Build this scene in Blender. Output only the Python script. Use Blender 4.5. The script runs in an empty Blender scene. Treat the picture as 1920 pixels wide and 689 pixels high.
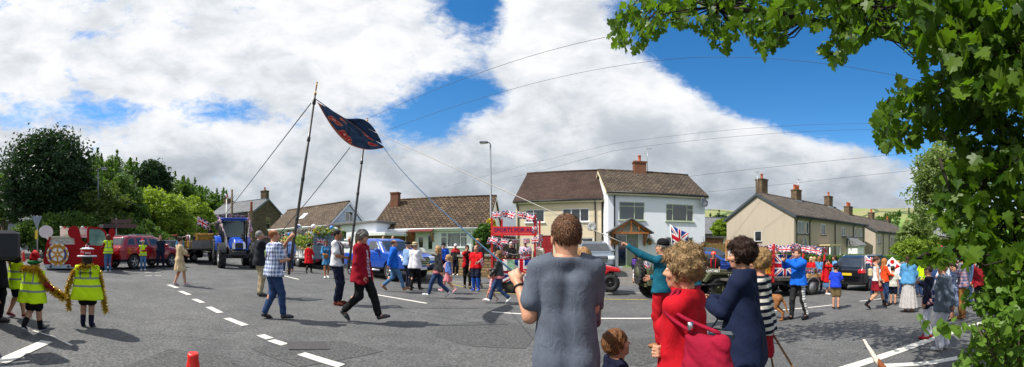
import bpy, math, random
import numpy as np
from mathutils import Vector, Matrix, Euler
random.seed(7)
rng = np.random.default_rng(7)
sc = bpy.context.scene
COL = sc.collection
PI = math.pi
R = math.radians
# ------------------------------------------------------------------ place
F, HC, HT, CH = 680.0, 467.0, 22.4, 1.55
SL = HT / F                                   # the ground falls to the right
KX = [-120, -60, -16.5, -7.5, -4.4, -1.1, 3.5, 11, 30, 60, 140]
KY = [70, 44, 22, 17.4, 15.9, 14.1, 12.9, 12.4, 12.3, 12.0, 10]
def ykerb(x):
 return float(np.interp(x, KX, KY))
def kerbh(x):
 return 0.02 if 3.2 < x < 7.4 else 0.12
def zroad(x, y):
 return -SL * x
def zg(x, y):
 s = y - ykerb(x)
 z = -SL * max(-80, min(80, x))
 if s > 0:
  z += kerbh(x) + 0.05 * min(s, 14.0)
 return z
def th(px):
 return (px - 960.0) / F
def polar(px, d):
 a = th(px)
 return d * math.sin(a), d * math.cos(a)
def gp(px, py):
 a = th(px)
 k = (py - HC) / F
 t = 1.0
 while t < 150:
  x, y = t * math.sin(a), t * math.cos(a)
  if CH - k * t <= zg(x, y):
   break
  t += 0.02
 return x, y, zg(x, y), t
def zat(py, d):
 return CH - (py - HC) / F * d
# ------------------------------------------------------------------ object plumbing
def link(o, parent=None):
 COL.objects.link(o)
 if parent is not None:
  o.parent = parent
 return o
def tag(o, label=None, cat=None, group=None, kind=None):
 if label: o['label'] = label
 if cat: o['category'] = cat
 if group: o['group'] = group
 if kind: o['kind'] = kind
 return o
def empty(name, loc=(0, 0, 0), rz=0.0, label=None, cat=None, group=None, parent=None):
 o = bpy.data.objects.new(name, None)
 o.empty_display_size = 0.2
 link(o, parent)
 o.location = loc
 o.rotation_euler = (0, 0, rz)
 return tag(o, label, cat, group)
def np_mesh(name, v, f, mats, mi=None, smooth=True, uv=None):
 me = bpy.data.meshes.new(name)
 v = np.asarray(v, np.float32)
 if isinstance(f, np.ndarray):
  n, k = f.shape
  me.vertices.add(len(v)); me.vertices.foreach_set('co', v.ravel())
  me.loops.add(n * k); me.loops.foreach_set('vertex_index', f.astype(np.int32).ravel())
  me.polygons.add(n); me.polygons.foreach_set('loop_start', np.arange(0, n * k, k, dtype=np.int32))
  me.update(calc_edges=True)
 else:
  me.from_pydata(v.tolist(), [], f)
 for m in mats: me.materials.append(m)
 if mi is not None and len(me.polygons):
  me.polygons.foreach_set('material_index', np.asarray(mi, np.int32))
 if len(me.polygons):
  sm = np.full(len(me.polygons), smooth, bool) if isinstance(smooth, bool) else np.asarray(smooth, bool)
  me.polygons.foreach_set('use_smooth', sm)
 if uv is not None:
  l = me.uv_layers.new(name='UVMap')
  l.data.foreach_set('uv', np.asarray(uv, np.float32).ravel())
 me.validate()
 me.update()
 return me
def mobj(name, me, parent=None, loc=None):
 o = link(bpy.data.objects.new(name, me), parent)
 if loc is not None: o.location = loc
 return o
def copy_tree(o, parent=None):
 c = o.copy()
 COL.objects.link(c)
 c.parent = parent
 for ch in list(o.children):
  copy_tree(ch, c)
 return c
class MB:
 def __init__(s):
  s.v, s.f, s.m, s.sm = [], [], [], []
  s.mats = []
 def mi(s, m):
  if m not in s.mats: s.mats.append(m)
  return s.mats.index(m)
 def add(s, v, f, m, smooth=False):
  k = len(s.v)
  i = s.mi(m)
  s.v.extend([tuple(p) for p in v])
  for q in f:
   s.f.append([j + k for j in q]); s.m.append(i); s.sm.append(smooth)
 def box(s, a, b, m, M=None, bev=0.0):
  (x0, y0, z0), (x1, y1, z1) = a, b
  if bev <= 0:
   v = [(x, y, z) for z in (z0, z1) for y in (y0, y1) for x in (x0, x1)]
   f = [(0, 2, 3, 1), (4, 5, 7, 6), (0, 1, 5, 4), (2, 6, 7, 3), (0, 4, 6, 2), (1, 3, 7, 5)]
  else:
   c = bev
   def ring(i, z): return [(x0 + i, y0 + i + c, z), (x0 + i + c, y0 + i, z), (x1 - i - c, y0 + i, z), (x1 - i, y0 + i + c, z),
         (x1 - i, y1 - i - c, z), (x1 - i - c, y1 - i, z), (x0 + i + c, y1 - i, z), (x0 + i, y1 - i - c, z)]
   v = ring(c, z0) + ring(0, z0 + c) + ring(0, z1 - c) + ring(c, z1)
   f = [tuple(range(7, -1, -1)), tuple(range(24, 32))]
   for r in range(3):
    for i in range(8):
     j = (i + 1) % 8
     f.append((r * 8 + i, r * 8 + j, r * 8 + 8 + j, r * 8 + 8 + i))
  if M is not None: v = [M @ Vector(p) for p in v]
  s.add(v, f, m)
  return s
 def tube(s, pts, r, m, n=8, caps=True, smooth=True):
  pts = [Vector(p) for p in pts]
  rr = r if isinstance(r, (list, tuple)) else [r] * len(pts)
  v, f = [], []
  t0 = (pts[1] - pts[0]).normalized()
  u = t0.orthogonal().normalized()
  for i, p in enumerate(pts):
   t = (pts[min(i + 1, len(pts) - 1)] - pts[max(i - 1, 0)]).normalized()
   u = (u - t * u.dot(t))
   u = u.normalized() if u.length > 1e-6 else t.orthogonal().normalized()
   w = t.cross(u)
   for k in range(n):
    a = 2 * PI * k / n
    v.append(p + (u * math.cos(a) + w * math.sin(a)) * rr[i])
  for i in range(len(pts) - 1):
   for k in range(n):
    j = (k + 1) % n
    f.append((i * n + k, i * n + j, i * n + n + j, i * n + n + k))
  if caps:
   f.append(tuple(range(n - 1, -1, -1)))
   f.append(tuple(range((len(pts) - 1) * n, len(pts) * n)))
  s.add(v, f, m, smooth)
  return s
 def lathe(s, prof, m, n=20, M=None, smooth=True):
  v, f = [], []
  for r_, z in prof:
   for k in range(n):
    a = 2 * PI * k / n
    v.append(Vector((r_ * math.cos(a), r_ * math.sin(a), z)))
  for i in range(len(prof) - 1):
   for k in range(n):
    j = (k + 1) % n
    f.append((i * n + k, i * n + j, i * n + n + j, i * n + n + k))
  f.append(tuple(range(n - 1, -1, -1)))
  f.append(tuple(range((len(prof) - 1) * n, len(prof) * n)))
  if M is not None: v = [M @ p for p in v]
  s.add(v, f, m, smooth)
  return s
 def ball(s, c, r, m, n=12, M=None):
  rx, ry, rz = r if isinstance(r, (tuple, list)) else (r, r, r)
  v, f = [], []
  for i in range(n // 2 + 1):
   ph = -PI / 2 + PI * i / (n // 2)
   for k in range(n):
    a = 2 * PI * k / n
    cp = max(math.cos(ph), 0.02)
    v.append(Vector((c[0] + rx * cp * math.cos(a), c[1] + ry * cp * math.sin(a), c[2] + rz * math.sin(ph))))
  for i in range(n // 2):
   for k in range(n):
    j = (k + 1) % n
    f.append((i * n + k, i * n + j, i * n + n + j, i * n + n + k))
  f.append(tuple(range(n - 1, -1, -1))); f.append(tuple(range(n // 2 * n, n // 2 * n + n)))
  if M is not None: v = [M @ p for p in v]
  s.add(v, f, m, True)
  return s
 def prism(s, poly, a, b, m, axis='y', M=None):
  n = len(poly)
  def P(p, t):
   return {'y': (p[0], t, p[1]), 'x': (t, p[0], p[1]), 'z': (p[0], p[1], t)}[axis]
  v = [P(p, a) for p in poly] + [P(p, b) for p in poly]
  f = [tuple(range(n)), tuple(range(2 * n - 1, n - 1, -1))]
  for i in range(n):
   j = (i + 1) % n
   f.append((i, i + n, j + n, j))
  if M is not None: v = [M @ Vector(p) for p in v]
  s.add(v, f, m)
  return s
 def quad(s, pts, m):
  s.add(pts, [tuple(range(len(pts)))], m)
  return s
 def build(s, name, parent=None, loc=None, recalc=True):
  me = bpy.data.meshes.new(name)
  me.from_pydata([tuple(p) for p in s.v], [], s.f)
  for m in s.mats: me.materials.append(m)
  if s.f:
   me.polygons.foreach_set('material_index', np.array(s.m, np.int32))
   me.polygons.foreach_set('use_smooth', np.array(s.sm, bool))
  me.validate(); me.update()
  if recalc:
   import bmesh
   b = bmesh.new(); b.from_mesh(me)
   bmesh.ops.recalc_face_normals(b, faces=b.faces)
   b.to_mesh(me); b.free()
  return mobj(name, me, parent, loc)
def text_obj(body, size, m, parent, M, name='lettering', ext=0.002, align='CENTER', sx=1.0):
 cu = bpy.data.curves.new('t', 'FONT')
 cu.body = body; cu.size = size; cu.extrude = ext; cu.align_x = align; cu.align_y = 'CENTER'
 cu.resolution_u = 2
 o = bpy.data.objects.new('t', cu)
 COL.objects.link(o)
 dg = bpy.context.evaluated_depsgraph_get()
 me = bpy.data.meshes.new_from_object(o.evaluated_get(dg))
 bpy.data.objects.remove(o); bpy.data.curves.remove(cu)
 me.transform(M @ Matrix.Diagonal((sx, 1, 1, 1)))
 me.materials.clear(); me.materials.append(m)
 return mobj(name, me, parent)
# ------------------------------------------------------------------ signed distance modelling
class Grid:
 def __init__(s, lo, hi, h):
  s.h = h
  s.lo = np.array(lo, np.float32)
  s.n = np.maximum(np.ceil((np.array(hi) - s.lo) / h).astype(int) + 1, 3)
  s.ax = [(s.lo[i] + h * np.arange(s.n[i])).astype(np.float32) for i in range(3)]
  s.D = np.full(s.n, 1.0, np.float32)
 def sl(s, lo, hi):
  o = []
  for i in range(3):
   a = int(max(0, math.floor((lo[i] - s.lo[i]) / s.h)))
   b = int(min(s.n[i], math.ceil((hi[i] - s.lo[i]) / s.h) + 1))
   if b - a < 1: return None
   o.append(slice(a, b))
  return tuple(o)
 def xyz(s, sl=None):
  sl = sl or (slice(None),) * 3
  return (s.ax[0][sl[0]][:, None, None], s.ax[1][sl[1]][None, :, None], s.ax[2][sl[2]][None, None, :])
 def put(s, sl, d, k):
  o = s.D[sl]
  if k > 0:
   hh = np.maximum(k - np.abs(o - d), 0) / k
   s.D[sl] = np.minimum(o, d) - hh * hh * k * 0.25
  else:
   s.D[sl] = np.minimum(o, d)
 def cone(s, a, b, ra, rb, k=0.03, sub=False):
  a = np.array(a, np.float32); b = np.array(b, np.float32)
  pad = max(ra, rb) + 0.10
  sl = s.sl(np.minimum(a, b) - pad, np.maximum(a, b) + pad)
  if sl is None: return
  X, Y, Z = s.xyz(sl)
  d = b - a
  L = float(d @ d) + 1e-9
  px, py, pz = X - a[0], Y - a[1], Z - a[2]
  t = np.clip((px * d[0] + py * d[1] + pz * d[2]) / L, 0, 1)
  q = np.sqrt((px - t * d[0]) ** 2 + (py - t * d[1]) ** 2 + (pz - t * d[2]) ** 2) - (ra + (rb - ra) * t)
  if sub: s.D[sl] = np.maximum(s.D[sl], -q)
  else: s.put(sl, q, k)
 def ell(s, c, r, k=0.02, sub=False, M=None):
  c = np.array(c, np.float32); r = np.array(r if hasattr(r, '__len__') else (r, r, r), np.float32)
  pad = float(r.max()) + 0.06
  sl = s.sl(c - pad, c + pad)
  if sl is None: return
  X, Y, Z = s.xyz(sl)
  x, y, z = X - c[0], Y - c[1], Z - c[2]
  if M is not None:
   x, y, z = (M[0][0] * x + M[0][1] * y + M[0][2] * z, M[1][0] * x + M[1][1] * y + M[1][2] * z, M[2][0] * x + M[2][1] * y + M[2][2] * z)
  k0 = np.sqrt((x / r[0]) ** 2 + (y / r[1]) ** 2 + (z / r[2]) ** 2)
  k1 = np.sqrt((x / r[0] ** 2) ** 2 + (y / r[1] ** 2) ** 2 + (z / r[2] ** 2) ** 2) + 1e-6
  q = k0 * (k0 - 1) / k1
  if sub: s.D[sl] = np.maximum(s.D[sl], -q)
  else: s.put(sl, q, k)
 def mesh(s):
  D = s.D
  for ax in range(3):
   ix = [slice(None)] * 3
   for e in (0, -1):
    ix[ax] = e
    D[tuple(ix)] = np.maximum(D[tuple(ix)], s.h * 0.3)
  S = D < 0
  n = np.array(D.shape) - 1
  C = [(i, j, k) for i in (0, 1) for j in (0, 1) for k in (0, 1)]
  cnt = np.zeros(n, np.int8)
  for i, j, k in C:
   cnt += S[i:i + n[0], j:j + n[1], k:k + n[2]]
  idx = np.argwhere((cnt > 0) & (cnt < 8))
  if len(idx) == 0: return np.zeros((0, 3)), np.zeros((0, 4), int)
  vals = np.stack([D[idx[:, 0] + i, idx[:, 1] + j, idx[:, 2] + k] for i, j, k in C], 1)
  Cn = np.array(C, np.float32)
  pos = np.zeros((len(idx), 3), np.float32); c = np.zeros(len(idx), np.float32)
  for a in range(8):
   for b in range(a + 1, 8):
    if np.abs(Cn[a] - Cn[b]).sum() != 1: continue
    va, vb = vals[:, a], vals[:, b]
    m = (va < 0) != (vb < 0)
    t = np.where(m, va / np.where(m, va - vb, 1), 0)
    pos += np.where(m[:, None], Cn[a] + t[:, None] * (Cn[b] - Cn[a]), 0)
    c += m
  v = s.lo + (idx + pos / c[:, None]) * s.h
  ids = np.full(n, -1, np.int32)
  ids[idx[:, 0], idx[:, 1], idx[:, 2]] = np.arange(len(idx))
  fs = []
  for ax in range(3):
   o = [x for x in (0, 1, 2) if x != ax]
   a = [slice(1, -1)] * 3; a[ax] = slice(0, -1)
   b = [slice(1, -1)] * 3; b[ax] = slice(1, None)
   s0, s1 = S[tuple(a)], S[tuple(b)]
   e = np.argwhere(s0 != s1)
   if len(e) == 0: continue
   flip = s0[e[:, 0], e[:, 1], e[:, 2]]
   e = e.copy(); e[:, o[0]] += 1; e[:, o[1]] += 1
   q = []
   for d0, d1 in ((-1, -1), (0, -1), (0, 0), (-1, 0)):
    t = e.copy(); t[:, o[0]] += d0; t[:, o[1]] += d1
    q.append(ids[t[:, 0], t[:, 1], t[:, 2]])
   q = np.stack(q, 1)
   if ax == 1: flip = ~flip
   q[~flip] = q[~flip][:, ::-1]
   fs.append(q)
  f = np.concatenate(fs)
  f = f[(f >= 0).all(1)]
  return v, f
def poly2(X, Y, P):
 d = None
 sgn = np.ones(np.broadcast(X, Y).shape, np.float32)
 n = len(P)
 for i in range(n):
  (ax, ay), (bx, by) = P[i], P[i - 1]
  ex, ey = bx - ax, by - ay
  wx, wy = X - ax, Y - ay
  t = np.clip((wx * ex + wy * ey) / (ex * ex + ey * ey + 1e-12), 0, 1)
  q = (wx - ex * t) ** 2 + (wy - ey * t) ** 2
  d = q if d is None else np.minimum(d, q)
  c1, c2, c3 = Y >= ay, Y < by, ex * wy > ey * wx
  fl = (c1 & c2 & c3) | (~c1 & ~c2 & ~c3)
  sgn = np.where(fl, -sgn, sgn)
 return sgn * np.sqrt(d)
def smax(a, b, k):
 h = np.maximum(k - np.abs(a - b), 0) / k
 return np.maximum(a, b) + h * h * k * 0.25
# ------------------------------------------------------------------ materials
def lin(h):
 if isinstance(h, (tuple, list)): return tuple(h[:3])
 h = h.lstrip('#')
 c = [int(h[i:i + 2], 16) / 255 for i in (0, 2, 4)]
 return tuple(x / 12.92 if x <= 0.04045 else ((x + 0.055) / 1.055) ** 2.4 for x in c)
class S:
 nt = None
 def __init__(s, k): s.k = k
 @staticmethod
 def op(o, *a, clamp=False):
  n = S.nt.nodes.new('ShaderNodeMath'); n.operation = o; n.use_clamp = clamp
  for i, x in enumerate(a):
   if isinstance(x, S): S.nt.links.new(x.k, n.inputs[i])
   else: n.inputs[i].default_value = x
  return S(n.outputs[0])
 def __add__(s, o): return S.op('ADD', s, o)
 __radd__ = __add__
 def __sub__(s, o): return S.op('SUBTRACT', s, o)
 def __rsub__(s, o): return S.op('SUBTRACT', o, s)
 def __mul__(s, o): return S.op('MULTIPLY', s, o)
 __rmul__ = __mul__
 def __truediv__(s, o): return S.op('DIVIDE', s, o)
 def __lt__(s, o): return S.op('LESS_THAN', s, o)
 def __gt__(s, o): return S.op('GREATER_THAN', s, o)
 def __or__(s, o): return S.op('MAXIMUM', s, o)
 def __and__(s, o): return S.op('MINIMUM', s, o)
 def abs(s): return S.op('ABSOLUTE', s)
 def frac(s): return S.op('FRACT', s)
 def floor(s): return S.op('FLOOR', s)
 def sin(s): return S.op('SINE', s)
 def sq(s): return S.op('MULTIPLY', s, s)
 def pow(s, e): return S.op('POWER', s, e)
 def step(s, a, b):
  n = S.nt.nodes.new('ShaderNodeMapRange'); n.interpolation_type = 'SMOOTHSTEP'
  S.nt.links.new(s.k, n.inputs[0]); n.inputs[1].default_value = a; n.inputs[2].default_value = b
  return S(n.outputs[0])
def coords(kind='Object'):
 n = S.nt.nodes.new('ShaderNodeTexCoord')
 return n.outputs[kind]
def xyz(vec):
 n = S.nt.nodes.new('ShaderNodeSeparateXYZ'); S.nt.links.new(vec, n.inputs[0])
 return [S(o) for o in n.outputs]
def comb(x, y, z):
 n = S.nt.nodes.new('ShaderNodeCombineXYZ')
 for i, q in enumerate((x, y, z)):
  if isinstance(q, S): S.nt.links.new(q.k, n.inputs[i])
  else: n.inputs[i].default_value = q
 return n.outputs[0]
def noise(vec, scale, detail=4, rough=0.6, dist=0.0):
 n = S.nt.nodes.new('ShaderNodeTexNoise')
 S.nt.links.new(vec, n.inputs['Vector'])
 n.inputs['Scale'].default_value = scale; n.inputs['Detail'].default_value = detail
 n.inputs['Roughness'].default_value = rough; n.inputs['Distortion'].default_value = dist
 return S(n.outputs['Fac'])
def voro(vec, scale, feat='F1', out='Distance'):
 n = S.nt.nodes.new('ShaderNodeTexVoronoi'); n.feature = feat
 S.nt.links.new(vec, n.inputs['Vector']); n.inputs['Scale'].default_value = scale
 return S(n.outputs[out])
def island():
 return S(S.nt.nodes.new('ShaderNodeNewGeometry').outputs['Random Per Island'])
def mix(f, a, b, blend='MIX'):
 n = S.nt.nodes.new('ShaderNodeMix'); n.data_type = 'RGBA'; n.blend_type = blend
 for i, q in ((0, f), (6, a), (7, b)):
  if isinstance(q, S): q = q.k
  if isinstance(q, bpy.types.NodeSocket): S.nt.links.new(q, n.inputs[i])
  elif i == 0: n.inputs[0].default_value = q
  else: n.inputs[i].default_value = (*lin(q), 1)
 return n.outputs[2]
def ramp(f, stops):
 n = S.nt.nodes.new('ShaderNodeValToRGB')
 S.nt.links.new(f.k, n.inputs[0])
 e = n.color_ramp.elements
 while len(e) < len(stops): e.new(0.5)
 for i, (p, c) in enumerate(stops):
  e[i].position = p; e[i].color = (*lin(c), 1)
 return n.outputs[0]
MATS = {}
def mat(name, base, rough=0.6, var=0.12, vs=6.0, bump=0.0, bs=20.0, metal=0.0, coat=0.0, spec=0.5, pat=None, bumpf=None, space='Object', bdist=0.0, trans=0.0):
 if name in MATS: return MATS[name]
 m = bpy.data.materials.new(name); m.use_nodes = True
 nt = m.node_tree; S.nt = nt
 b = nt.nodes['Principled BSDF']
 b.inputs['Roughness'].default_value = rough; b.inputs['Metallic'].default_value = metal
 b.inputs['Specular IOR Level'].default_value = spec
 b.inputs['Coat Weight'].default_value = coat; b.inputs['Coat Roughness'].default_value = 0.06
 b.inputs['Transmission Weight'].default_value = trans
 c = lin(base)
 co = coords(space)
 b.inputs['Base Color'].default_value = (*c, 1)
 k = pat(co) if pat else None
 if var > 0:
  f = noise(co, vs, 5, 0.65).step(0.3, 0.7)
  lo = tuple(x * (1 - var) for x in c); hi = tuple(min(1, x * (1 + var)) for x in c)
  if k is None: k = mix(f, lo, hi)
  else: k = mix(1.0, k, mix(f, (1 - var,) * 3, (1.0,) * 3), 'MULTIPLY')
 if k is not None: nt.links.new(k, b.inputs['Base Color'])
 hgt = None
 if bumpf: hgt = bumpf(co)
 elif bump > 0: hgt = noise(co, bs, 4, 0.55, bdist)
 if hgt is not None:
  bn = nt.nodes.new('ShaderNodeBump'); bn.inputs['Strength'].default_value = min(1, bump if bump > 0 else 0.5)
  bn.inputs['Distance'].default_value = 0.02
  nt.links.new(hgt.k, bn.inputs['Height']); nt.links.new(bn.outputs[0], b.inputs['Normal'])
 MATS[name] = m
 return m
def wrinkle(co):
 x, y, z = xyz(co)
 a = noise(comb(x * 5 + z * 2.2, y * 5, z * 2.6 - x * 1.2), 2.0, 3, 0.5, 1.4)
 b = noise(co, 150, 2)
 return (a - 0.5).abs() * -1.6 + b * 0.06
def cloth(hexc, name=None, pat=None, var=0.16):
 return mat(name or 'cloth_' + hexc.strip('#'), hexc, 0.85, var, 9.0, 0.35, spec=0.2, pat=pat, bumpf=wrinkle)
def paint(hexc, name=None, rough=0.35, coat=0.3):
 return mat(name or 'paint_' + hexc.strip('#'), hexc, rough, 0.06, 3.0, 0.03, 30, coat=coat)
def carpaint(hexc):
 return mat('car_' + hexc.strip('#'), hexc, 0.28, 0.05, 2.0, coat=1.0)
def skin(hexc='#c68e70'):
 return mat('skin_' + hexc.strip('#'), hexc, 0.5, 0.10, 18.0, 0.12, 60, spec=0.35)
def hairm(hexc):
 def bf(co):
  x, y, z = xyz(co)
  return noise(comb(x * 60, y * 60, z * 14), 1.0, 3)
 return mat('hair_' + hexc.strip('#'), hexc, 0.55, 0.35, 38.0, 0.8, spec=0.3, bumpf=bf)
def foliage(name, lo, hi, tl=0.35, rough=0.5):
 if name in MATS: return MATS[name]
 m = bpy.data.materials.new(name); m.use_nodes = True
 nt = m.node_tree; S.nt = nt
 b = nt.nodes['Principled BSDF']
 k = mix(island(), lo, hi)
 nt.links.new(k, b.inputs['Base Color'])
 b.inputs['Roughness'].default_value = rough; b.inputs['Specular IOR Level'].default_value = 0.3
 t = nt.nodes.new('ShaderNodeBsdfTranslucent')
 nt.links.new(mix(0.6, k, (hi[0] * 1.3, hi[1] * 1.45, hi[2] * 0.5) if not isinstance(hi, str) else hi), t.inputs[0])
 ms = nt.nodes.new('ShaderNodeMixShader'); ms.inputs[0].default_value = tl
 nt.links.new(b.outputs[0], ms.inputs[1]); nt.links.new(t.outputs[0], ms.inputs[2])
 nt.links.new(ms.outputs[0], nt.nodes['Material Output'].inputs[0])
 MATS[name] = m
 return m
def glass_dark(name='window_glass', c=(0.035, 0.042, 0.05), rough=0.06):
 return mat(name, c, rough, 0.3, 1.3, spec=0.8, coat=0.4)
BLACK = mat('black_plastic', (0.018, 0.018, 0.02), 0.45, 0.15, 8)
RUBBER = mat('tyre_rubber', (0.022, 0.022, 0.023), 0.85, 0.2, 14, 0.3, 60)
STEEL = mat('grey_steel', (0.38, 0.39, 0.40), 0.38, 0.12, 5, metal=0.7)
ALLOY = mat('alloy', (0.50, 0.51, 0.53), 0.32, 0.08, 5, metal=0.8)
CHROME = mat('chrome', (0.7, 0.7, 0.72), 0.15, 0.03, 5, metal=1.0)
WHITEP = paint('#e4e6e6', 'white_paint', 0.45, 0.1)
GLASS = glass_dark()
REDP = paint('#c41b22', 'red_paint', 0.45, 0.1)
GOLD = paint('#c98a1c', 'gold_paint', 0.4, 0.1)
WOOD = mat('brown_wood', '#8a6238', 0.7, 0.3, 4, 0.3, 30)
PALEWOOD = mat('pale_wood', '#b98f5c', 0.7, 0.25, 5, 0.3, 30)
LAMPRED = mat('red_lens', '#b01018', 0.15, 0.1, 10, coat=1.0)
LAMPW = mat('clear_lens', '#dfe4e8', 0.08, 0.15, 20, coat=1.0)
PLATEY = mat('yellow_plate', '#d9b92c', 0.4, 0.03)
TEXTK = mat('black_print', (0.02, 0.02, 0.02), 0.6, 0)
TEXTW = mat('white_print', '#e8e8e4', 0.6, 0)
def union_pat(co):
 u, v, _ = xyz(co)
 x = (u - 0.5) * 2.0
 y = v - 0.5
 ax, ay = x.abs(), y.abs()
 wd = (ax * 0.5 - ay).abs() < 0.115
 off = (x * 0.5 - y) * ((x * y > 0) * 2.0 - 1.0) if False else None
 same = (x * y) > 0
 d1 = x * 0.5 - y          # falling pair
 d2 = x * 0.5 + y
 r1 = ((d1 + (x > 0) * 0.07 - 0.035).abs() < 0.036) & same
 r2 = ((d2 - (x > 0) * 0.07 + 0.035).abs() < 0.036) & ((x * y) < 0)
 wc = (ax < 0.17) | (ay < 0.17)
 rc = (ax < 0.10) | (ay < 0.10)
 k = mix(wd, '#16307e', '#e9e7e4')
 k = mix(r1 | r2, k, '#c4122a')
 k = mix(wc, k, '#e9e7e4')
 k = mix(rc, k, '#c4122a')
 return k
UNION = mat('union_flag_cloth', '#ffffff', 0.8, 0.08, 12, pat=union_pat, space='UV', spec=0.2)
def flag_mesh(w, h, nu=8, nv=5, wave=0.03, phase=0.0, mats=None, th_=0.004, droop=0.0, furl=0.0):
 v, uv = [], []
 for s_ in (0, 1):
  for j in range(nv + 1):
   for i in range(nu + 1):
    u, t = i / nu, j / nv
    x = w * u * (1 - furl * 0.35 * (1 - t))
    y = wave * math.sin(u * 7 + phase + t * 2.2) * (0.35 + 0.65 * (1 - t)) + s_ * th_ + furl * 0.4 * w * u * (1 - t)
    z = -h * (1 - t) - droop * u * w + 0.25 * wave * math.cos(u * 5 + phase)
    v.append((x, y, z)); uv.append((u, t))
 n = (nu + 1) * (nv + 1)
 f = []
 for s_ in (0, 1):
  for j in range(nv):
   for i in range(nu):
    a = s_ * n + j * (nu + 1) + i
    q = [a, a + 1, a + nu + 2, a + nu + 1]
    f.append(q if s_ == 0 else q[::-1])
 rim = [i for i in range(nu + 1)] + [(j + 1) * (nu + 1) - 1 for j in range(1, nv + 1)] + [nv * (nu + 1) + i for i in range(nu - 1, -1, -1)] + [j * (nu + 1) for j in range(nv - 1, 0, -1)]
 for a, b in zip(rim, rim[1:] + rim[:1]): f.append([b, a, a + n, b + n])
 me = np_mesh('flag', v, f, mats or [UNION], smooth=True)
 l = me.uv_layers.new(name='UVMap')
 for lp in me.loops: l.data[lp.index].uv = uv[lp.vertex_index]
 return me
# ------------------------------------------------------------------ people
def V(*a): return np.array(a, np.float64)
def ik(a, t, l1, l2, hint):
 a, t, hint = map(np.asarray, (a, t, hint))
 d = t - a; L = np.linalg.norm(d)
 mx = l1 + l2 - 0.004
 if L > mx: t = a + d / L * mx; d = t - a; L = mx
 u = d / L
 x = (l1 * l1 - l2 * l2 + L * L) / (2 * L)
 hgt = math.sqrt(max(l1 * l1 - x * x, 0))
 p = hint - u * (hint @ u)
 n = np.linalg.norm(p)
 p = p / n if n > 1e-6 else V(0, 0, 0)
 return a + u * x + p * hgt, t
def rotm(rx=0, ry=0, rz=0):
 return np.array(Euler((R(rx), R(ry), R(rz))).to_matrix())
PROTO = {}
def hand_proto(pose, vox):
 key = ('hand', pose, vox)
 if key in PROTO: return PROTO[key]
 g = Grid((-0.09, -0.04, -0.11), (0.07, 0.21, 0.05), vox)
 g.cone((0, -0.02, 0), (0, 0.02, 0), 0.026, 0.026, 0.01)
 for x in (-0.026, 0, 0.026): g.cone((x * 0.7, 0.02, 0), (x, 0.085, 0), 0.017, 0.015, 0.012)
 curl = {'relaxed': (22, 30, 20), 'grip': (62, 75, 55), 'flat': (4, 6, 4), 'point': (70, 80, 50)}[pose]
 for i, (x, L) in enumerate(((-0.031, 0.072), (-0.010, 0.080), (0.011, 0.074), (0.030, 0.058))):
  p = np.array((x, 0.088, 0.0)); a = 0
  cc = (4, 6, 4) if (pose == 'point' and i == 0) else curl
  for s_, (q, r_) in enumerate(zip((0.46, 0.31, 0.25), (0.0095, 0.0088, 0.0078))):
   a += cc[s_]
   e = p + L * q * np.array((x * 0.6, math.cos(R(a)), -math.sin(R(a))))
   rr = max(r_, vox * 1.05)
   g.cone(p, e, rr, rr * 0.93, 0.004); p = e
 if pose in ('grip', 'point'):
  tp = [(-0.025, 0.03, -0.008), (-0.045, 0.062, -0.032), (-0.022, 0.085, -0.05)]
 else:
  tp = [(-0.025, 0.03, -0.005), (-0.056, 0.062, -0.014), (-0.066, 0.094, -0.024)]
 g.cone(tp[0], tp[1], 0.017, 0.012, 0.012); g.cone(tp[1], tp[2], max(0.0115, vox), max(0.009, vox), 0.006)
 PROTO[key] = g.mesh()
 return PROTO[key]
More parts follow.
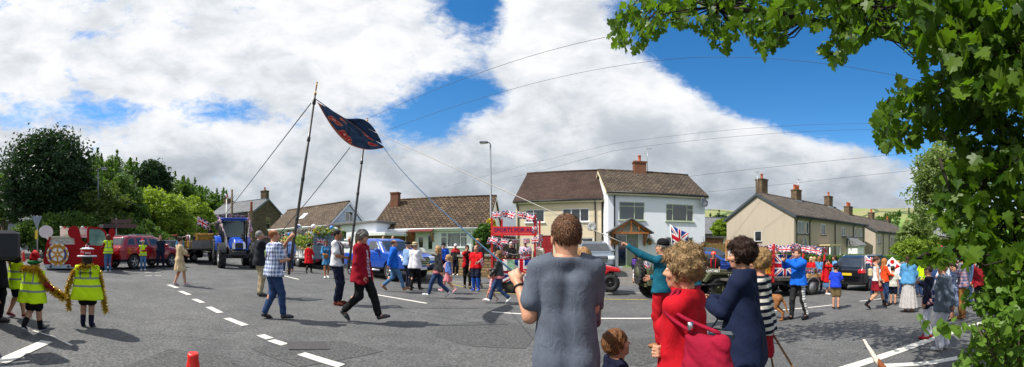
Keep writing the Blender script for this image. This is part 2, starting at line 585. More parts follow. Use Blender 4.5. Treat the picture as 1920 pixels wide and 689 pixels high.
def head_proto(vox, fem, child):
 key = ('head', vox, fem, child)
 if key in PROTO: return PROTO[key]
 g = Grid((-0.11, -0.13, -0.16), (0.11, 0.15, 0.15), vox)
 jaw = 0.056 if fem else 0.062
 g.ell((0, -0.012, 0.032), (0.075, 0.096, 0.088))
 g.ell((0, 0.022, -0.040), (jaw, 0.074, 0.074), 0.03)
 g.ell((0, 0.062, -0.094), (0.026, 0.022, 0.020), 0.03)
 g.cone((-0.035, 0.076, 0.022), (0.035, 0.076, 0.022), 0.012, 0.012, 0.02)
 for s_ in (-1, 1):
  g.ell((s_ * 0.032, 0.096, 0.003), (0.017, 0.012, 0.012), sub=True)
  g.ell((s_ * 0.040, 0.066, -0.030), (0.022, 0.022, 0.02), 0.02)
  g.ell((s_ * 0.077, -0.008, -0.012), (0.010, 0.020, 0.031), 0.006)
 nr = 0.010 if (fem or child) else 0.0125
 g.cone((0, 0.088, 0.010), (0, 0.112, -0.028), 0.007, nr, 0.012)
 for s_ in (-1, 1): g.ell((s_ * 0.012, 0.098, -0.031), (0.009, 0.010, 0.008), 0.008)
 g.ell((0, 0.090, -0.060), (0.024, 0.009, 0.0075), 0.008)
 g.ell((0, 0.087, -0.071), (0.020, 0.010, 0.007), 0.006)
 g.cone((0, -0.02, -0.06), (0, -0.025, -0.15), 0.056, 0.055, 0.03)
 v, f = g.mesh()
 c = v[f].mean(1)
 mi = np.zeros(len(f), int)
 lip = (np.abs(c[:, 0]) < 0.023) & (np.abs(c[:, 2] + 0.0655) < 0.0125) & (c[:, 1] > 0.082)
 mi[lip] = 1
 brow = (np.abs(np.abs(c[:, 0]) - 0.034) < 0.020) & (np.abs(c[:, 2] - 0.024) < 0.006) & (c[:, 1] > 0.055)
 mi[brow] = 2
 vs, fs, ms = [v], [f], [mi]
 k = len(v)
 for s_ in (-1, 1):
  b = MB(); b.ball((s_ * 0.032, 0.0795, 0.004), (0.0135, 0.0095, 0.0095), 'a', 10)
  fq = [q for q in b.f if len(q) == 4]
  bv = np.array(b.v); fq = np.array(fq)
  cc = bv[fq].mean(1)
  em = np.where((np.hypot(cc[:, 0] - s_ * 0.032, cc[:, 2] - 0.004) < 0.0062) & (cc[:, 1] > 0.08), 2, 3)
  vs.append(bv); fs.append(fq + k); ms.append(em); k += len(bv)
 PROTO[key] = (np.concatenate(vs), np.concatenate(fs), np.concatenate(ms))
 return PROTO[key]
def shoe_proto(kind, vox):
 key = ('shoe', kind, vox)
 if key in PROTO: return PROTO[key]
 g = Grid((-0.07, -0.10, -0.02), (0.07, 0.23, 0.17), vox)
 hi = {'boot': 0.13, 'trainer': 0.085, 'flat': 0.055}[kind]
 w = 0.040 if kind == 'flat' else 0.045
 g.cone((0, -0.035, 0.035), (0, 0.08, 0.03), w, w, 0.02)
 g.cone((0.004, 0.08, 0.026), (0.0, 0.150, 0.020), w + 0.002, 0.036, 0.03)
 if kind != 'flat': g.cone((0, -0.03, 0.05), (0, -0.022, hi), 0.042, 0.043, 0.03)
 else: g.cone((0, -0.04, 0.035), (0, -0.045, hi), 0.036, 0.030, 0.02)
 X, Y, Z = g.xyz()
 g.D = np.maximum(g.D, 0.0 - Z)
 if kind == 'flat': g.D = np.maximum(g.D, Z - 0.062 + 0.0 * Y)
 g.D = np.maximum(g.D, Z - hi - 0.005)
 v, f = g.mesh()
 c = v[f].mean(1)
 PROTO[key] = (v, f, (c[:, 2] < 0.024).astype(int))
 return PROTO[key]
def wob(X, Y, Z, k, ph):
 return (np.sin(X * 1.7 * k + Z * 2.1 * k + ph) * np.sin(Y * 1.9 * k + Z * 0.8 * k + 1.3 * ph) + 0.6 * np.sin(X * 3.1 * k - Y * 2.7 * k + Z * 4.1 * k + 2 * ph))
ARMS = {  # hand target for the right side (x mirrored for the left), elbow hint
 'down': ((0.27, 0.05, 0.80), (0.3, -0.8, 0)), 'swing_f': ((0.25, 0.28, 0.90), (0.3, -1, -0.2)), 'swing_b': ((0.26, -0.20, 0.86), (0.3, -1, 0)),
 'bend': ((0.20, 0.34, 1.10), (0.5, -0.6, -1)), 'phone': ((0.07, 0.42, 1.47), (0.8, 0, -1)), 'pocket': ((0.22, 0.09, 0.90), (0.7, -0.9, 0)),
 'cross': ((-0.10, 0.23, 1.17), (0.7, 0, -1)), 'back': ((0.05, -0.19, 0.92), (1, -0.3, -0.2)), 'chest': ((0.04, 0.24, 1.24), (0.9, -0.1, -1)),
 'hip': ((0.20, 0.06, 1.00), (1, -0.5, 0)), 'up': ((0.22, 0.25, 1.95), (0.6, 0.2, -1)), 'face': ((0.04, 0.14, 1.55), (0.9, 0.4, -1)),
}
LEGS = {  # right foot, left foot: (x, y, raise, toe pitch)
 'stand': ((0.10, 0.0, 0, 0), (-0.10, 0.02, 0, 0)), 'walk': ((0.07, 0.34, 0.02, 14), (-0.07, -0.34, 0.07, -38)),
 'walk2': ((0.07, -0.34, 0.07, -38), (-0.07, 0.34, 0.02, 14)), 'step': ((0.09, 0.17, 0, 0), (-0.09, -0.16, 0.03, -18)),
 'step2': ((0.09, -0.16, 0.03, -18), (-0.09, 0.17, 0, 0)), 'wide': ((0.16, 0.05, 0, 0), (-0.16, -0.05, 0, 0)),
}
class Person:
 def __init__(s, label, x, y, z, h, face, group=None, fem=False, child=False, build=1.0, belly=0.0, bust=0.0, lean=0, side=0, head=(0, 0, 0),
     ra='down', la='down', rh='relaxed', lh='relaxed', legs='stand', sk='#bf8c70', hair=None, d=8.0, vox=None, hs=None, lod=None, sw=None, drop=None):
  s.h = h; s.s = h / 1.75
  s.d = d
  s.vox = vox or min(max(0.0021 * d, 0.009), 0.03) / s.s
  s.root = empty('person', (x, y, z), -face, label, 'person', group)
  s.fem, s.child, s.b, s.belly, s.bust = fem, child, build, belly, bust
  hs = hs or (1.0 + (1.75 - h) * 0.55 if child else 1.0)
  s.hs = hs
  s.T = rotm(-lean, side, 0)
  s.P0 = V(0, 0, 0.95)
  sw = sw or (0.165 if child else 0.160 if fem else 0.182)
  drop = (hs - 1) * 0.22 if drop is None else drop
  tp = lambda p: s.P0 + s.T @ (np.asarray(p, float) - s.P0)
  s.tp = tp
  s.neck = tp((0, -0.012, 1.46 - drop)); s.hc = tp((0, 0.020, 1.632 - drop * 0.5 - (hs - 1) * 0.1))
  s.HR = s.T @ rotm(*head) if lean else rotm(*head)
  s.HR = rotm(-lean * 0.4, side * 0.5, 0) @ rotm(head[0], head[1], head[2])
  s.drop = drop
  s.sh = {k: tp((k * sw, -0.005, 1.415 - drop)) for k in (1, -1)}
  s.hip = {k: V(k * (0.094 if fem else 0.088), 0, 0.93) for k in (1, -1)}
  s.hands = {}
  s.el, s.wr = {}, {}
  for k, a, hp in ((1, ra, rh), (-1, la, lh)):
   if isinstance(a, str): t, hint = ARMS[a]
   else: t, hint = a
   t = V(t[0] * k, t[1], t[2]); hint = V(hint[0] * k, hint[1], hint[2])
   if isinstance(a, str) and a not in ('down', 'swing_f', 'swing_b', 'pocket'): t = tp(t)
   s.el[k], s.wr[k] = ik(s.sh[k], t, 0.285, 0.255, hint)
   s.hands[k] = hp
  s.kn, s.an, s.ft = {}, {}, {}
  lg = LEGS[legs] if isinstance(legs, str) else legs
  for k, q in ((1, lg[0]), (-1, lg[1])):
   fx, fy, rz, pt = q
   an = V(fx, fy, 0.085 + rz + (0.06 if pt < -20 else 0))
   s.kn[k], s.an[k] = ik(s.hip[k], an, 0.43, 0.43, (0.05 * k, 1, 0))
   s.ft[k] = (s.an[k], pt)
  s.bodyparts = []
  s.skin = skin(sk)
  s.hair = hair
  s.lodv = lod or (0.0065 if d < 4 else 0.009 if d < 9 else 0.013)
  s.handv = 0.006 if d < 4 else 0.008
  s._body()
  if hair: s._hair(*hair)
 def torso(s, g, o=0.0, k=0.035):
  b = s.b
  T = s.tp; dz = -s.drop
  wf = 0.90 if s.fem else 1.0
  for q in (1, -1):
   g.cone(T((q * 0.078 * b * wf, 0, 1.33 + dz)), T((q * 0.06 * b, 0.0, 1.12)), 0.098 * b * wf + o, 0.092 * b * wf + o, k)
   g.cone(T((q * 0.058 * b, 0, 1.12)), (q * 0.072 * b, -0.005, 0.95), 0.092 * b * wf + o, 0.112 * b + o, k)
   g.ell((q * 0.068 * b, -0.055, 0.92), 0.085 * b + o, k)
   if s.bust: g.ell(T((q * 0.072, 0.085, 1.26 + dz)), 0.062 * s.bust + o, k)
   g.cone(T((q * 0.02, -0.02, 1.465 + dz)), s.sh[q], 0.050 + o, 0.056 * b + o, k)
  if s.belly: g.ell(T((0, 0.07, 1.08)), (0.15 * s.belly + o, 0.13 * s.belly + o, 0.16 * s.belly + o), k)
 def arm(s, g, q, o=0.0, k=0.018, a=0.0, e=2.0, puff=0.0):
  b = 0.75 + 0.25 * s.b
  if s.fem or s.child: b *= 0.9
  sh, el, wr = s.sh[q], s.el[q], s.wr[q]
  if e <= 1.0:
   g.cone(sh, sh + (el - sh) * e, 0.054 * b + o, 0.048 * b + o + puff, k); return
  g.cone(sh, el, 0.054 * b + o, 0.043 * b + o, k)
  g.cone(el, el + (wr - el) * (e - 1), 0.043 * b + o, (0.043 + (0.029 - 0.043) * (e - 1)) * b + o + puff, k)
 def leg(s, g, q, o=0.0, k=0.02, e=2.0, flare=0.0):
  b = s.b ** 0.7
  hp, kn, an = s.hip[q], s.kn[q], s.an[q]
  if e <= 1.0:
   g.cone(hp, hp + (kn - hp) * e, 0.088 * b + o, 0.070 * b + o + flare, k); return
  g.cone(hp, kn, 0.088 * b + o, 0.058 * b + o, k)
  g.cone(kn, kn + (an - kn) * (e - 1), 0.056 * b + o, (0.056 + (0.040 - 0.056) * (e - 1)) * b + o + flare, k)
  if o == 0: g.ell(kn + (an - kn) * 0.35 + V(0, -0.022, 0), (0.045 * b, 0.045 * b, 0.11), 0.03)
 def box(s, pad=0.17):
  p = np.array([s.hc, s.neck] + list(s.sh.values()) + list(s.el.values()) + list(s.wr.values()) + list(s.kn.values()) + list(s.an.values()))
  return p.min(0) - pad * max(1, s.b), p.max(0) + pad * max(1, s.b)
 def emit(s, name, v, f, mats, mi=None, parent=None):
  if len(v) == 0: return None
  me = np_mesh(name, np.asarray(v) * s.s, f, mats, mi)
  return mobj(name, me, parent or s.root)
 def _body(s):
  lo, hi = s.box()
  g = Grid(lo, hi, s.vox)
  s.torso(g, -0.006)
  for q in (1, -1):
   s.arm(g, q); s.leg(g, q)
   an, pt = s.ft[q]
   fd = V(0, math.cos(R(pt)), math.sin(R(pt)))
   g.cone(an, an + fd * 0.10 + V(0, 0, -0.05), 0.036, 0.026, 0.02)
  g.cone(s.neck, s.hc + s.HR @ V(0, -0.02, -0.08) * s.hs, 0.054 if not s.fem else 0.046, 0.050 if not s.fem else 0.044, 0.03)
  v, f = g.mesh()
  hv, hf, hm = head_proto(s.lodv, s.fem, s.child)
  vs, fs, ms = [v], [f], [np.zeros(len(f), int)]
  k = len(v)
  vs.append((hv * s.hs) @ s.HR.T + s.hc); fs.append(hf + k); ms.append(hm); k += len(hv)
  for q in (1, -1):
   pv, pf = hand_proto(s.hands[q], s.handv)
   pv = pv.copy()
   if q < 0: pv[:, 0] *= -1; pf = pf[:, ::-1]
   d = s.wr[q] - s.el[q]; d = d / np.linalg.norm(d)
   n = V(q, 0.0, 0.15) if s.hands[q] != 'grip' or abs(d[2]) > 0.8 else V(0, -0.2, 1) if abs(d[1]) > 0.7 else V(0, -1, 0)   # back of the hand
   n = n - d * (n @ d)
   n = n / (np.linalg.norm(n) + 1e-9)
   x = np.cross(d, n)
   M = np.stack([x, d, n], 1)
   sc_ = 0.92 if (s.fem or s.child) else 1.0
   vs.append((pv * sc_) @ M.T + s.wr[q]); fs.append(pf + k); ms.append(np.zeros(len(pf), int)); k += len(pv)
  hm2 = hairm(s.hair[1]) if s.hair else BLACK
  s.body = s.emit('body', np.concatenate(vs), np.concatenate(fs), [s.skin, skin('#b06a5c'), hm2, mat('eye_white', '#d8d4cc', 0.3, 0)], np.concatenate(ms))
  s.body.name = 'body'
 def _hair(s, style, colr, amp=1.0):
  vox = 0.008 if s.d < 4 else 0.011 if s.d < 9 else 0.015
  g = Grid((-0.16, -0.20, -0.36), (0.16, 0.16, 0.19), vox)
  ph = random.uniform(0, 6)
  X, Y, Z = g.xyz()
  grow = {'short': 0.006, 'balding': 0.005, 'curly': 0.035, 'bob': 0.020, 'long': 0.018, 'pony': 0.010, 'bun': 0.012, 'shaggy': 0.020, 'mop': 0.016}[style]
  g.ell((0, -0.014, 0.034), (0.077 + grow, 0.098 + grow, 0.092 + grow))
  if style in ('curly',):
   for k in range(46):
    a = random.uniform(0, 2 * PI); e = random.uniform(-0.7, 1.4)
    r_ = 0.104
    g.ell((r_ * 0.88 * math.cos(a) * math.cos(e), -0.02 + r_ * math.sin(a) * math.cos(e), 0.030 + r_ * math.sin(e)), random.uniform(0.022, 0.034), 0.012)
  if style in ('bob', 'long', 'shaggy'):
   for q in (-1, 1):
    lo = -0.13 if style == 'bob' else -0.09 if style == 'shaggy' else -0.26
    g.cone((q * 0.075, -0.01, 0.03), (q * 0.075, -0.045 if style == 'long' else -0.02, lo), 0.034, 0.026, 0.02)
   g.cone((0, -0.07, 0.02), (0, -0.085, -0.13 if style != 'long' else -0.30), 0.062, 0.05, 0.03)
  if style == 'pony':
   g.ell((0, -0.115, 0.04), 0.026); g.cone((0, -0.13, 0.03), (0.01, -0.155, -0.24), 0.034, 0.016, 0.02)
  if style == 'bun': g.ell((0, -0.085, 0.105), 0.042)
  fy = 0.050 if style != 'curly' else 0.058
  fz = {'short': 0.062, 'balding': 0.10, 'curly': 0.050, 'mop': 0.035}.get(style, 0.055)
  face = np.maximum(np.maximum(fy - 0.30 * np.maximum(0.03 - Z, 0) - Y, Z - fz), np.abs(X) - 0.2)
  g.D = np.maximum(g.D, -face)
  if style in ('short', 'balding', 'pony', 'bun'):
   g.D = np.maximum(g.D, -np.maximum(Z + 0.010, -0.045 - Y))     # clear the ears and cheeks
   if style != 'pony': g.D = np.maximum(g.D, -0.065 - Z)
  elif style == 'curly': g.D = np.maximum(g.D, -0.115 - Z)
  elif style == 'mop': g.D = np.maximum(g.D, -0.05 - Z)
  if style == 'balding':
   g.D = np.maximum(g.D, -(np.sqrt(X ** 2 + (Y - 0.02) ** 2 + (Z - 0.12) ** 2) - 0.088))
  a_ = {'curly': 0.010, 'shaggy': 0.009, 'bob': 0.005, 'mop': 0.005}.get(style, 0.0012) * amp
  g.D = g.D + a_ * wob(X, Y, Z, 26 if style in ('curly', 'shaggy') else 34, ph)
  v, f = g.mesh()
  if s.d < 4.2 and len(f):
   n = int(2600 * len(f) ** 0.5 / 45)
   q = f[rng.integers(0, len(f), n)]; c = v[q].mean(1)
   nr = np.cross(v[q[:, 2]] - v[q[:, 0]], v[q[:, 3]] - v[q[:, 1]]); nr /= np.linalg.norm(nr, axis=1)[:, None] + 1e-9
   t = rng.normal(0, 1, (n, 3)) if style == 'curly' else np.array((0, -0.5, -1.0)) + rng.normal(0, 0.35, (n, 3))
   t -= nr * (t * nr).sum(1)[:, None] * 0.75; t /= np.linalg.norm(t, axis=1)[:, None] + 1e-9
   w = np.cross(t, nr) * 0.0022
   L = rng.uniform(0.012, 0.034 if style != 'short' else 0.020, n)[:, None]
   bl = np.stack([c - w, c + w, c + t * L + nr * 0.004 + w * 0.4, c + t * L + nr * 0.004 - w * 0.4], 1).reshape(-1, 3)
   f = np.concatenate([f, np.arange(4 * n).reshape(-1, 4) + len(v)]); v = np.concatenate([v, bl])
  s.hairobj = s.emit('hair', (v * s.hs) @ s.HR.T + s.hc, f, [hairm(colr)])
 def top(s, name, m, sleeve='short', hem=0.88, off=0.014, loose=0.02, neck=1.485, openw=None, fold=0.0065, collar=None, flare=0.0, mats=None, mi=None, hood=False):
  lo, hi = s.box()
  vox = s.vox
  g = Grid(lo, hi, vox)
  s.torso(g, off)
  b = s.b
  if flare or loose:
   for q in (1, -1):
    g.cone(s.tp((q * 0.06 * b, 0.0, 1.15)), (q * 0.078 * b, 0.0, hem - 0.02), 0.098 * b + off, 0.115 * b + off + loose + flare, 0.04)
  for q in (1, -1):
   if sleeve == 'short': s.arm(g, q, off + 0.004, e=0.68, puff=0.016)
   elif sleeve == 'loose': s.arm(g, q, off - 0.003, k=0.010, e=0.66, puff=0.012)
   elif sleeve == 'half': s.arm(g, q, off + 0.004, e=0.98, puff=0.012)
   elif sleeve == 'long': s.arm(g, q, off, e=1.93, puff=0.006)
   elif sleeve == 'elbow': s.arm(g, q, off, e=1.45, puff=0.012)
  if collar: g.cone(s.tp((0, -0.02, 1.44 - s.drop)), s.tp((0, 0.0, 1.52 - s.drop)), 0.07 + off, 0.066 + off, 0.03)
  if hood: g.ell(s.tp((0, -0.10, 1.44 - s.drop)), (0.11, 0.06, 0.08), 0.04)
  X, Y, Z = g.xyz()
  zn = s.T[:, 2]
  tz = (X - s.P0[0]) * zn[0] + (Y - s.P0[1]) * zn[1] + (Z - s.P0[2]) * zn[2] + s.P0[2]
  ny = s.T[:, 1]
  ty = (X - s.P0[0]) * ny[0] + (Y - s.P0[1]) * ny[1] + (Z - s.P0[2]) * ny[2]
  nx = s.T[:, 0]
  tx = (X - s.P0[0]) * nx[0] + (Y - s.P0[1]) * nx[1] + (Z - s.P0[2]) * nx[2]
  nk = (neck + (0.03 if collar else 0)) - s.drop
  if not any(s.wr[q][2] > 1.35 or s.el[q][2] > 1.38 for q in (1, -1)):
   g.D = np.maximum(g.D, tz - nk)
  else:
   g.D = np.maximum(g.D, np.minimum(tz - nk, 0.085 - np.abs(tx)) * 0.9)
  near = [np.sqrt((X - s.wr[q][0]) ** 2 + (Y - s.wr[q][1]) ** 2 + (Z - s.wr[q][2]) ** 2) for q in (1, -1)]
  arm = np.minimum(near[0], near[1]) - 0.17
  if sleeve in ('long', 'elbow'): g.D = np.maximum(g.D, np.minimum(hem - Z, np.maximum(arm, -0.2)))
  else: g.D = np.maximum(g.D, hem - Z)
  if openw:
   wdt = openw if not isinstance(openw, tuple) else openw[0] + (openw[1] - openw[0]) * np.clip((1.45 - tz) / 0.5, 0, 1)
   arm_far = np.maximum(0.15 - np.minimum(near[0], near[1]), -1)
   g.D = np.maximum(g.D, -np.maximum(np.maximum(np.abs(tx) - wdt, -ty), arm_far))
  ph = random.uniform(0, 6)
  if fold: g.D = g.D + fold * wob(X, Y, Z, 9.0, ph) * 0.8
  v, f = g.mesh()
  o = s.emit(name, v, f, mats or [m], mi(v[f].mean(1)) if mi else None)
  return o
 def trousers(s, m, name='trousers', e=1.93, off=0.018, waist=1.0, flare=0.0, fold=0.006):
  lo, hi = s.box()
  hi[2] = 1.2
  g = Grid(lo, hi, s.vox)
  s.torso(g, 0.008)
  X, Y, Z = g.xyz()
  g.D = np.maximum(g.D, Z - waist)
  for q in (1, -1): s.leg(g, q, off, 0.03, e, flare)
  g.D = np.maximum(g.D, Z - waist)
  if fold: g.D = g.D + fold * wob(X, Y, Z, 10.0, random.uniform(0, 6))
  v, f = g.mesh()
  return s.emit(name, v, f, [m])
 def skirt(s, m, name='skirt', hem=0.5, r=0.24, waist=1.02, nf=9, fold=0.014, top_=False, sleeve='short', mats=None):
  lo, hi = s.box()
  lo = np.minimum(lo, (-r - 0.06, -r - 0.06, 0)); hi = np.maximum(hi, (r + 0.06, r + 0.06, 0))
  g = Grid(lo, hi, s.vox)
  if top_:
   s.torso(g, 0.014)
   for q in (1, -1):
    if sleeve == 'short': s.arm(g, q, 0.020, e=0.72, puff=0.02)
    elif sleeve == 'elbow': s.arm(g, q, 0.022, e=1.25, puff=0.03)
    elif sleeve == 'long': s.arm(g, q, 0.014, e=1.93)
  else: s.torso(g, 0.012)
  X, Y, Z = g.xyz()
  t = np.clip((waist - Z) / (waist - hem), 0, 1)
  rw = 0.125 * s.b + (r - 0.125 * s.b) * t ** 0.8
  ph = np.arctan2(Y, X)
  ss = (s.kn[1][1] + s.kn[-1][1]) * 0.5
  q = (np.sqrt(X ** 2 + ((Y - ss * t * 0.5 + 0.01) / 0.86) ** 2) - rw - fold * t * np.sin(nf * ph + 2 * t)) * 0.85
  q = np.maximum(q, Z - waist)
  hh = np.maximum(0.04 - np.abs(g.D - q), 0) / 0.04
  g.D = np.minimum(g.D, q) - hh * hh * 0.01
  arm = np.minimum(*[np.sqrt((X - s.wr[k][0]) ** 2 + (Y - s.wr[k][1]) ** 2 + (Z - s.wr[k][2]) ** 2) for k in (1, -1)])
  g.D = np.maximum(g.D, hem - Z)
  if top_: g.D = np.maximum(g.D, Z - 1.475 + s.drop)
  else: g.D = np.maximum(g.D, Z - waist)
  g.D = g.D + 0.003 * wob(X, Y, Z, 10.0, 1.0)
  v, f = g.mesh()
  return s.emit(name, v, f, mats or [m])
 def shoes(s, m, sole=None, kind='trainer', name='shoe'):
  pv, pf, pm = shoe_proto(kind, 0.009 if s.d < 9 else 0.013)
  for q in (1, -1):
   an, pt = s.ft[q]
   v = pv.copy()
   if q < 0: v[:, 0] *= -1
   M = rotm(pt, 0, -q * 9)
   v = (v - V(0, -0.03, 0.085)) @ M.T + an
   s.emit(name, v, pf if q > 0 else pf[:, ::-1], [m, sole or m], pm)
 def socks(s, m, top=0.2, off=0.008, name='sock'):
  for q in (1, -1):
   kn, an = s.kn[q], s.an[q]
   t = max(0.0, 1 - top / 0.43)
   a = kn + (an - kn) * t
   g = Grid(np.minimum(a, an) - 0.09, np.maximum(a, an) + 0.09, min(s.vox, 0.016))
   b = s.b ** 0.7
   g.cone(a, an, (0.056 - 0.016 * t) * b + off, 0.040 * b + off, 0.02)
   if t < 0.55: g.ell(kn + (an - kn) * 0.38 + V(0, -0.02, 0), (0.047 * b + off, 0.047 * b + off, 0.10), 0.03)
   v, f = g.mesh()
   s.emit(name, v, f, [m])
 def headM(s):
  M = Matrix([list(s.HR[i] * s.hs * s.s) + [float(s.hc[i] * s.s)] for i in range(3)] + [[0, 0, 0, 1]])
  return M
 def hat(s, kind, m, m2=None, m3=None):
  b = MB(); M = s.headM()
  z0 = 0.062
  if kind in ('cap', 'peaked'):
   b.lathe([(0.092, z0 - 0.02), (0.096, z0 + 0.01), (0.090, z0 + 0.045), (0.070, z0 + 0.075), (0.035, z0 + 0.092), (0.004, z0 + 0.096)], m, 18, M @ Matrix.Translation((0, -0.014, 0)) @ Matrix.Diagonal((0.95, 1.18, 1, 1)))
   pts = [(0.085 * math.sin(a), 0.065 + 0.115 * math.cos(a)) for a in np.linspace(-1.45, 1.45, 11)]
   v = [(x, y, z0 - 0.012 - 0.10 * max(0, y - 0.1)) for x, y in pts] + [(x, y, z0 - 0.020 - 0.10 * max(0, y - 0.1)) for x, y in pts]
   n = len(pts)
   f = [tuple(range(n)), tuple(range(2 * n - 1, n - 1, -1))] + [(i, i + n, i + 1 + n, i + 1) for i in range(n - 1)]
   b.add([M @ Vector(p) for p in v], f, m2 or m)
  elif kind == 'sun':
   b.lathe([(0.175, z0 - 0.03), (0.178, z0 - 0.022), (0.100, z0 - 0.012), (0.099, z0 - 0.012)], m, 22, M @ Matrix.Translation((0, -0.012, 0)))
   b.lathe([(0.100, z0 - 0.012), (0.101, z0 + 0.02)], m2 or m, 22, M @ Matrix.Translation((0, -0.012, 0)))
   b.lathe([(0.099, z0 + 0.0), (0.097, z0 + 0.055), (0.082, z0 + 0.080), (0.004, z0 + 0.084)], m, 22, M @ Matrix.Translation((0, -0.012, 0)))
  elif kind in ('santa', 'elf'):
   b.tube([(0.106 * math.cos(a), -0.012 + 0.118 * math.sin(a), z0 - (0.0 if kind == 'santa' else 0.015) + 0.03 * math.sin(a)) for a in np.linspace(0, 2 * PI, 19)], 0.024 if kind == 'santa' else 0.034, m2, 8)
   pts = [(0, -0.012, z0 - 0.01), (0, -0.015, z0 + 0.05), (0.005, -0.03, z0 + 0.10), (0.03, -0.06, z0 + 0.125), (0.09, -0.09, z0 + 0.10), (0.14, -0.10, z0 + 0.04)]
   b.tube(pts, [0.108, 0.103, 0.082, 0.058, 0.036, 0.018], m, 14)
   b.ball((0.155, -0.10, z0 + 0.01), 0.030, m3 or m2, 10)
   if kind == 'elf':
    for q in (-1, 1):
     b.add([(q * 0.105, 0.02, z0 - 0.035), (q * 0.105, -0.035, z0 - 0.035), (q * 0.20, -0.03, z0 + 0.03), (q * 0.115, -0.005, z0 + 0.0)], [(0, 1, 2), (0, 2, 3), (1, 3, 2), (0, 3, 1)], skin())
   b.v = [M @ Vector(p) if i >= 0 else p for i, p in enumerate(b.v)]
  elif kind == 'cake':
   b.lathe([(0.185, z0 - 0.026), (0.190, z0 - 0.012), (0.180, z0 + 0.0), (0.112, z0 + 0.004)], m, 24, M)
   b.lathe([(0.116, z0 - 0.01), (0.124, z0 + 0.05), (0.118, z0 + 0.12), (0.108, z0 + 0.12)], m2, 24, M)
   b.lathe([(0.121, z0 + 0.112), (0.118, z0 + 0.12), (0.09, z0 + 0.145), (0.004, z0 + 0.155)], m, 24, M)
   for q in range(12):
    a = q * PI / 6
    b.ball((0.112 * math.cos(a), 0.112 * math.sin(a), z0 + 0.120), (0.028, 0.028, 0.013), m, 8, M)
   b.lathe([(0.03, z0 + 0.145), (0.032, z0 + 0.195), (0.004, z0 + 0.20)], m, 10, M)
   b.ball((0.0, -0.02, z0 + 0.175), 0.024, m2, 8, M)
   b.ball((-0.055, -0.045, z0 + 0.155), 0.022, m3, 8, M); b.ball((0.02, 0.0, z0 + 0.215), (0.035, 0.03, 0.022), m3, 8, M)
  elif kind == 'hard':
   b.lathe([(0.128, z0 - 0.03), (0.13, z0 - 0.022), (0.104, z0 - 0.015), (0.106, z0 + 0.02), (0.09, z0 + 0.065), (0.05, z0 + 0.09), (0.004, z0 + 0.096)], m, 18, M @ Matrix.Translation((0, -0.005, 0)))
  elif kind == 'bearskin':
   b.lathe([(0.105, z0 - 0.05), (0.118, z0 + 0.0), (0.116, z0 + 0.07), (0.09, z0 + 0.115), (0.004, z0 + 0.13)], m, 16, M @ Matrix.Translation((0, -0.012, 0)))
  o = b.build('hat', s.root)
  return o
 def glasses(s, m=None):
  b = MB(); M = s.headM()
  for q in (-1, 1):
   b.box((q * 0.032 - 0.025, 0.094, -0.014), (q * 0.032 + 0.025, 0.101, 0.018), m or BLACK, M, 0.003)
   b.tube([M @ Vector((q * 0.056, 0.097, 0.010)), M @ Vector((q * 0.080, 0.0, 0.006))], 0.003, m or BLACK, 5)
  b.box((-0.008, 0.095, 0.004), (0.008, 0.101, 0.012), m or BLACK, M)
  b.build('sunglasses', s.root)
 def pt(s, p):
  return Vector([float(c) * s.s for c in p])
 def world(s, p):
  return Matrix.Translation(s.root.location) @ Matrix.Rotation(s.root.rotation_euler.z, 4, 'Z') @ s.pt(p)
 def hand_world(s, q, out=0.08):
  d = s.wr[q] - s.el[q]; d = d / np.linalg.norm(d)
  return s.world(s.wr[q] + d * out)
def vest_pat(co):
 x, y, z = xyz(co)
 return mix(((z - VB[0]).abs() < VB[2]) | ((z - VB[1]).abs() < VB[2]) | (((x.abs() - VB[3]).abs() < VB[4]) & (z > VB[1])), '#cdf01a', '#8b8f88')
VB = (0, 0, 0, 0, 0)
def vest_mat(sc_):
 global VB
 VB = (0.96 * sc_, 1.14 * sc_, 0.023 * sc_, 0.115 * sc_, 0.020 * sc_)
 return cloth('#b9e011', 'hi_vis_cloth_%03d' % round(sc_ * 100), vest_pat, 0.06)
def stripes(a, b, n, axis=2, duty=0.5, name=None):
 def p(co):
  q = xyz(co)[axis]
  return mix((q * n).frac() < duty, a, b)
 return cloth(a, name or 'stripes_%s_%s_%d' % (a.strip('#'), b.strip('#'), n), p, 0.08)
def plaid(base, c1, c2, n=11):
 def p(co):
  x, y, z = xyz(co)
  h = x + y * 0.83
  k = mix(((h * n).frac() < 0.42) * 0.55, base, c1)
  k = mix(((z * n).frac() < 0.42) * 0.55, k, c1)
  k = mix((((h * n + 0.3).frac() < 0.10) | ((z * n + 0.3).frac() < 0.10)) * 0.8, k, c2)
  return k
 return cloth(base, 'plaid_%s_%s' % (base.strip('#'), c1.strip('#')), p, 0.06)
def dots(base, c, n, r=0.22):
 def p(co):
  return mix(voro(co, n) < r, base, c)
 return cloth(base, 'dots_%s_%s' % (base.strip('#'), c.strip('#')), p, 0.05)
def blotch(cols, n, name):
 def p(co):
  f = noise(co, n, 2, 0.5)
  return ramp(f.step(0.3, 0.7), [(i / (len(cols) - 1), c) for i, c in enumerate(cols)])
 return cloth(cols[0], name, p, 0.05)
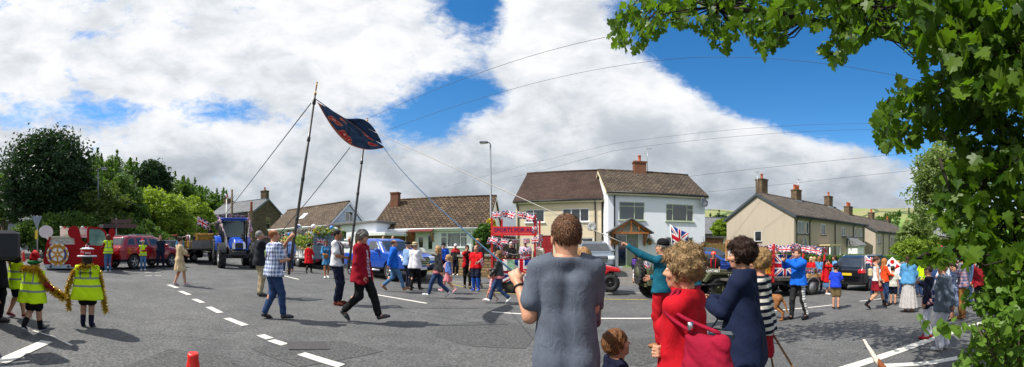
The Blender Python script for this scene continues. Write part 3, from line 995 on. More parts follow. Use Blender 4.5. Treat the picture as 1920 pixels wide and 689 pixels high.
def tinsel(pts, r, n, name, label=None, parent=None, m=None):
 pts = [Vector(p) for p in pts]
 b_v, b_f = [], []
 L = [(pts[i + 1] - pts[i]).length for i in range(len(pts) - 1)]
 for k in range(n):
  q = random.random() * sum(L); i = 0
  while q > L[i] and i < len(L) - 1: q -= L[i]; i += 1
  c = pts[i].lerp(pts[i + 1], q / max(L[i], 1e-6))
  d = Vector(rng.normal(0, 1, 3)).normalized()
  e = d.orthogonal().normalized()
  e = (e * math.cos(k) + d.cross(e) * math.sin(k)) * r * 0.17
  o = d * r * random.uniform(0.6, 1.15)
  j = len(b_v)
  b_v += [c + e, c - e, c + o - e * 0.3, c + o + e * 0.3]
  b_f.append((j, j + 1, j + 2, j + 3))
 m = m or mat('gold_tinsel', '#e2b23c', 0.3, 0.5, 40, metal=0.35)
 me = np_mesh(name, np.array(b_v), np.array(b_f), [m], smooth=False)
 return mobj(name, me, parent)
# ------------------------------------------------------------------ camera, sky, sun
cd = bpy.data.cameras.new('camera'); cam = link(bpy.data.objects.new('camera', cd))
cd.type = 'PANO'
cyc = cd if hasattr(cd, 'panorama_type') else cd.cycles
cyc.panorama_type = 'CENTRAL_CYLINDRICAL'
cyc.central_cylindrical_range_u_min = -960 / F; cyc.central_cylindrical_range_u_max = 960 / F
cyc.central_cylindrical_range_v_min = (HC - 689) / F; cyc.central_cylindrical_range_v_max = HC / F
cyc.central_cylindrical_radius = 1.0
cd.clip_start = 0.05; cd.clip_end = 6000
cam.location = (0, 0, CH); cam.rotation_euler = (R(90), 0, 0)
sc.camera = cam
sc.render.engine = 'CYCLES'
sc.view_settings.view_transform = 'Standard'; sc.view_settings.look = 'None'
sc.view_settings.gamma = 1.0; sc.view_settings.exposure = 0.32; sc.view_settings.use_curve_mapping = False
try:
 sc.cycles.use_denoising = True
 sc.cycles.max_bounces = 6; sc.cycles.diffuse_bounces = 3; sc.cycles.glossy_bounces = 2; sc.cycles.transmission_bounces = 4
 sc.cycles.transparent_max_bounces = 6; sc.cycles.caustics_reflective = False; sc.cycles.caustics_refractive = False
except Exception:
 pass
SUN_EL, SUN_DIR = R(52), Vector((-1.0, -0.30, 0)).normalized()
SUN_DIR = Vector((SUN_DIR.x * math.cos(SUN_EL), SUN_DIR.y * math.cos(SUN_EL), math.sin(SUN_EL)))
ld = bpy.data.lights.new('sun', 'SUN'); ld.energy = 5.0; ld.angle = R(0.53); ld.color = (1.0, 0.95, 0.87)
sun = link(bpy.data.objects.new('sun', ld))
sun.rotation_euler = SUN_DIR.to_track_quat('Z', 'Y').to_euler()
w = bpy.data.worlds.new('World'); sc.world = w; w.use_nodes = True
nt = w.node_tree; S.nt = nt
bg = nt.nodes['Background']; bg.inputs[1].default_value = 0.1
sky = nt.nodes.new('ShaderNodeTexSky'); sky.sky_type = 'NISHITA'; sky.sun_disc = False
sky.sun_elevation = SUN_EL; sky.sun_rotation = math.atan2(SUN_DIR.x, SUN_DIR.y)
sky.air_density = 1.0; sky.dust_density = 0.3; sky.ozone_density = 2.0
dirv = coords('Generated')
dx, dy, dz = xyz(dirv)
az = S.op('ARCTAN2', dx, dy)
hz = S.op('SQRT', dx.sq() + dy.sq())
el = dz / S.op('MAXIMUM', hz, 0.02)
el = S.op('MINIMUM', el, 4.0)
PX = az * F + 960.0
PY = 467.0 - el * F
NV = comb(az * 1.25, el * 2.2, 0.0)
n1 = noise(NV, 2.6, 9, 0.62, 0.25)
n2 = noise(NV, 7.0, 7, 0.65, 0.3)
n5 = noise(comb(az * 2.6, el * 5.0, 0.0), 9.0, 6, 0.7, 0.5)
cov = (n1 - 0.5) * 1.2 + (n2 - 0.5) * 1.15 + (n5 - 0.5) * 0.6 + 0.66
for (gx, gy, sx, sy, wt) in [
  (165, 66, 40, 12, .40), (60, 232, 110, 16, .26), (150, 203, 100, 18, .40), (430, 212, 56, 26, .46), (420, 200, 120, 18, .1), (880, 5, 50, 36, .75), (925, 70, 38, 50, .5),
  (850, 165, 60, 45, .42), (790, 225, 70, 38, .72), (915, 175, 60, 26, .55), (1290, 60, 140, 50, .95), (1440, 140, 120, 62, .95), (1600, 120, 170, 90, 1.1), (1800, 180, 160, 120, .9),
  (1560, 205, 90, 30, .7), (1690, 245, 60, 40, .6), (2150, 150, 250, 160, .7), (1300, -300, 300, 200, .5), (400, -350, 300, 160, .5)]:
 g = ((PX - gx) * (1 / sx)).sq() + ((PY - gy) * (1 / sy)).sq()
 g = S.op('EXPONENT', g * -0.5)
 cov = cov - g * (n2 * 1.7 + 0.15) * wt
for (gx, gy, sx, sy, wt) in [(250, 120, 300, 60, .18), (1050, 60, 90, 80, .6), (1060, 170, 130, 110, .45), (1400, 250, 120, 50, .35), (1250, 200, 110, 70, .4), (1610, 290, 120, 40, .45), (600, 80, 250, 90, .2), (1000, 330, 900, 70, .30)]:
 g = ((PX - gx) * (1 / sx)).sq() + ((PY - gy) * (1 / sy)).sq()
 cov = cov + S.op('EXPONENT', g * -0.5) * wt
cm = cov.step(0.22, 0.70)
n3 = noise(NV, 2.3, 5, 0.55, 0.3)
n4 = noise(comb(az * 1.25 + 0.05, el * 2.2 - 0.06, 0.0), 5.5, 6, 0.6, 0.3)
low = 1.0 - el.step(0.02, 0.50)
mid_ = S.op('EXPONENT', ((PX - 1150.0) * (1 / 520)).sq() * -0.5)
sh = (n3 * 0.55 + n4 * 0.45).step(0.33, 0.66) * 0.60 + (1.0 - low) * 0.42 + 0.10 - low * mid_ * 0.22
cc = ramp(sh, [(0.0, (2.5, 2.85, 3.3)), (0.42, (4.6, 4.95, 5.4)), (0.75, (6.8, 7.0, 7.3)), (1.0, (8.2, 8.25, 8.4))])
hs_ = nt.nodes.new('ShaderNodeHueSaturation'); hs_.inputs['Saturation'].default_value = 1.38; hs_.inputs['Value'].default_value = 1.40
nt.links.new(sky.outputs[0], hs_.inputs['Color'])
fin = mix(cm, hs_.outputs[0], cc)
nt.links.new(fin, bg.inputs[0])
# ------------------------------------------------------------------ ground
def asphalt_pat(co):
 big = noise(co, 0.35, 4, 0.6).step(0.3, 0.7)
 mid = noise(co, 1.6, 6, 0.7).step(0.35, 0.7)
 fine = noise(co, 24, 4, 0.85).step(0.34, 0.66)
 stain = noise(co, 0.8, 6, 0.72, 0.6).step(0.58, 0.72)
 grit = voro(co, 22)
 x, y, z = xyz(co)
 k = mix(big, '#5f6060', '#737372')
 k = mix(mid * 0.5, k, '#878685')
 k = mix(stain * 0.5, k, '#3e3e3f')
 k = mix(fine * 0.75, k, '#303133')
 k = mix((grit < 0.16) * 0.6, k, '#8b8c8c')
 wx = noise(co, 0.9, 3, 0.5) - 0.5
 crack = voro(comb(x + wx * 1.2, y + wx * 1.4, z), 0.42, 'DISTANCE_TO_EDGE')
 k = mix((crack < 0.004) * (noise(co, 0.5, 2) > 0.57) * 0.55, k, '#26272a')
 rust = noise(co, 0.75, 5, 0.7).step(0.66, 0.74)
 k = mix(rust * 0.45, k, '#6d5f4c')
 return k
ASPH = mat('asphalt', (0.1, 0.1, 0.1), 0.88, 0.0, pat=asphalt_pat, bump=0.55, bumpf=lambda co: noise(co, 70, 4, 0.75), spec=0.25)
PATCH = mat('asphalt_patch', (0.1, 0.1, 0.1), 0.9, 0.0, pat=lambda co: mix(noise(co, 24, 4, 0.85).step(.3, .7), '#37383a', '#6a6a69'), bump=0.5, bs=80, spec=0.2)
PAVE = mat('pavement_tarmac', '#5b5c5e', 0.9, 0.25, 3, 0.4, 60)
KERB = mat('kerb_stone', '#87857f', 0.85, 0.2, 4, 0.4, 40)
GRASS = mat('grass_ground', '#56722f', 0.95, 0.4, 2.5, 0.7, 40)
DRIVE = mat('driveway', '#6a6660', 0.9, 0.25, 2.5, 0.5, 40)
def marking_pat(co):
 return mix((noise(co, 14, 5, 0.75).step(0.56, 0.70)) * 0.75, '#d5d2c8', '#77777a')
LINE = mat('road_paint', '#d5d2c8', 0.75, 0.1, 8, 0.3, 60, pat=marking_pat)
def sheet(name, xs, ys_of, zf, m, kind='structure'):
 v, f = [], []
 n = None
 for x in xs:
  ys = ys_of(x)
  n = len(ys)
  for y in ys: v.append((x, y, zf(x, y)))
 for i in range(len(xs) - 1):
  for j in range(n - 1):
   a = i * n + j
   f.append((a, a + n, a + n + 1, a + 1))
 me = np_mesh(name, np.array(v), np.array(f), [m], smooth=True)
 o = mobj(name, me); tag(o, kind=kind); return o
xs0 = sorted(set(list(np.linspace(-120, 140, 131)) + KX + [3.2, 3.21, 7.39, 7.4]))
gv, gf = [], []
rad = [0.0, 4, 8, 12, 16, 20, 25, 30, 36, 44, 55, 70, 90, 120, 200, 400, 800, 1600]
NA = 96
for r_ in rad:
 for k in range(NA):
  a = 2 * PI * k / NA
  x, y = r_ * math.sin(a), r_ * math.cos(a)
  gv.append((x, y, zg(x, y) - 0.14 if r_ < 120 else zg(x, y) - 0.14 - (r_ - 120) * 0.012))
for i in range(len(rad) - 1):
 for k in range(NA):
  j = (k + 1) % NA
  gf.append((i * NA + k, i * NA + j, i * NA + NA + j, i * NA + NA + k))
go = mobj('ground', np_mesh('ground', gv, gf, [GRASS])); tag(go, kind='structure')
sheet('road', xs0, lambda x: [ykerb(x) + t for t in np.concatenate([np.linspace(-0.0, -16, 17), [-20, -26, -34, -50, -80]])], lambda x, y: zroad(x, y) if -80 < x < 80 else -SL * max(-80, min(80, x)), ASPH)
sheet('garden_ground', [x for x in xs0 if -60 <= x <= 60], lambda x: [ykerb(x) + t for t in (2.0, 4, 7, 10, 14, 20, 30, 44)], lambda x, y: zg(x, y) + 0.004, GRASS)
sheet('pavement', xs0, lambda x: [ykerb(x) + t for t in (0.12, 0.6, 1.2, 2.1)], lambda x, y: zg(x, y) + 0.008, PAVE)
kv, kf = [], []
for x in xs0:
 y = ykerb(x); zt = zg(x, y + 0.12) + 0.012
 kv += [(x, y, zroad(x, y) - 0.02), (x, y + 0.003, zt - 0.015), (x, y + 0.018, zt), (x, y + 0.125, zt), (x, y + 0.125, zt - 0.1)]
for i in range(len(xs0) - 1):
 for j in range(4):
  a = i * 5 + j
  kf.append((a, a + 5, a + 6, a + 1))
tag(mobj('kerb', np_mesh('kerb', kv, np.array(kf), [KERB], smooth=False)), kind='structure')
def poly_sheet(name, pts, m, dz, kind='structure', step_=1.0):
 import bmesh
 b = bmesh.new()
 vs = [b.verts.new((x, y, 0)) for x, y in pts]
 b.faces.new(vs)
 for _ in range(3):
  long = [e for e in b.edges if e.calc_length() > step_]
  if not long: break
  bmesh.ops.subdivide_edges(b, edges=long, cuts=2, use_grid_fill=True)
  bmesh.ops.triangulate(b, faces=[f for f in b.faces if len(f.verts) > 4])
 for v_ in b.verts: v_.co.z = zg(v_.co.x, v_.co.y) + dz
 bmesh.ops.recalc_face_normals(b, faces=b.faces)
 me = bpy.data.meshes.new(name); b.to_mesh(me); b.free()
 me.materials.append(m)
 for p in me.polygons:
  if p.normal.z < 0: p.flip()
 o = mobj(name, me); tag(o, kind=kind); return o
def strip(name, pts, wd, m=LINE, dz=0.009):
 L = []
 for (x0, y0), (x1, y1) in zip(pts, pts[1:]):
  n = max(1, int(math.hypot(x1 - x0, y1 - y0) / 0.5))
  L += [(x0 + (x1 - x0) * i / n, y0 + (y1 - y0) * i / n) for i in range(n)]
 L.append(pts[-1])
 v, f = [], []
 for i, (x, y) in enumerate(L):
  ax, ay = L[max(i - 1, 0)]; bx, by = L[min(i + 1, len(L) - 1)]
  q = math.hypot(bx - ax, by - ay)
  nx, ny = -(by - ay) / q * wd / 2, (bx - ax) / q * wd / 2
  for s_ in (-1, 1): v.append((x + s_ * nx, y + s_ * ny, zg(x, y) + dz))
 for i in range(len(L) - 1): f.append((2 * i, 2 * i + 2, 2 * i + 3, 2 * i + 1))
 o = mobj(name, np_mesh(name, v, np.array(f), [m], smooth=False)); tag(o, kind='structure'); return o
def gxy(px, py):
 return gp(px, py)[:2]
for a, b in (((528, 517), (560, 525)), ((690, 551), (800, 570)), ((922, 586), (1010, 592)), ((1090, 598), (1232, 598)), ((1380, 590), (1562, 573)), ((1612, 566), (1655, 561))):
 strip('road_marking', [gxy(*a), gxy((a[0] + b[0]) / 2, (a[1] + b[1]) / 2 + (0.004 * abs(b[0] - a[0]) if a[0] > 900 else 0)), gxy(*b)], 0.12)
for a, b in (((316, 535), (332, 541)), ((338, 547), (355, 554)), ((364, 562), (380, 569)), ((391, 577), (413, 588)), ((425, 598), (460, 612)), ((488, 630), (506, 637)), ((508, 640), (534, 648)), ((565, 665), (640, 689))):
 strip('road_marking', [gxy(*a), gxy(*b)], 0.16)
for a, b in (((271, 507), (300, 507)), ((271, 512), (302, 512)), ((272, 518), (303, 518))):
 strip('road_marking', [gxy(*a), gxy(b[0] - 18, b[1])], 0.16); strip('road_marking', [gxy(a[0] + 19, a[1]), gxy(*b)], 0.16)
strip('road_marking', [gxy(1580, 694), gxy(1660, 668), gxy(1740, 640), gxy(1800, 620), gxy(1860, 600)], 0.20)
strip('road_marking', [gxy(1655, 688), gxy(1740, 683), gxy(1800, 672)], 0.16)
strip('road_marking', [gxy(0, 682), gxy(50, 659), gxy(88, 642)], 0.20)
strip('road_marking', [gxy(62, 622), gxy(100, 633), gxy(135, 650)], 0.05)
strip('yellow_marking', [gxy(843, 533), gxy(905, 547), gxy(1000, 556)], 0.08, mat('yellow_paint', '#b7a040', 0.8, 0.3, 6))
strip('yellow_marking', [gxy(1125, 562), gxy(1215, 563)], 0.08, MATS['yellow_paint'])
poly_sheet('road_patch', [gxy(825, 610), gxy(940, 600), gxy(1010, 622), gxy(985, 655), gxy(880, 650), gxy(815, 632)], PATCH, 0.005)
poly_sheet('road_patch', [gxy(1140, 640), gxy(1230, 633), gxy(1300, 660), gxy(1200, 688), gxy(1120, 680)], PATCH, 0.005)
poly_sheet('road_patch', [gxy(470, 655), gxy(520, 642), gxy(640, 640), gxy(720, 660), gxy(560, 690)], PATCH, 0.005)
poly_sheet('road_patch', [gxy(230, 690), gxy(320, 655), gxy(420, 668), gxy(480, 690)], PATCH, 0.005)
mo = MB(); cx_, cy_, cz_, _d = gp(577, 650)
mo.box((-0.3, -0.22, 0.0), (0.3, 0.22, 0.012), mat('cast_iron', (0.06, 0.055, 0.055), 0.6, 0.3, 30, 0.5, 40), Matrix.Translation((cx_, cy_, cz_)) @ Matrix.Rotation(0.7, 4, 'Z') @ Matrix.Rotation(math.atan(SL), 4, 'Y'))
tag(mo.build('manhole_cover'), 'square cast iron manhole cover set in the asphalt by the give way dashes', 'manhole cover')
poly_sheet('driveway', [(2.9, 14.9), (7.6, 14.8), (8.5, 23.0), (6.4, 23.0), (6.2, 24.8), (1.6, 26.0), (2.2, 20)], DRIVE, 0.012)
# ------------------------------------------------------------------ leaves and trees
def leaf_cloud(P, size, m_name, norm_up=0.4, sizev=0.35, shape='rhomb'):
 n = len(P)
 N = rng.normal(0, 1, (n, 3)); N[:, 2] += norm_up * 2
 N /= np.linalg.norm(N, axis=1)[:, None]
 U = np.cross(N, rng.normal(0, 1, (n, 3))); U /= np.linalg.norm(U, axis=1)[:, None] + 1e-9
 W = np.cross(N, U)
 s_ = size * (1 + sizev * rng.uniform(-1, 1, n))[:, None]
 bend = N * s_ * 0.15
 v = np.stack([P - U * s_, P - W * s_ * 0.55 + bend, P + U * s_, P + W * s_ * 0.55 + bend], 1).reshape(-1, 3)
 f = np.arange(4 * n).reshape(-1, 4)
 return v, f
def clumps(c, r, n, per, cr, shell=0.55, bottom=-0.7):
 c = np.array(c); r = np.array(r)
 out = []
 for _ in range(n):
  d = rng.normal(0, 1, 3); d /= np.linalg.norm(d)
  if d[2] < bottom: d[2] = -d[2] * 0.3
  q = (shell + (1 - shell) * rng.uniform() ** 0.6) * rng.uniform(0.85, 1.08)
  p = c + d * r * q
  k = int(per * rng.uniform(0.6, 1.4))
  e = rng.normal(0, 1, (k, 3)); e /= np.linalg.norm(e, axis=1)[:, None]
  e *= (rng.uniform(0.3, 1, k) ** 0.5)[:, None]
  out.append(p + e * cr * rng.uniform(0.6, 1.35) * np.array([1, 1, 0.62]))
 return np.concatenate(out)
BARK = mat('bark', '#5d5145', 0.95, 0.35, 6, 0.9, 14)
def limbs(b, base, top, r0, targets, m=BARK):
 b.tube([base, Vector(base).lerp(top, 0.5) + Vector((0.08, -0.05, 0)), top], [r0, r0 * 0.75, r0 * 0.4], m, 8)
 for t in targets:
  k = random.uniform(0.35, 0.85)
  a = Vector(base).lerp(Vector(top), k)
  t = Vector(t)
  b.tube([a, a.lerp(t, 0.5) + Vector((0, 0, 0.1)), t], [r0 * 0.42, r0 * 0.26, r0 * 0.08], m, 6, caps=False)
def tree(name, label, px, d, ytop, ybot, wpx, m, leaf=0.16, dens=1.0, lobes=None, group=None, trunk=0.16, clr=0.55, cat='tree', conif=False, up=0.4):
 x, y = polar(px, d)
 z0 = zg(x, y) - 0.1
 zt, zb = zat(ytop, d), max(zat(ybot, d), z0 + 0.1)
 rx = wpx / F * d / 2
 root = empty(name, (x, y, z0), 0, label, cat, group)
 o = np.array((x, y, z0))
 hh = zt - zb
 P = []
 if conif:
  n = int(46 * dens)
  for i in range(n):
   t = (i + rng.uniform()) / n
   zc = zb + hh * t
   rr = rx * (1 - t) ** 0.8 * rng.uniform(0.75, 1.05) + 0.08 * rx
   a = rng.uniform(0, 2 * PI)
   L = np.linspace(0.15, 1, 9)
   for l in L:
    k = 14
    e = rng.normal(0, 1, (k, 3)) * np.array([.16, .16, .09]) * rx
    P.append(np.array((x + math.cos(a) * rr * l, y + math.sin(a) * rr * l, zc + hh * 0.05 * (l - 0.3) + hh * 0.03 * l * l)) + e)
  P = np.concatenate(P)
 else:
  c = (x, y, (zt + zb) / 2)
  P = clumps(c, (rx, rx, hh / 2), int(70 * dens), 75, rx * 0.26 + 0.1)
  if lobes:
   Q = [P]
   for (lx, lz, lr) in lobes:       # side lobes: offsets in crown radii
    Q.append(clumps((x + lx * rx * math.cos(th(px)), y - lx * rx * math.sin(th(px)), (zt + zb) / 2 + lz * hh / 2), (rx * lr, rx * lr, hh / 2 * lr), int(34 * dens), 75, rx * 0.2 + 0.1))
   P = np.concatenate(Q)
 if m == LEAF_DARK and not conif:      # ragged, upswept sprays
  q = rng.uniform(0, 1, len(P)) < .22; P[q] = o + (P[q] - o) * (1 + .07 * rng.uniform(0, 1, (q.sum(), 1)) ** 2) + np.array((0, 0, .14)) * rng.uniform(0, 1, (q.sum(), 1))
 P[:, 2] = np.maximum(P[:, 2], z0 + 0.15)
 v, f = leaf_cloud(P - o, leaf, '', up)
 me = np_mesh('crown', v, f, [m], smooth=False)
 mobj('crown', me, root)
 b = MB()
 tg = [(P[i] - o).tolist() for i in rng.integers(0, len(P), 9)]
 limbs(b, (0, 0, 0), Vector((0.1, 0, (zb + hh * (0.85 if conif else 0.62)) - z0)), trunk, tg)
 b.build('trunk', root)
 return root
LEAF_DARK = foliage('dark_evergreen_leaf', (0.012, 0.034, 0.012), (0.040, 0.085, 0.026), 0.18)
LEAF_MID = foliage('mid_green_leaf', (0.036, 0.086, 0.015), (0.110, 0.190, 0.032), 0.36)
LEAF_LIGHT = foliage('light_green_leaf', (0.130, 0.210, 0.024), (0.280, 0.370, 0.050), 0.42)
LEAF_OLIVE = foliage('olive_green_leaf', (0.055, 0.098, 0.020), (0.140, 0.185, 0.042), 0.34)
LEAF_HEDGE = foliage('hedge_leaf', (0.030, 0.085, 0.012), (0.095, 0.200, 0.030), 0.30)
LEAF_SILVER = foliage('pale_leaf', (0.12, 0.19, 0.05), (0.26, 0.33, 0.12), 0.38)
tree('dark_cypress_tree', 'tall broad dark evergreen tree behind the red sleigh', 88, 31, 250, 440, 165, LEAF_DARK, 0.14, 5.5, [(-0.35, -0.25, 0.6), (0.55, -0.45, 0.62), (0.1, 0.35, 0.55), (0.45, 0.05, 0.5)], trunk=0.4, up=0.1)
tree('dark_cypress_tree', 'dark evergreen tree with a ragged pointed top behind the roundest green trees', 287, 60, 306, 372, 62, LEAF_DARK, 0.24, 2.4, [(0.2, -0.4, 0.7), (-0.3, -0.5, 0.6)], trunk=0.4, up=0.1)
tree('bushy_tree', 'olive green bushy tree between the dark evergreen and the brown signpost', 190, 30, 350, 470, 110, LEAF_OLIVE, 0.15, 1.7, [(-0.5, -0.3, 0.6), (0.5, -0.2, 0.6)])
tree('bushy_tree', 'mid green tree standing just behind the brown signpost', 232, 33, 336, 470, 90, LEAF_MID, 0.17, 1.7, [(0.4, -0.3, 0.6), (-0.4, 0.1, 0.5)])
tree('willow_tree', 'bright yellow-green tree behind the red car roof', 300, 38, 352, 470, 120, LEAF_LIGHT, 0.18, 2.2, [(0.45, -0.25, 0.65), (-0.5, -0.1, 0.55)])
tree('willow_tree', 'light green tree beside the hay trailer bunting', 362, 46, 376, 462, 78, LEAF_LIGHT, 0.2, 1.6, [(0.5, -0.3, 0.6)])
tree('bushy_tree', 'dark green bush under the tall evergreen beside the sleigh', 110, 27, 405, 480, 150, LEAF_MID, 0.13, 1.6, [(-0.6, -0.1, 0.6), (0.6, -0.1, 0.6)], cat='bush')
tree('bushy_tree', 'low green bush behind the red car', 262, 29, 418, 485, 110, LEAF_MID, 0.13, 1.5, [(-0.5, 0, 0.6)], cat='bush')
tree('bushy_tree', 'green tree at the edge of the photo behind the black mirror', 8, 36, 330, 440, 70, LEAF_MID, 0.2, 1.4)
tree('dark_cypress_tree', 'far dark tree on the wooded hill beside the stone house chimney', 392, 95, 372, 432, 60, LEAF_MID, 0.5, 1.1)
tree('bushy_tree', 'far green tree on the wooded hill above the light green trees', 345, 80, 352, 420, 70, LEAF_MID, 0.45, 1.2)
# ------------------------------------------------------------------ far hills
def hill(name, d, prof, m, depth=160, base=-20, nr=7):
 pxs = np.linspace(prof[0][0], prof[-1][0], 90)
 ys = np.interp(pxs, [p[0] for p in prof], [p[1] for p in prof])
 v, f = [], []
 for j in range(nr + 2):
  t = j / nr
  for px, yy in zip(pxs, ys):
   dd = d + depth * min(t, 1.25)
   zt = zat(yy, d + depth)
   zz = base + (zt - base) * math.sin(min(t, 1.0) * PI / 2) ** 1.0 if t <= 1 else zt - 12
   x, y = polar(px, dd)
   v.append((x, y, zz + 1.6 * math.sin(px * 0.05 + j * 1.7) * (t < 1)))
 n = len(pxs)
 for j in range(nr + 1):
  for i in range(n - 1):
   f.append((j * n + i, j * n + i + 1, j * n + n + i + 1, j * n + n + i))
 o = mobj(name, np_mesh(name, v, np.array(f), [m], smooth=True)); tag(o, kind='structure'); return o, v, n
def hill_pat(co):
 x, y, z = xyz(co)
 k = mix(noise(co, 0.012, 4).step(0.35, 0.65), '#567a32', '#76944a')
 k = mix(z.step(38, 62) * noise(co, 0.02, 5).step(0.25, 0.6), k, '#84825a')
 k = mix((voro(co, 0.011, 'DISTANCE_TO_EDGE') < 0.045) * 0.8, k, '#2f4a22')
 k = mix(noise(co, 0.03, 6, 0.7).step(0.60, 0.66) * 0.9, k, '#2d4a22')
 return k
HILL = mat('hill_pasture', '#6f9438', 0.95, 0.0, pat=hill_pat)
WOODS = mat('wooded_slope', '#2f4a20', 0.95, 0.45, 0.12, 0.0)
hill('hill', 520, [(1180, 398), (1300, 397), (1335, 395), (1370, 396), (1480, 402), (1560, 399), (1600, 393), (1660, 391), (1700, 393), (1760, 396), (1900, 400), (2000, 402)], HILL, 260, -26)
hl, hv_, hn = hill('wooded_hill', 110, [(-60, 345), (60, 335), (150, 322), (200, 318), (240, 324), (290, 342), (330, 356), (380, 374), (420, 392), (470, 425), (500, 440)], WOODS, 80, 0)
def forest(name, d0, d1, prof, n, hgt, m, leaf, conif=0.4, base=0):
 Ps = []
 for _ in range(n):
  px = rng.uniform(prof[0][0], prof[-1][0]); yy = np.interp(px, [p[0] for p in prof], [p[1] for p in prof])
  t = rng.uniform(0.05, 1.0)
  d = d0 + (d1 - d0) * t
  zt = zat(yy, d1)
  zz = base + (zt - base) * math.sin(t * PI / 2)
  x, y = polar(px, d)
  h = hgt * rng.uniform(0.6, 1.25)
  if rng.uniform() < conif:
   k = 70; u = rng.uniform(0, 1, k); a = rng.uniform(0, 2 * PI, k); rr = (1 - u) * h * 0.24 * rng.uniform(0.5, 1, k)
   Ps.append(np.stack([x + rr * np.cos(a), y + rr * np.sin(a), zz + u * h * 1.25], 1))
  else:
   k = 90; e = rng.normal(0, 1, (k, 3)); e /= np.linalg.norm(e, axis=1)[:, None]
   Ps.append(np.array((x, y, zz + h * 0.45)) + e * np.array([0.36, 0.36, 0.45]) * h * (rng.uniform(0.6, 1.05, k))[:, None])
 v, f = leaf_cloud(np.concatenate(Ps), leaf, '', 0.4)
 o = mobj(name, np_mesh(name, v, f, [m], smooth=False)); tag(o, 'wood of mixed conifers and broadleaf trees covering the far hillside' if base >= 0 else 'belt of far trees along the foot of the green hill', 'woodland', kind='stuff')
 return o
forest('woodland', 112, 188, [(-40, 352), (60, 342), (150, 330), (200, 326), (240, 332), (290, 350), (330, 364), (380, 382), (418, 398), (440, 415)], 420, 7.5, LEAF_MID, 0.75, 0.4, 0)
forest('far_treeline', 240, 330, [(1290, 440), (1330, 424), (1372, 420), (1400, 428)], 60, 9, LEAF_DARK, 1.1, 0.2, -4)
forest('far_treeline', 330, 520, [(1590, 432), (1640, 420), (1690, 405), (1720, 415), (1800, 410)], 120, 9, LEAF_MID, 1.3, 0.1, -14)
tree('pale_tree', 'pale silvery green tree beyond the second tan house', 1722, 34, 408, 480, 66, LEAF_SILVER, 0.17, 1.5, [(0.4, -0.4, 0.6)])
tree('pale_tree', 'pale green sunlit tree rising behind the overhanging sycamore leaves', 1790, 26, 250, 470, 150, LEAF_SILVER, 0.13, 2.2, [(-0.3, 0.2, 0.6)], trunk=0.25)
tree('bushy_tree', 'yellow-green bush behind the crowd at the end of the hedge', 1735, 27, 448, 492, 100, LEAF_LIGHT, 0.12, 1.6, [(-0.6, -0.1, 0.6), (0.6, 0.2, 0.6)], cat='bush')
tree('bushy_tree', 'green tree between the brick garage and the tan house', 1352, 44, 410, 450, 34, LEAF_LIGHT, 0.2, 0.9)
tree('conifer_bush', 'clipped green conifer bush with yellow tips beside the bungalow wall', 906, 20.0, 420, 470, 30, LEAF_HEDGE, 0.07, 1.3, cat='bush', up=0.2)
tree('flower_bush', 'bush of yellow flowers at the corner behind the first float', 921, 21.5, 412, 440, 16, foliage('yellow_blossom', (0.45, 0.30, 0.02), (0.70, 0.55, 0.05), 0.2), 0.06, 0.5, cat='bush')
def hedge(label, p0, p1, hgt, wd, n, m=LEAF_HEDGE, leaf=0.06):
 (x0, y0), (x1, y1) = p0, p1
 L = math.hypot(x1 - x0, y1 - y0); ux, uy = (x1 - x0) / L, (y1 - y0) / L
 P = []
 for _ in range(n):
  s_ = rng.uniform(0, L); side = rng.integers(0, 3)
  a = rng.uniform(-wd / 2, wd / 2); h = rng.uniform(0, hgt)
  if side == 0: h = hgt * rng.uniform(0.94, 1.03)
  elif side == 1: a = -wd / 2 * rng.uniform(0.85, 1.05)
  else: a = wd / 2 * rng.uniform(0.8, 1.05)
  x, y = x0 + ux * s_ - uy * a, y0 + uy * s_ + ux * a
  P.append((x, y, zg(x, y) + h))
 P = np.array(P)
 o = empty('hedge', (x0, y0, zg(x0, y0)), 0, label, 'hedge')
 v, f = leaf_cloud(P - np.array(o.location), leaf, '', 0.2)
 mobj('foliage', np_mesh('foliage', v, f, [m], smooth=False), o)
 b = MB()
 for k in range(int(L)):
  x, y = ux * (k + 0.5), uy * (k + 0.5)
  b.tube([(x, y, 0.0), (x + 0.05, y, hgt * 0.8)], 0.03, BARK, 5)
 M = Matrix(((ux, -uy, 0, 0), (uy, ux, 0, 0), (0, 0, 1, 0), (0, 0, 0, 1)))
 dz1 = zg(x1, y1) - zg(x0, y0)
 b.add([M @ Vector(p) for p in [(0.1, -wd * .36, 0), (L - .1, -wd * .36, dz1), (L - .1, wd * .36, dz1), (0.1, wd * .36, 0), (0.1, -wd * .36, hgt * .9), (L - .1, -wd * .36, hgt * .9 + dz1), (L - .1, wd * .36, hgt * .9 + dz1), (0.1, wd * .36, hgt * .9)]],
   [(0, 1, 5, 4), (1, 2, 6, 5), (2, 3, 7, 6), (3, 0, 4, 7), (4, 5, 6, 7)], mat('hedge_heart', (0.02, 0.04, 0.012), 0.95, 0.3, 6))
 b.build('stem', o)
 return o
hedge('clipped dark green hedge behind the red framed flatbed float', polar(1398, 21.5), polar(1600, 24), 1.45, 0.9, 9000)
hedge('bright green flat topped hedge beyond the black car', polar(1592, 21.5), polar(1688, 26.5), 1.6, 1.0, 9000, foliage('bright_hedge_leaf', (0.06, 0.15, 0.012), (0.14, 0.28, 0.03), 0.32))
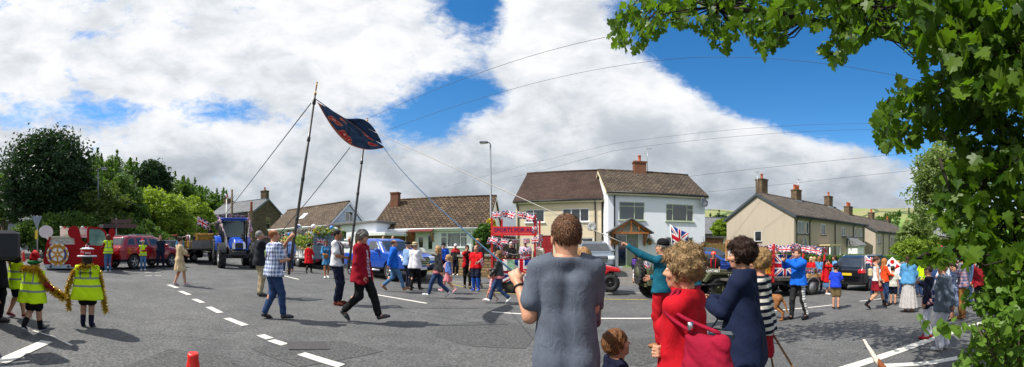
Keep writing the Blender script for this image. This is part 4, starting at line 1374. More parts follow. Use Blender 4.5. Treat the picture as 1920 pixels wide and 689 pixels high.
# ------------------------------------------------------------------ buildings
def brick_tex(vec, scale, w_, h_, mort, c1, c2, cm, off=0.5):
 n = S.nt.nodes.new('ShaderNodeTexBrick')
 S.nt.links.new(vec, n.inputs['Vector'])
 n.inputs['Scale'].default_value = scale; n.inputs['Brick Width'].default_value = w_; n.inputs['Row Height'].default_value = h_
 n.inputs['Mortar Size'].default_value = mort; n.inputs['Mortar Smooth'].default_value = 0.2
 n.offset = off
 n.inputs['Color1'].default_value = (*lin(c1), 1); n.inputs['Color2'].default_value = (*lin(c2), 1); n.inputs['Mortar'].default_value = (*lin(cm), 1)
 return n.outputs['Color'], S(n.outputs['Fac'])
def roof_mat(name, c1, c2, cm, row=0.20, wd=0.30, moss=None, k=1.9, mort=0.012):
 def p(co):
  x, y, z = xyz(co)
  c, f = brick_tex(comb(x, z * k, 0.0), 1.0, wd, row, mort, c1, c2, cm)
  c = mix(noise(co, 0.8, 6, 0.7).step(0.40, 0.72) * 0.65, c, cm)
  c = mix(noise(co, 9, 3, 0.7).step(0.45, 0.75) * 0.5, c, c2)
  if moss: c = mix(noise(co, 1.7, 7, 0.75).step(0.56, 0.70) * 0.7, c, moss)
  return c
 def bf(co):
  x, y, z = xyz(co)
  return (z * (k / row)).frac() * -1.0 + (x * (1 / wd) * PI * 2).sin() * 0.25
 return mat(name, c1, 0.9, 0.0, pat=p, bump=0.9, bumpf=bf, spec=0.2)
def wall_brick(name, c1, c2, cm, w_=0.42, h_=0.16, mort=0.014):
 def p(co):
  x, y, z = xyz(co)
  c, f = brick_tex(comb(x + y, z, 0.0), 1.0, w_, h_, mort, c1, c2, cm)
  c = mix(noise(co, 3.0, 6, 0.7).step(0.35, 0.75) * 0.6, c, c2)
  return c
 def bf(co):
  x, y, z = xyz(co)
  c, f = brick_tex(comb(x + y, z, 0.0), 1.0, w_, h_, mort, c1, c2, cm)
  return 1.0 - f + noise(co, 14, 4) * 0.6
 return mat(name, c1, 0.92, 0.0, pat=p, bump=0.7, bumpf=bf, spec=0.2)
def render_mat(name, c, stain=0.16):
 def p(co):
  x, y, z = xyz(co)
  streak = noise(comb(x * 3.2, y * 3.2, z * 0.35), 1.0, 5, 0.65).step(0.48, 0.8)
  k = mix(streak * stain * 2, c, tuple(q * 0.62 for q in lin(c)))
  k = mix(noise(co, 42, 3, 0.8).step(0.4, 0.7) * stain, k, tuple(q * 0.55 for q in lin(c)))
  return mix(noise(co, 0.5, 4).step(0.35, 0.7) * stain, k, tuple(q * 0.8 for q in lin(c)))
 return mat(name, c, 0.95, 0.0, pat=p, bump=0.4, bs=60, spec=0.15)
WHITE_RENDER = render_mat('white_render', '#e6eaf2', 0.05)
CREAM_RENDER = render_mat('cream_render', '#d9cbb0', 0.08)
TAN_RENDER = render_mat('pebbledash', '#b4a899', 0.2)
BROWN_RENDER = render_mat('brown_render', '#8e7559', 0.25)
STONE = wall_brick('brown_stone', '#6e5a45', '#4f4135', '#7d6e5c', 0.5, 0.22, 0.02)
BRICK = wall_brick('orange_brick', '#9a6a44', '#7f5538', '#8d8070', 0.24, 0.08, 0.01)
REDBRICK = wall_brick('red_brick', '#86503a', '#74432f', '#8d8070', 0.24, 0.08, 0.01)
CHIMBRICK = wall_brick('chimney_stone', '#7c6a54', '#5d4f40', '#4c443a', 0.3, 0.12, 0.014)
GARDENWALL = wall_brick('sandstone_blocks', '#9c8560', '#7c6849', '#544836', 0.42, 0.13, 0.02)
ROOF_BUNG = roof_mat('brown_roof_tiles', '#4c3e32', '#705e4b', '#1c1714', 0.34, 0.36, '#757058', mort=.05)
ROOF_OLD = roof_mat('weathered_roof_tiles', '#54473c', '#6f6254', '#332b25', 0.28, 0.34, '#7a7360', mort=.03)
ROOF_WHITE = roof_mat('mossy_roof_tiles', '#463d35', '#685b4d', '#221d19', 0.24, 0.30, '#6f6a52', mort=.035)
ROOF_CREAM = roof_mat('dark_pantiles', '#43352f', '#503f37', '#231b18', 0.22, 0.22, None)
ROOF_SLATE = roof_mat('grey_slates', '#6d6f73', '#7d7e80', '#55575b', 0.22, 0.35, None)
ROOF_TAN = roof_mat('grey_brown_tiles', '#514a44', '#6c645a', '#2b2724', 0.28, 0.40, '#75705f', mort=.03)
UPVC = paint('#e6e8ea', 'white_upvc', 0.35, 0.1)
SAGE = paint('#a9b59a', 'sage_frame', 0.45, 0.1)
DARKPIPE = mat('black_pipe', (0.02, 0.02, 0.022), 0.5, 0.1, 6)
CREAMTRIM = paint('#d9cfae', 'cream_trim', 0.6, 0.0)
TERRA = mat('terracotta', '#b05a35', 0.8, 0.2, 8)
DISH = mat('dish_grey', '#77797c', 0.5, 0.1, 6)
def curtain_pat(co):
 x, y, z = xyz(co)
 f = noise(comb(x * 5, y * 5, z * 0.4), 1.0, 3).step(0.40, 0.62)
 return mix(f * 0.9, '#2c3132', '#8d928f')
PANE = mat('pane_dark', '#23292b', 0.05, 0.45, 1.4, spec=1.0, coat=0.6)
PANE_NET = mat('pane_net_curtain', '#8d928f', 0.08, 0.0, pat=curtain_pat, spec=0.9, coat=0.5)
def win(parent, u, z, w_, h_, fm, cols=2, top_=0.0, pane=PANE, sill=True, M=None, name='window', split=None):
 t = 0.055
 M = M or Matrix.Identity(4)
 b = MB(); y0, y1 = 0.015, 0.085
 xs = split or [i / cols for i in range(cols + 1)]
 b.box((u, y0, z), (u + w_, y1, z + t), fm, M); b.box((u, y0, z + h_ - t), (u + w_, y1, z + h_), fm, M)
 for i, q in enumerate(xs):
  c = u + w_ * q
  c = min(max(c, u + t / 2), u + w_ - t / 2)
  b.box((c - t / 2, y0 + 0.002, z + t), (c + t / 2, y1, z + h_ - t), fm, M)
 if top_:
  tops = range(len(xs) - 1) if top_ > 0 else [0, len(xs) - 2]
  zt = z + h_ * (1 - abs(top_))
  for i in tops:
   b.box((u + w_ * xs[i] + t / 2, y0 + 0.004, zt - t / 2), (u + w_ * xs[i + 1] - t / 2, y1, zt + t / 2), fm, M)
 if sill: b.box((u - 0.08, -0.09, z - 0.07), (u + w_ + 0.08, 0.05, z - 0.003), fm if sill is True else sill, M)
 o = b.build(name, parent)
 p = MB(); p.box((u + 0.02, 0.055, z + 0.02), (u + w_ - 0.02, 0.07, z + h_ - 0.02), pane, M)
 p.build('pane', o)
 return o
def holes_wall(b, x0, x1, z0, z1, holes, m, M=None, dep=0.12):
 xs = sorted({x0, x1} | {q for h in holes for q in (h[0], h[0] + h[2])})
 zs = sorted({z0, z1} | {q for h in holes for q in (h[1], h[1] + h[3])})
 T = (lambda p: M @ Vector(p)) if M is not None else (lambda p: p)
 for i in range(len(xs) - 1):
  for j in range(len(zs) - 1):
   cx, cz = (xs[i] + xs[i + 1]) / 2, (zs[j] + zs[j + 1]) / 2
   if any(h[0] < cx < h[0] + h[2] and h[1] < cz < h[1] + h[3] for h in holes): continue
   b.add([T(p) for p in ((xs[i], 0, zs[j]), (xs[i + 1], 0, zs[j]), (xs[i + 1], 0, zs[j + 1]), (xs[i], 0, zs[j + 1]))], [(0, 1, 2, 3)], m)
 for (u, z, w_, h_) in [h[:4] for h in holes]:
  c = [(u, z), (u + w_, z), (u + w_, z + h_), (u, z + h_)]
  for k in range(4):
   (ax, az_), (bx, bz) = c[k], c[(k + 1) % 4]
   b.add([T(p) for p in ((ax, 0, az_), (bx, 0, bz), (bx, dep, bz), (ax, dep, az_))], [(0, 1, 2, 3)], m)
def gable_house(name, label, c0, c1, base, eave, rise, depth, wallm, roofm, holes=(), ov=0.25, ovx=0.15, gl=(), gr=(), trim=None, gut=DARKPIPE, wallg=None):
 L = math.hypot(c1[0] - c0[0], c1[1] - c0[1])
 rz = math.atan2(c1[1] - c0[1], c1[0] - c0[0])
 root = empty(name, (c0[0], c0[1], base), rz, label, 'house', None)
 b = MB()
 holes_wall(b, 0, L, -1.2, eave, [h[:4] for h in holes], wallm)
 ML = Matrix(((0, 1, 0, 0), (-1, 0, 0, depth), (0, 0, 1, 0), (0, 0, 0, 1)))       # left gable: u runs from the back to the front corner
 ML = Matrix.Translation((0, depth, 0)) @ Matrix.Rotation(-PI / 2, 4, 'Z')
 MR = Matrix.Translation((L, 0, 0)) @ Matrix.Rotation(PI / 2, 4, 'Z')
 wg = wallg or wallm
 holes_wall(b, 0, depth, -1.2, eave, [h[:4] for h in gl if h[1] + h[3] < eave], wg, ML)
 holes_wall(b, 0, depth, -1.2, eave, [h[:4] for h in gr if h[1] + h[3] < eave], wg, MR)
 for M in (ML, MR):
  b.add([M @ Vector(p) for p in ((0, 0, eave), (depth, 0, eave), (depth / 2, 0, eave + rise - 0.06))], [(0, 1, 2)], wg)
 b.add([(0, depth, -1.2), (L, depth, -1.2), (L, depth, eave), (0, depth, eave)], [(3, 2, 1, 0)], wallm)
 b.build('wall', root, recalc=False)
 sl = rise / (depth / 2)
 th_ = 0.13
 pr = [(-ov, eave - ov * sl), (depth / 2, eave + rise), (depth + ov, eave - ov * sl), (depth + ov, eave - ov * sl + th_), (depth / 2, eave + rise + th_), (-ov, eave - ov * sl + th_)]
 r = MB(); r.prism(pr, -ovx, L + ovx, roofm, 'x')
 r.tube([(-ovx, depth / 2, eave + rise + th_ - 0.01), (L + ovx, depth / 2, eave + rise + th_ - 0.01)], 0.10, roofm, 8)
 ro = r.build('roof', root)
 g = MB()
 g.tube([(-ovx, -ov - 0.05, eave - ov * sl + 0.03), (L + ovx, -ov - 0.05, eave - ov * sl + 0.03)], 0.06, gut, 8)
 g.box((-ovx, -ov + 0.02, eave - ov * sl - 0.13), (L + ovx, -ov + 0.05, eave - ov * sl - 0.004), trim or gut)
 g.build('gutter', root)
 if trim:
  for x0, x1 in ((-ovx - 0.03, -ovx + 0.012 - 0.02), (L + ovx + 0.008, L + ovx + 0.03)):
   t = MB(); t.prism([(-ov, eave - ov * sl - 0.14), (depth / 2, eave + rise - 0.14), (depth + ov, eave - ov * sl - 0.14), (depth + ov, eave - ov * sl + 0.05), (depth / 2, eave + rise + 0.05), (-ov, eave - ov * sl + 0.05)], x0, x1, trim, 'x'); t.build('bargeboard', root)
 for h in holes:
  if len(h) > 4: win(root, *h[:4], **h[4])
 for h in gl:
  if len(h) > 4: win(root, *h[:4], M=ML @ (Matrix.Translation((0, -0.09, 0)) if h[1] + h[3] >= eave else Matrix.Identity(4)), **h[4])
 for h in gr:
  if len(h) > 4: win(root, *h[:4], M=MR @ (Matrix.Translation((0, -0.09, 0)) if h[1] + h[3] >= eave else Matrix.Identity(4)), **h[4])
 return root, ro, L
def chimney(ro, x, y, z0, z1, wx, wy, m, pots=1, potm=TERRA):
 b = MB()
 b.box((x - wx / 2, y - wy / 2, z0), (x + wx / 2, y + wy / 2, z1 - 0.12), m)
 b.box((x - wx / 2 - 0.05, y - wy / 2 - 0.05, z1 - 0.12), (x + wx / 2 + 0.05, y + wy / 2 + 0.05, z1), m)
 b.box((x - wx / 2 - 0.06, y - wy / 2 - 0.06, z0 + 0.02), (x + wx / 2 + 0.06, y + wy / 2 + 0.06, z0 + (z1 - z0) * 0.28), STEEL)
 c = b.build('chimney', ro)
 for i in range(pots):
  px_ = x + (i - (pots - 1) / 2) * 0.34
  q = MB(); q.lathe([(0.13, z1), (0.15, z1 + 0.05), (0.12, z1 + 0.1), (0.11, z1 + 0.42), (0.14, z1 + 0.45), (0.13, z1 + 0.5)], potm, 10, Matrix.Translation((px_, y, 0)))
  q.build('chimney_pot', c)
def pipe(root, pts, name='downpipe', m=DARKPIPE, r=0.045):
 b = MB(); b.tube(pts, r, m, 8, smooth=True); return b.build(name, root)
def dish(root, p, r, yaw, tilt=-15):
 b = MB()
 M = Matrix.Translation(p) @ Matrix.Rotation(R(yaw), 4, 'Z') @ Matrix.Rotation(R(90 + tilt), 4, 'X')
 b.lathe([(0.02, 0.0), (r * 0.6, r * 0.08), (r, r * 0.24), (r * 0.99, r * 0.27), (r * 0.6, r * 0.11), (0.02, 0.03)], DISH, 18, M)
 b.tube([M @ Vector((0, -r * 0.9, r * 0.2)), M @ Vector((0, -r * 0.25, r * 0.95))], 0.015, DISH, 5)
 b.box((-0.04, -0.04, r * 0.9), (0.04, 0.04, r * 1.05), BLACK, M @ Matrix.Translation((0, -r * 0.25, 0)))
 b.tube([p, (p[0], p[1] + 0.3, p[2] - 0.12)], 0.025, DISH, 5)
 return b.build('satellite_dish', root)
def aerial(root, p, h):
 b = MB(); x, y, z = p
 b.tube([p, (x, y, z + h)], 0.022, STEEL, 5)
 b.tube([(x - 0.3, y, z + h * 0.93), (x + 0.35, y, z + h * 0.96)], 0.014, STEEL, 4)
 for k in range(6): b.tube([(x - 0.28 + k * 0.12, y - 0.16, z + h * 0.935), (x - 0.28 + k * 0.12, y + 0.16, z + h * 0.935)], 0.009, STEEL, 4)
 return b.build('aerial', root)
# --- white house with the gabled timber porch
sagew = dict(fm=SAGE, top_=-0.3, sill=SAGE)
B0 = 0.30
wh, ro, L = gable_house('white_house', 'white rendered house with sage green windows and a gabled timber porch', (6.3, 23.2), (13.3, 22.6), B0, 5.1, 2.0, 7.0, WHITE_RENDER, ROOF_WHITE,
 holes=[(0.75, 3.18, 1.75, 1.22, dict(fm=SAGE, split=[0, .6, 1], top_=0.24, sill=SAGE)), (4.05, 3.18, 2.05, 1.18, dict(fm=SAGE, split=[0, .24, .76, 1], top_=-0.30, sill=SAGE)),
   (4.05, 0.55, 2.05, 1.5, dict(fm=SAGE, split=[0, .24, .76, 1], top_=-0.28, sill=SAGE)),
   (0.62, 0.02, 1.42, 2.2)], trim=CREAMTRIM, gut=DARKPIPE)
chimney(ro, 3.1, 3.5, 6.6, 8.0, 0.95, 0.6, REDBRICK, 1)
aerial(wh, (3.75, 3.5, 7.2), 2.0)
pipe(wh, [(0.42, -0.20, 4.9), (0.42, -0.06, 4.7), (0.42, -0.06, 0.0)])
dish(wh, (6.75, -0.35, 4.55), 0.36, 25)
b = MB(); GREENDOOR = paint('#8f9a80', 'sage_door', 0.5, 0.1)
b.box((1.30, 0.04, 0.02), (2.02, 0.10, 2.2), GREENDOOR); b.box((1.40, 0.03, 1.3), (1.60, 0.045, 1.95), PANE); b.box((1.72, 0.03, 1.3), (1.92, 0.045, 1.95), PANE)
d = b.build('front_door', wh)
b = MB(); b.ball((1.38, 0.02, 1.05), 0.035, CHROME, 8); b.build('handle', d); b = MB(); b.box((1.55, 0.02, 0.95), (1.78, 0.038, 1.02), CHROME); b.build('letterbox', d)
b = MB(); b.box((0.63, 0.05, 0.02), (1.28, 0.10, 2.2), UPVC); b.box((0.70, 0.03, 0.08), (1.21, 0.048, 2.12), PANE); b.build('side_light', wh)
PINE = mat('stained_pine', '#a8632a', 0.6, 0.25, 5, 0.3, 30)
p = empty('porch', (0, 0, 0), parent=wh)
b = MB()
for s_ in (-1, 1):
 cx = 1.33 + s_ * 1.12
 b.box((cx - 0.05, -0.95, 2.25), (cx + 0.05, -0.02, 2.36), PINE)
 b.box((cx - 0.05, -0.10, 1.45), (cx + 0.05, -0.02, 2.25), PINE)
 b.tube([(cx, -0.05, 1.5), (cx, -0.35, 1.75), (cx, -0.85, 2.24)], 0.05, PINE, 6)
 b.tube([(1.33 + s_ * 1.30, -0.98, 2.28), (1.33, -0.98, 3.08)], 0.055, PINE, 6)
 b.tube([(1.33 + s_ * 0.65, -0.98, 2.30), (1.33 + s_ * 0.45, -0.98, 2.75)], 0.04, PINE, 6)
b.box((0.15, -1.03, 2.22), (2.51, -0.93, 2.34), PINE); b.box((1.28, -1.03, 2.3), (1.38, -0.93, 3.05), PINE)
b.build('frame', p)
b = MB(); b.prism([(-0.17, 2.24), (1.33, 3.16), (2.83, 2.24), (2.83, 2.32), (1.33, 3.26), (-0.17, 2.32)], -1.12, -0.003, mat('slate_porch', '#5c5e60', 0.85, 0.2, 5, 0.4, 30), 'y')
b.build('roof', p)
def basket(label, root, x, z):
 M = root.matrix_world if False else None
 o = empty('hanging_basket', root.location + Matrix.Rotation(root.rotation_euler.z, 3, 'Z') @ Vector((x, -0.35, z)), root.rotation_euler.z, label, 'hanging basket')
 b = MB(); b.lathe([(0.04, -0.26), (0.13, -0.2), (0.19, -0.06), (0.2, 0.0)], WOOD, 12); b.build('bowl', o)
 P = rng.normal(0, 1, (260, 3)) * np.array([.13, .12, .09]) + np.array([0, 0, .04])
 v, f = leaf_cloud(P, 0.045, '', 0.3)
 mobj('flowers', np_mesh('flowers', v, f, [LEAF_HEDGE, foliage('pink_petal', (0.45, 0.05, 0.12), (0.7, 0.25, 0.3), .3)], (rng.uniform(0, 1, len(f)) < 0.25).astype(int), smooth=False), o)
 b = MB(); b.tube([(0, 0.33, 0.55), (0, 0, 0.55), (0, 0, 0.0)], 0.012, BLACK, 5); b.build('bracket', o)
basket('hanging basket of flowers left of the porch door', wh, 0.45, 1.75)
basket('hanging basket of flowers right of the porch door', wh, 2.75, 1.75)
basket('hanging basket on the right end of the white house wall', wh, 6.75, 1.55)
# --- cream house joined on the left
ch, ro, L = gable_house('cream_house', 'cream rendered house with a red door and dark pantiled roof', (0.3, 27.2), (6.28, 25.0), 0.45, 4.75, 2.5, 6.4, CREAM_RENDER, ROOF_CREAM,
 holes=[(0.75, 3.05, 1.45, 0.95, dict(fm=UPVC, split=[0, .42, 1])), (3.55, 3.05, 1.95, 0.95, dict(fm=UPVC, cols=3)), (4.6, 0.75, 1.2, 1.15, dict(fm=UPVC, cols=1, top_=0.35)), (1.95, 0.02, 0.9, 2.05)], trim=CREAMTRIM)
b = MB(); REDDOOR = paint('#8e1a22', 'red_door', 0.4, 0.2)
b.box((1.97, 0.04, 0.02), (2.83, 0.1, 2.05), REDDOOR); b.box((2.05, 0.025, 1.25), (2.35, 0.042, 1.85), REDDOOR); b.box((2.45, 0.025, 1.25), (2.75, 0.042, 1.85), REDDOOR)
d = b.build('front_door', ch); b = MB(); b.ball((2.72, 0.02, 1.0), 0.035, CHROME, 8); b.build('handle', d)
pipe(ch, [(5.95, -0.25, 4.5), (5.95, -0.06, 4.3), (5.95, -0.06, 0)]); pipe(ch, [(0.18, -0.25, 4.5), (0.18, -0.06, 4.2), (0.18, -0.06, 0)])
dish(ch, (5.75, -0.35, 2.65), 0.33, -10)
# --- tiled bungalow
upv = dict(fm=UPVC, pane=PANE_NET)
bg_, ro, L = gable_house('bungalow', 'white and orange brick bungalow under a steep brown tiled roof', (-11.6, 28.7), (-1.9, 27.6), 0.72, 2.55, 2.75, 7.6, WHITE_RENDER, ROOF_BUNG,
 holes=[(0.82, 0.55, 2.25, 1.35, dict(fm=UPVC, split=[0, .24, .72, 1], top_=-0.3)), (6.05, 0.95, 2.15, 1.15, dict(fm=UPVC, split=[0, .25, .75, 1], top_=-0.3, pane=PANE_NET)), (3.95, 0.0, 0.85, 2.0), (4.95, 0.75, 0.45, 1.2, dict(fm=UPVC, cols=1, sill=False))], trim=UPVC, gut=UPVC)
for x0, x1 in ((0.0, 0.75), (3.15, 3.9), (8.85, 9.75)):
 b = MB(); b.box((x0 + 0.004, -0.07, -1.0), (x1, -0.003, 2.4), BRICK); b.build('brick_pier', bg_)
b = MB(); b.box((3.96, 0.04, 0.0), (4.79, 0.1, 2.0), UPVC); b.box((4.2, 0.025, 0.95), (4.55, 0.045, 1.75), PANE)
d = b.build('front_door', bg_); b = MB(); b.ball((4.7, 0.02, 1.0), 0.035, CHROME, 8); b.build('handle', d)
b = MB(); b.prism([(-0.9, 2.12), (-0.03, 2.42), (-0.03, 2.5), (-0.9, 2.2)], 3.6, 5.6, roof_mat('red_canopy_tiles', '#6d3b35', '#7c463d', '#4a2a26', 0.15, 0.2), 'x')
for x in (3.75, 5.45): b.tube([(x, -0.08, 1.35), (x, -0.08, 2.1)], 0.05, PINE, 6); b.tube([(x, -0.08, 1.4), (x, -0.75, 2.12)], 0.045, PINE, 6)
b.build('door_canopy', bg_)
chimney(ro, 0.75, 3.0, 4.0, 6.0, 0.75, 0.6, REDBRICK, 0)
pipe(bg_, [(8.6, -0.28, 2.3), (8.6, -0.1, 2.1), (8.6, -0.1, -0.8)], m=UPVC)
# --- bungalow with the white gable
sh_, ro, L = gable_house('dormer_bungalow', 'bungalow with a weathered brown roof and a pale blue-white gable end', (-25.4, 32.4), (-15.9, 28.9), 1.5, 2.35, 2.1, 4.8, WHITE_RENDER, ROOF_OLD,
 holes=[(1.0, 0.7, 1.8, 1.2, dict(fm=UPVC, cols=3)), (5.2, 0.7, 1.8, 1.2, dict(fm=UPVC, cols=3))], gr=[(1.85, 2.6, 1.1, 1.05, dict(fm=UPVC, cols=2, sill=False))], trim=UPVC, gut=UPVC, wallg=render_mat('pale_blue_render', '#bcc8d4', 0.06))
for x0 in (0.2, 3.4, 4.4, 7.6): b = MB(); b.box((x0, -0.08, -1.0), (x0 + 0.6, -0.003, 2.2), BRICK); b.build('brick_pier', sh_)
b = MB(); M = Matrix.Translation((4.7, 1.15, 3.42)) @ Matrix.Rotation(math.atan2(2.1, 2.4), 4, 'X'); b.box((-0.4, -0.45, 0.03), (0.4, 0.45, 0.10), UPVC, M); b.box((-0.33, -0.38, 0.09), (0.33, 0.38, 0.112), LAMPW, M); b.build('skylight', ro)
ex = empty('flat_roofed_extension', (-15.7, 28.6, 1.3), math.atan2(-2.2, 6.6), 'white flat roofed extension with small windows beside the white gable', 'building')
b = MB(); holes_wall(b, 0, 5.4, -1.5, 2.3, [(1.5, 1.05, 0.6, 0.75), (3.3, 1.05, 0.6, 0.75)], WHITE_RENDER); b.add([(5.4, 0, -1.5), (5.4, 4, -1.5), (5.4, 4, 2.3), (5.4, 0, 2.3)], [(0, 1, 2, 3)], WHITE_RENDER); b.add([(0, 0, -1.5), (0, 4, -1.5), (0, 4, 2.3), (0, 0, 2.3)], [(3, 2, 1, 0)], WHITE_RENDER)
b.box((0.9, -0.08, -1.4), (1.3, -0.003, 2.2), BRICK); b.build('wall', ex, recalc=False)
b = MB(); b.box((-0.2, -0.3, 2.3), (5.7, 4.2, 2.5), mat('felt_roof', '#6b6a68', 0.9, 0.2, 3), None, 0.03); b.build('roof', ex)
win(ex, 1.5, 1.05, 0.6, 0.75, UPVC, 1); win(ex, 3.3, 1.05, 0.6, 0.75, UPVC, 1)
ga = empty('garage', (-12.3, 26.6, 1.0), math.atan2(-2.0, 6.6), 'low flat roofed garage with pale fascia behind the blue pickup', 'garage')
b = MB(); b.box((0, 0, -1.2), (3.0, 3.2, 1.55), BRICK); b.build('wall', ga); b = MB(); b.box((-0.25, -0.35, 1.55), (3.3, 3.4, 1.8), UPVC, None, 0.02); b.build('roof', ga)
# --- stone house far left
LINTEL = mat('cream_stone_dressing', '#b6a67e', 0.9, 0.15, 4)
sw_ = dict(fm=LINTEL, cols=1, top_=0.5)
st, ro, L = gable_house('stone_house', 'brown stone house with grey slate roof and cream window surrounds', (-41.6, 38.0), (-32.7, 37.9), 2.1, 4.7, 1.9, 6.2, STONE, ROOF_SLATE,
 holes=[(0.9, 2.4, 1.0, 1.7, sw_), (3.6, 2.4, 1.0, 1.7, sw_), (6.2, 2.4, 1.0, 1.7, sw_), (3.6, 0.0, 1.0, 1.7, sw_), (6.2, 0.0, 1.0, 1.7, sw_)], gr=[(2.6, 2.3, 1.0, 1.7, sw_)], trim=mat('grey_barge', '#707880', 0.7, 0.1))
b = MB()
for k in range(11):
 wq = 0.5 if k % 2 else 0.3
 b.box((L - wq, -0.03, k * 0.43 - 0.2), (L + 0.03, -0.003, k * 0.43 + 0.2), LINTEL); b.box((-0.03, -0.03, k * 0.43 - 0.2), (wq, -0.003, k * 0.43 + 0.2), LINTEL)
b.build('quoin', st)
chimney(ro, 0.5, 3.1, 6.2, 7.7, 1.0, 0.7, CHIMBRICK, 1); chimney(ro, L - 0.6, 3.1, 6.2, 7.9, 1.0, 0.7, CHIMBRICK, 1)
ce = empty('slate_outhouse', (-30.6, 35.0, 2.0), 0.0, 'lone tall chimney stack with a red pot beside the stone house', 'chimney stack')
b = MB(); b.box((-0.4, -0.3, -1.5), (0.4, 0.3, 4.3), CHIMBRICK); b.build('stack', ce); b = MB(); b.lathe([(0.16, 4.3), (0.14, 5.4), (0.18, 5.45), (0.16, 5.6)], TERRA, 10); b.build('chimney_pot', ce)
# --- tan pebbledashed houses on the right
C = polar(1489, 30.0); e = (math.cos(R(10)), math.sin(R(10))); n_ = (-e[1], e[0])
C1 = (C[0] + 14.2 * e[0], C[1] + 14.2 * e[1])
tw = dict(fm=UPVC, cols=2, sill=DARKPIPE)
tb = -0.15
tn, ro, L = gable_house('tan_house', 'tan pebbledashed house with three chimneys and a blank gable end', C, C1, tb, 4.55, 2.05, 8.0, TAN_RENDER, ROOF_TAN,
 holes=[(0.55, 3.0, 0.95, 1.05, tw), (1.75, 3.0, 0.5, 1.05, dict(fm=UPVC, cols=1, sill=DARKPIPE)), (4.3, 3.0, 0.85, 1.05, dict(fm=UPVC, cols=1, sill=DARKPIPE)), (8.4, 3.0, 0.8, 0.95, tw), (11.5, 3.0, 0.5, 1.0, tw), (12.6, 3.0, 0.7, 1.0, tw), (6.3, 0.9, 0.5, 1.0, tw), (7.2, 0.9, 0.6, 1.0, tw), (11.6, 0.9, 0.9, 1.0, tw), (2.4, 0.5, 1.6, 1.1, tw)],
 gl=[(3.6, 2.35, 0.85, 0.95, dict(fm=UPVC, cols=1, sill=DARKPIPE))], trim=mat('slate_blue_barge', '#3c4652', 0.6, 0.1), ov=0.3)
chimney(ro, 0.9, 4.3, 6.0, 8.1, 0.85, 0.75, CHIMBRICK, 1); chimney(ro, 6.0, 4.0, 6.2, 7.75, 0.9, 0.7, CHIMBRICK, 3); chimney(ro, 12.6, 4.0, 6.2, 7.9, 0.85, 0.7, CHIMBRICK, 1)
aerial(tn, (0.3, 4.3, 6.6), 2.2); aerial(tn, (6.4, 4.0, 7.4), 1.6)
for x in (0.3, 2.3, 6.9, 11.0, 13.6): pipe(tn, [(x, -0.32, 4.35), (x, -0.07, 4.1), (x, -0.07, -0.5)])
dish(tn, (0.9, -0.4, 2.25), 0.42, 20); dish(tn, (8.9, -0.4, 2.85), 0.40, 20)
b = MB(); b.box((9.6, -1.2, 0), (11.2, -0.004, 2.1), UPVC); b.prism([(-1.5, 2.0), (-1.5, 2.1), (-0.003, 3.0), (-0.003, 2.0)], 9.4, 11.4, ROOF_SLATE, 'x'); b.build('porch', tn)
b = MB(); b.box((3.7, -1.3, 1.95), (5.9, -0.004, 2.1), LINTEL, None, 0.01); b.tube([(3.85, -1.2, 0), (3.85, -1.2, 1.95)], 0.05, UPVC); b.tube([(5.75, -1.2, 0), (5.75, -1.2, 1.95)], 0.05, UPVC); b.build('door_canopy', tn)
C2 = (C1[0] + 2.0 * e[0] - .5 * n_[0], C1[1] + 2.0 * e[1] - .5 * n_[1]); C3 = (C2[0] + 15.5 * e[0], C2[1] + 15.5 * e[1])
t2, ro, L = gable_house('tan_house', 'second tan house farther along with brown end bay and two red potted chimneys', C2, C3, -0.75, 4.55, 2.0, 8.0, TAN_RENDER, ROOF_TAN,
 holes=[(0.8, 3.0, 0.9, 1.05, tw), (5.6, 3.0, 0.8, 1.05, tw), (10.5, 3.0, 0.9, 1.0, tw), (13.2, 3.0, 0.8, 1.0, tw)], trim=mat('slate_blue_barge', '#3c4652', 0.6, 0.1), ov=0.3)
b = MB(); b.box((9.2, -0.06, -1), (15.4, -0.004, 2.95), BROWN_RENDER); b.build('end_bay', t2)
chimney(ro, 0.6, 4.0, 6.0, 7.7, 1.1, 0.7, CHIMBRICK, 3); chimney(ro, 8.0, 4.0, 6.1, 7.6, 0.9, 0.7, CHIMBRICK, 1); chimney(ro, 14.6, 4.0, 6.0, 7.1, 0.9, 0.7, CHIMBRICK, 1)
for x in (2.4, 4.6, 9.4, 14.2): pipe(t2, [(x, -0.32, 4.35), (x, -0.07, 4.1), (x, -0.07, -0.5)])
dish(t2, (7.0, -0.4, 3.4), 0.4, 20)
for i, (px, d_, yt, wpx) in enumerate(((1745, 95, 424, 26), (1772, 110, 428, 24), (1756, 140, 416, 20))):
 x, y = polar(px, d_); zt = zat(yt, d_)
 hh, ro, L = gable_house('far_house', ['far village house with a grey roof, lowest of three beyond the pale tree', 'far village house partly behind the sycamore leaves', 'highest and farthest village house on the green hillside'][i], (x - 5, y + 3), (x + 4, y - 2), zt - 7.5, 5.0, 2.5, 8, TAN_RENDER, ROOF_SLATE, holes=[(1.5, 3, 1, 1.2, tw), (6, 3, 1, 1.2, tw)])
 chimney(ro, 1.0, 4, 7, 8.6, 1, .8, CHIMBRICK, 2)
hh, ro, L = gable_house('edge_house', 'pale house seen at the edge of the photo beyond the dark evergreen tree', (-46.5, 8.5), (-44, 14.5), 1.6, 3.6, 1.6, 6.5, render_mat('grey_render', '#9a9c9c', .15), ROOF_SLATE, holes=[(2, 1.0, 1.2, 1.2, tw)])
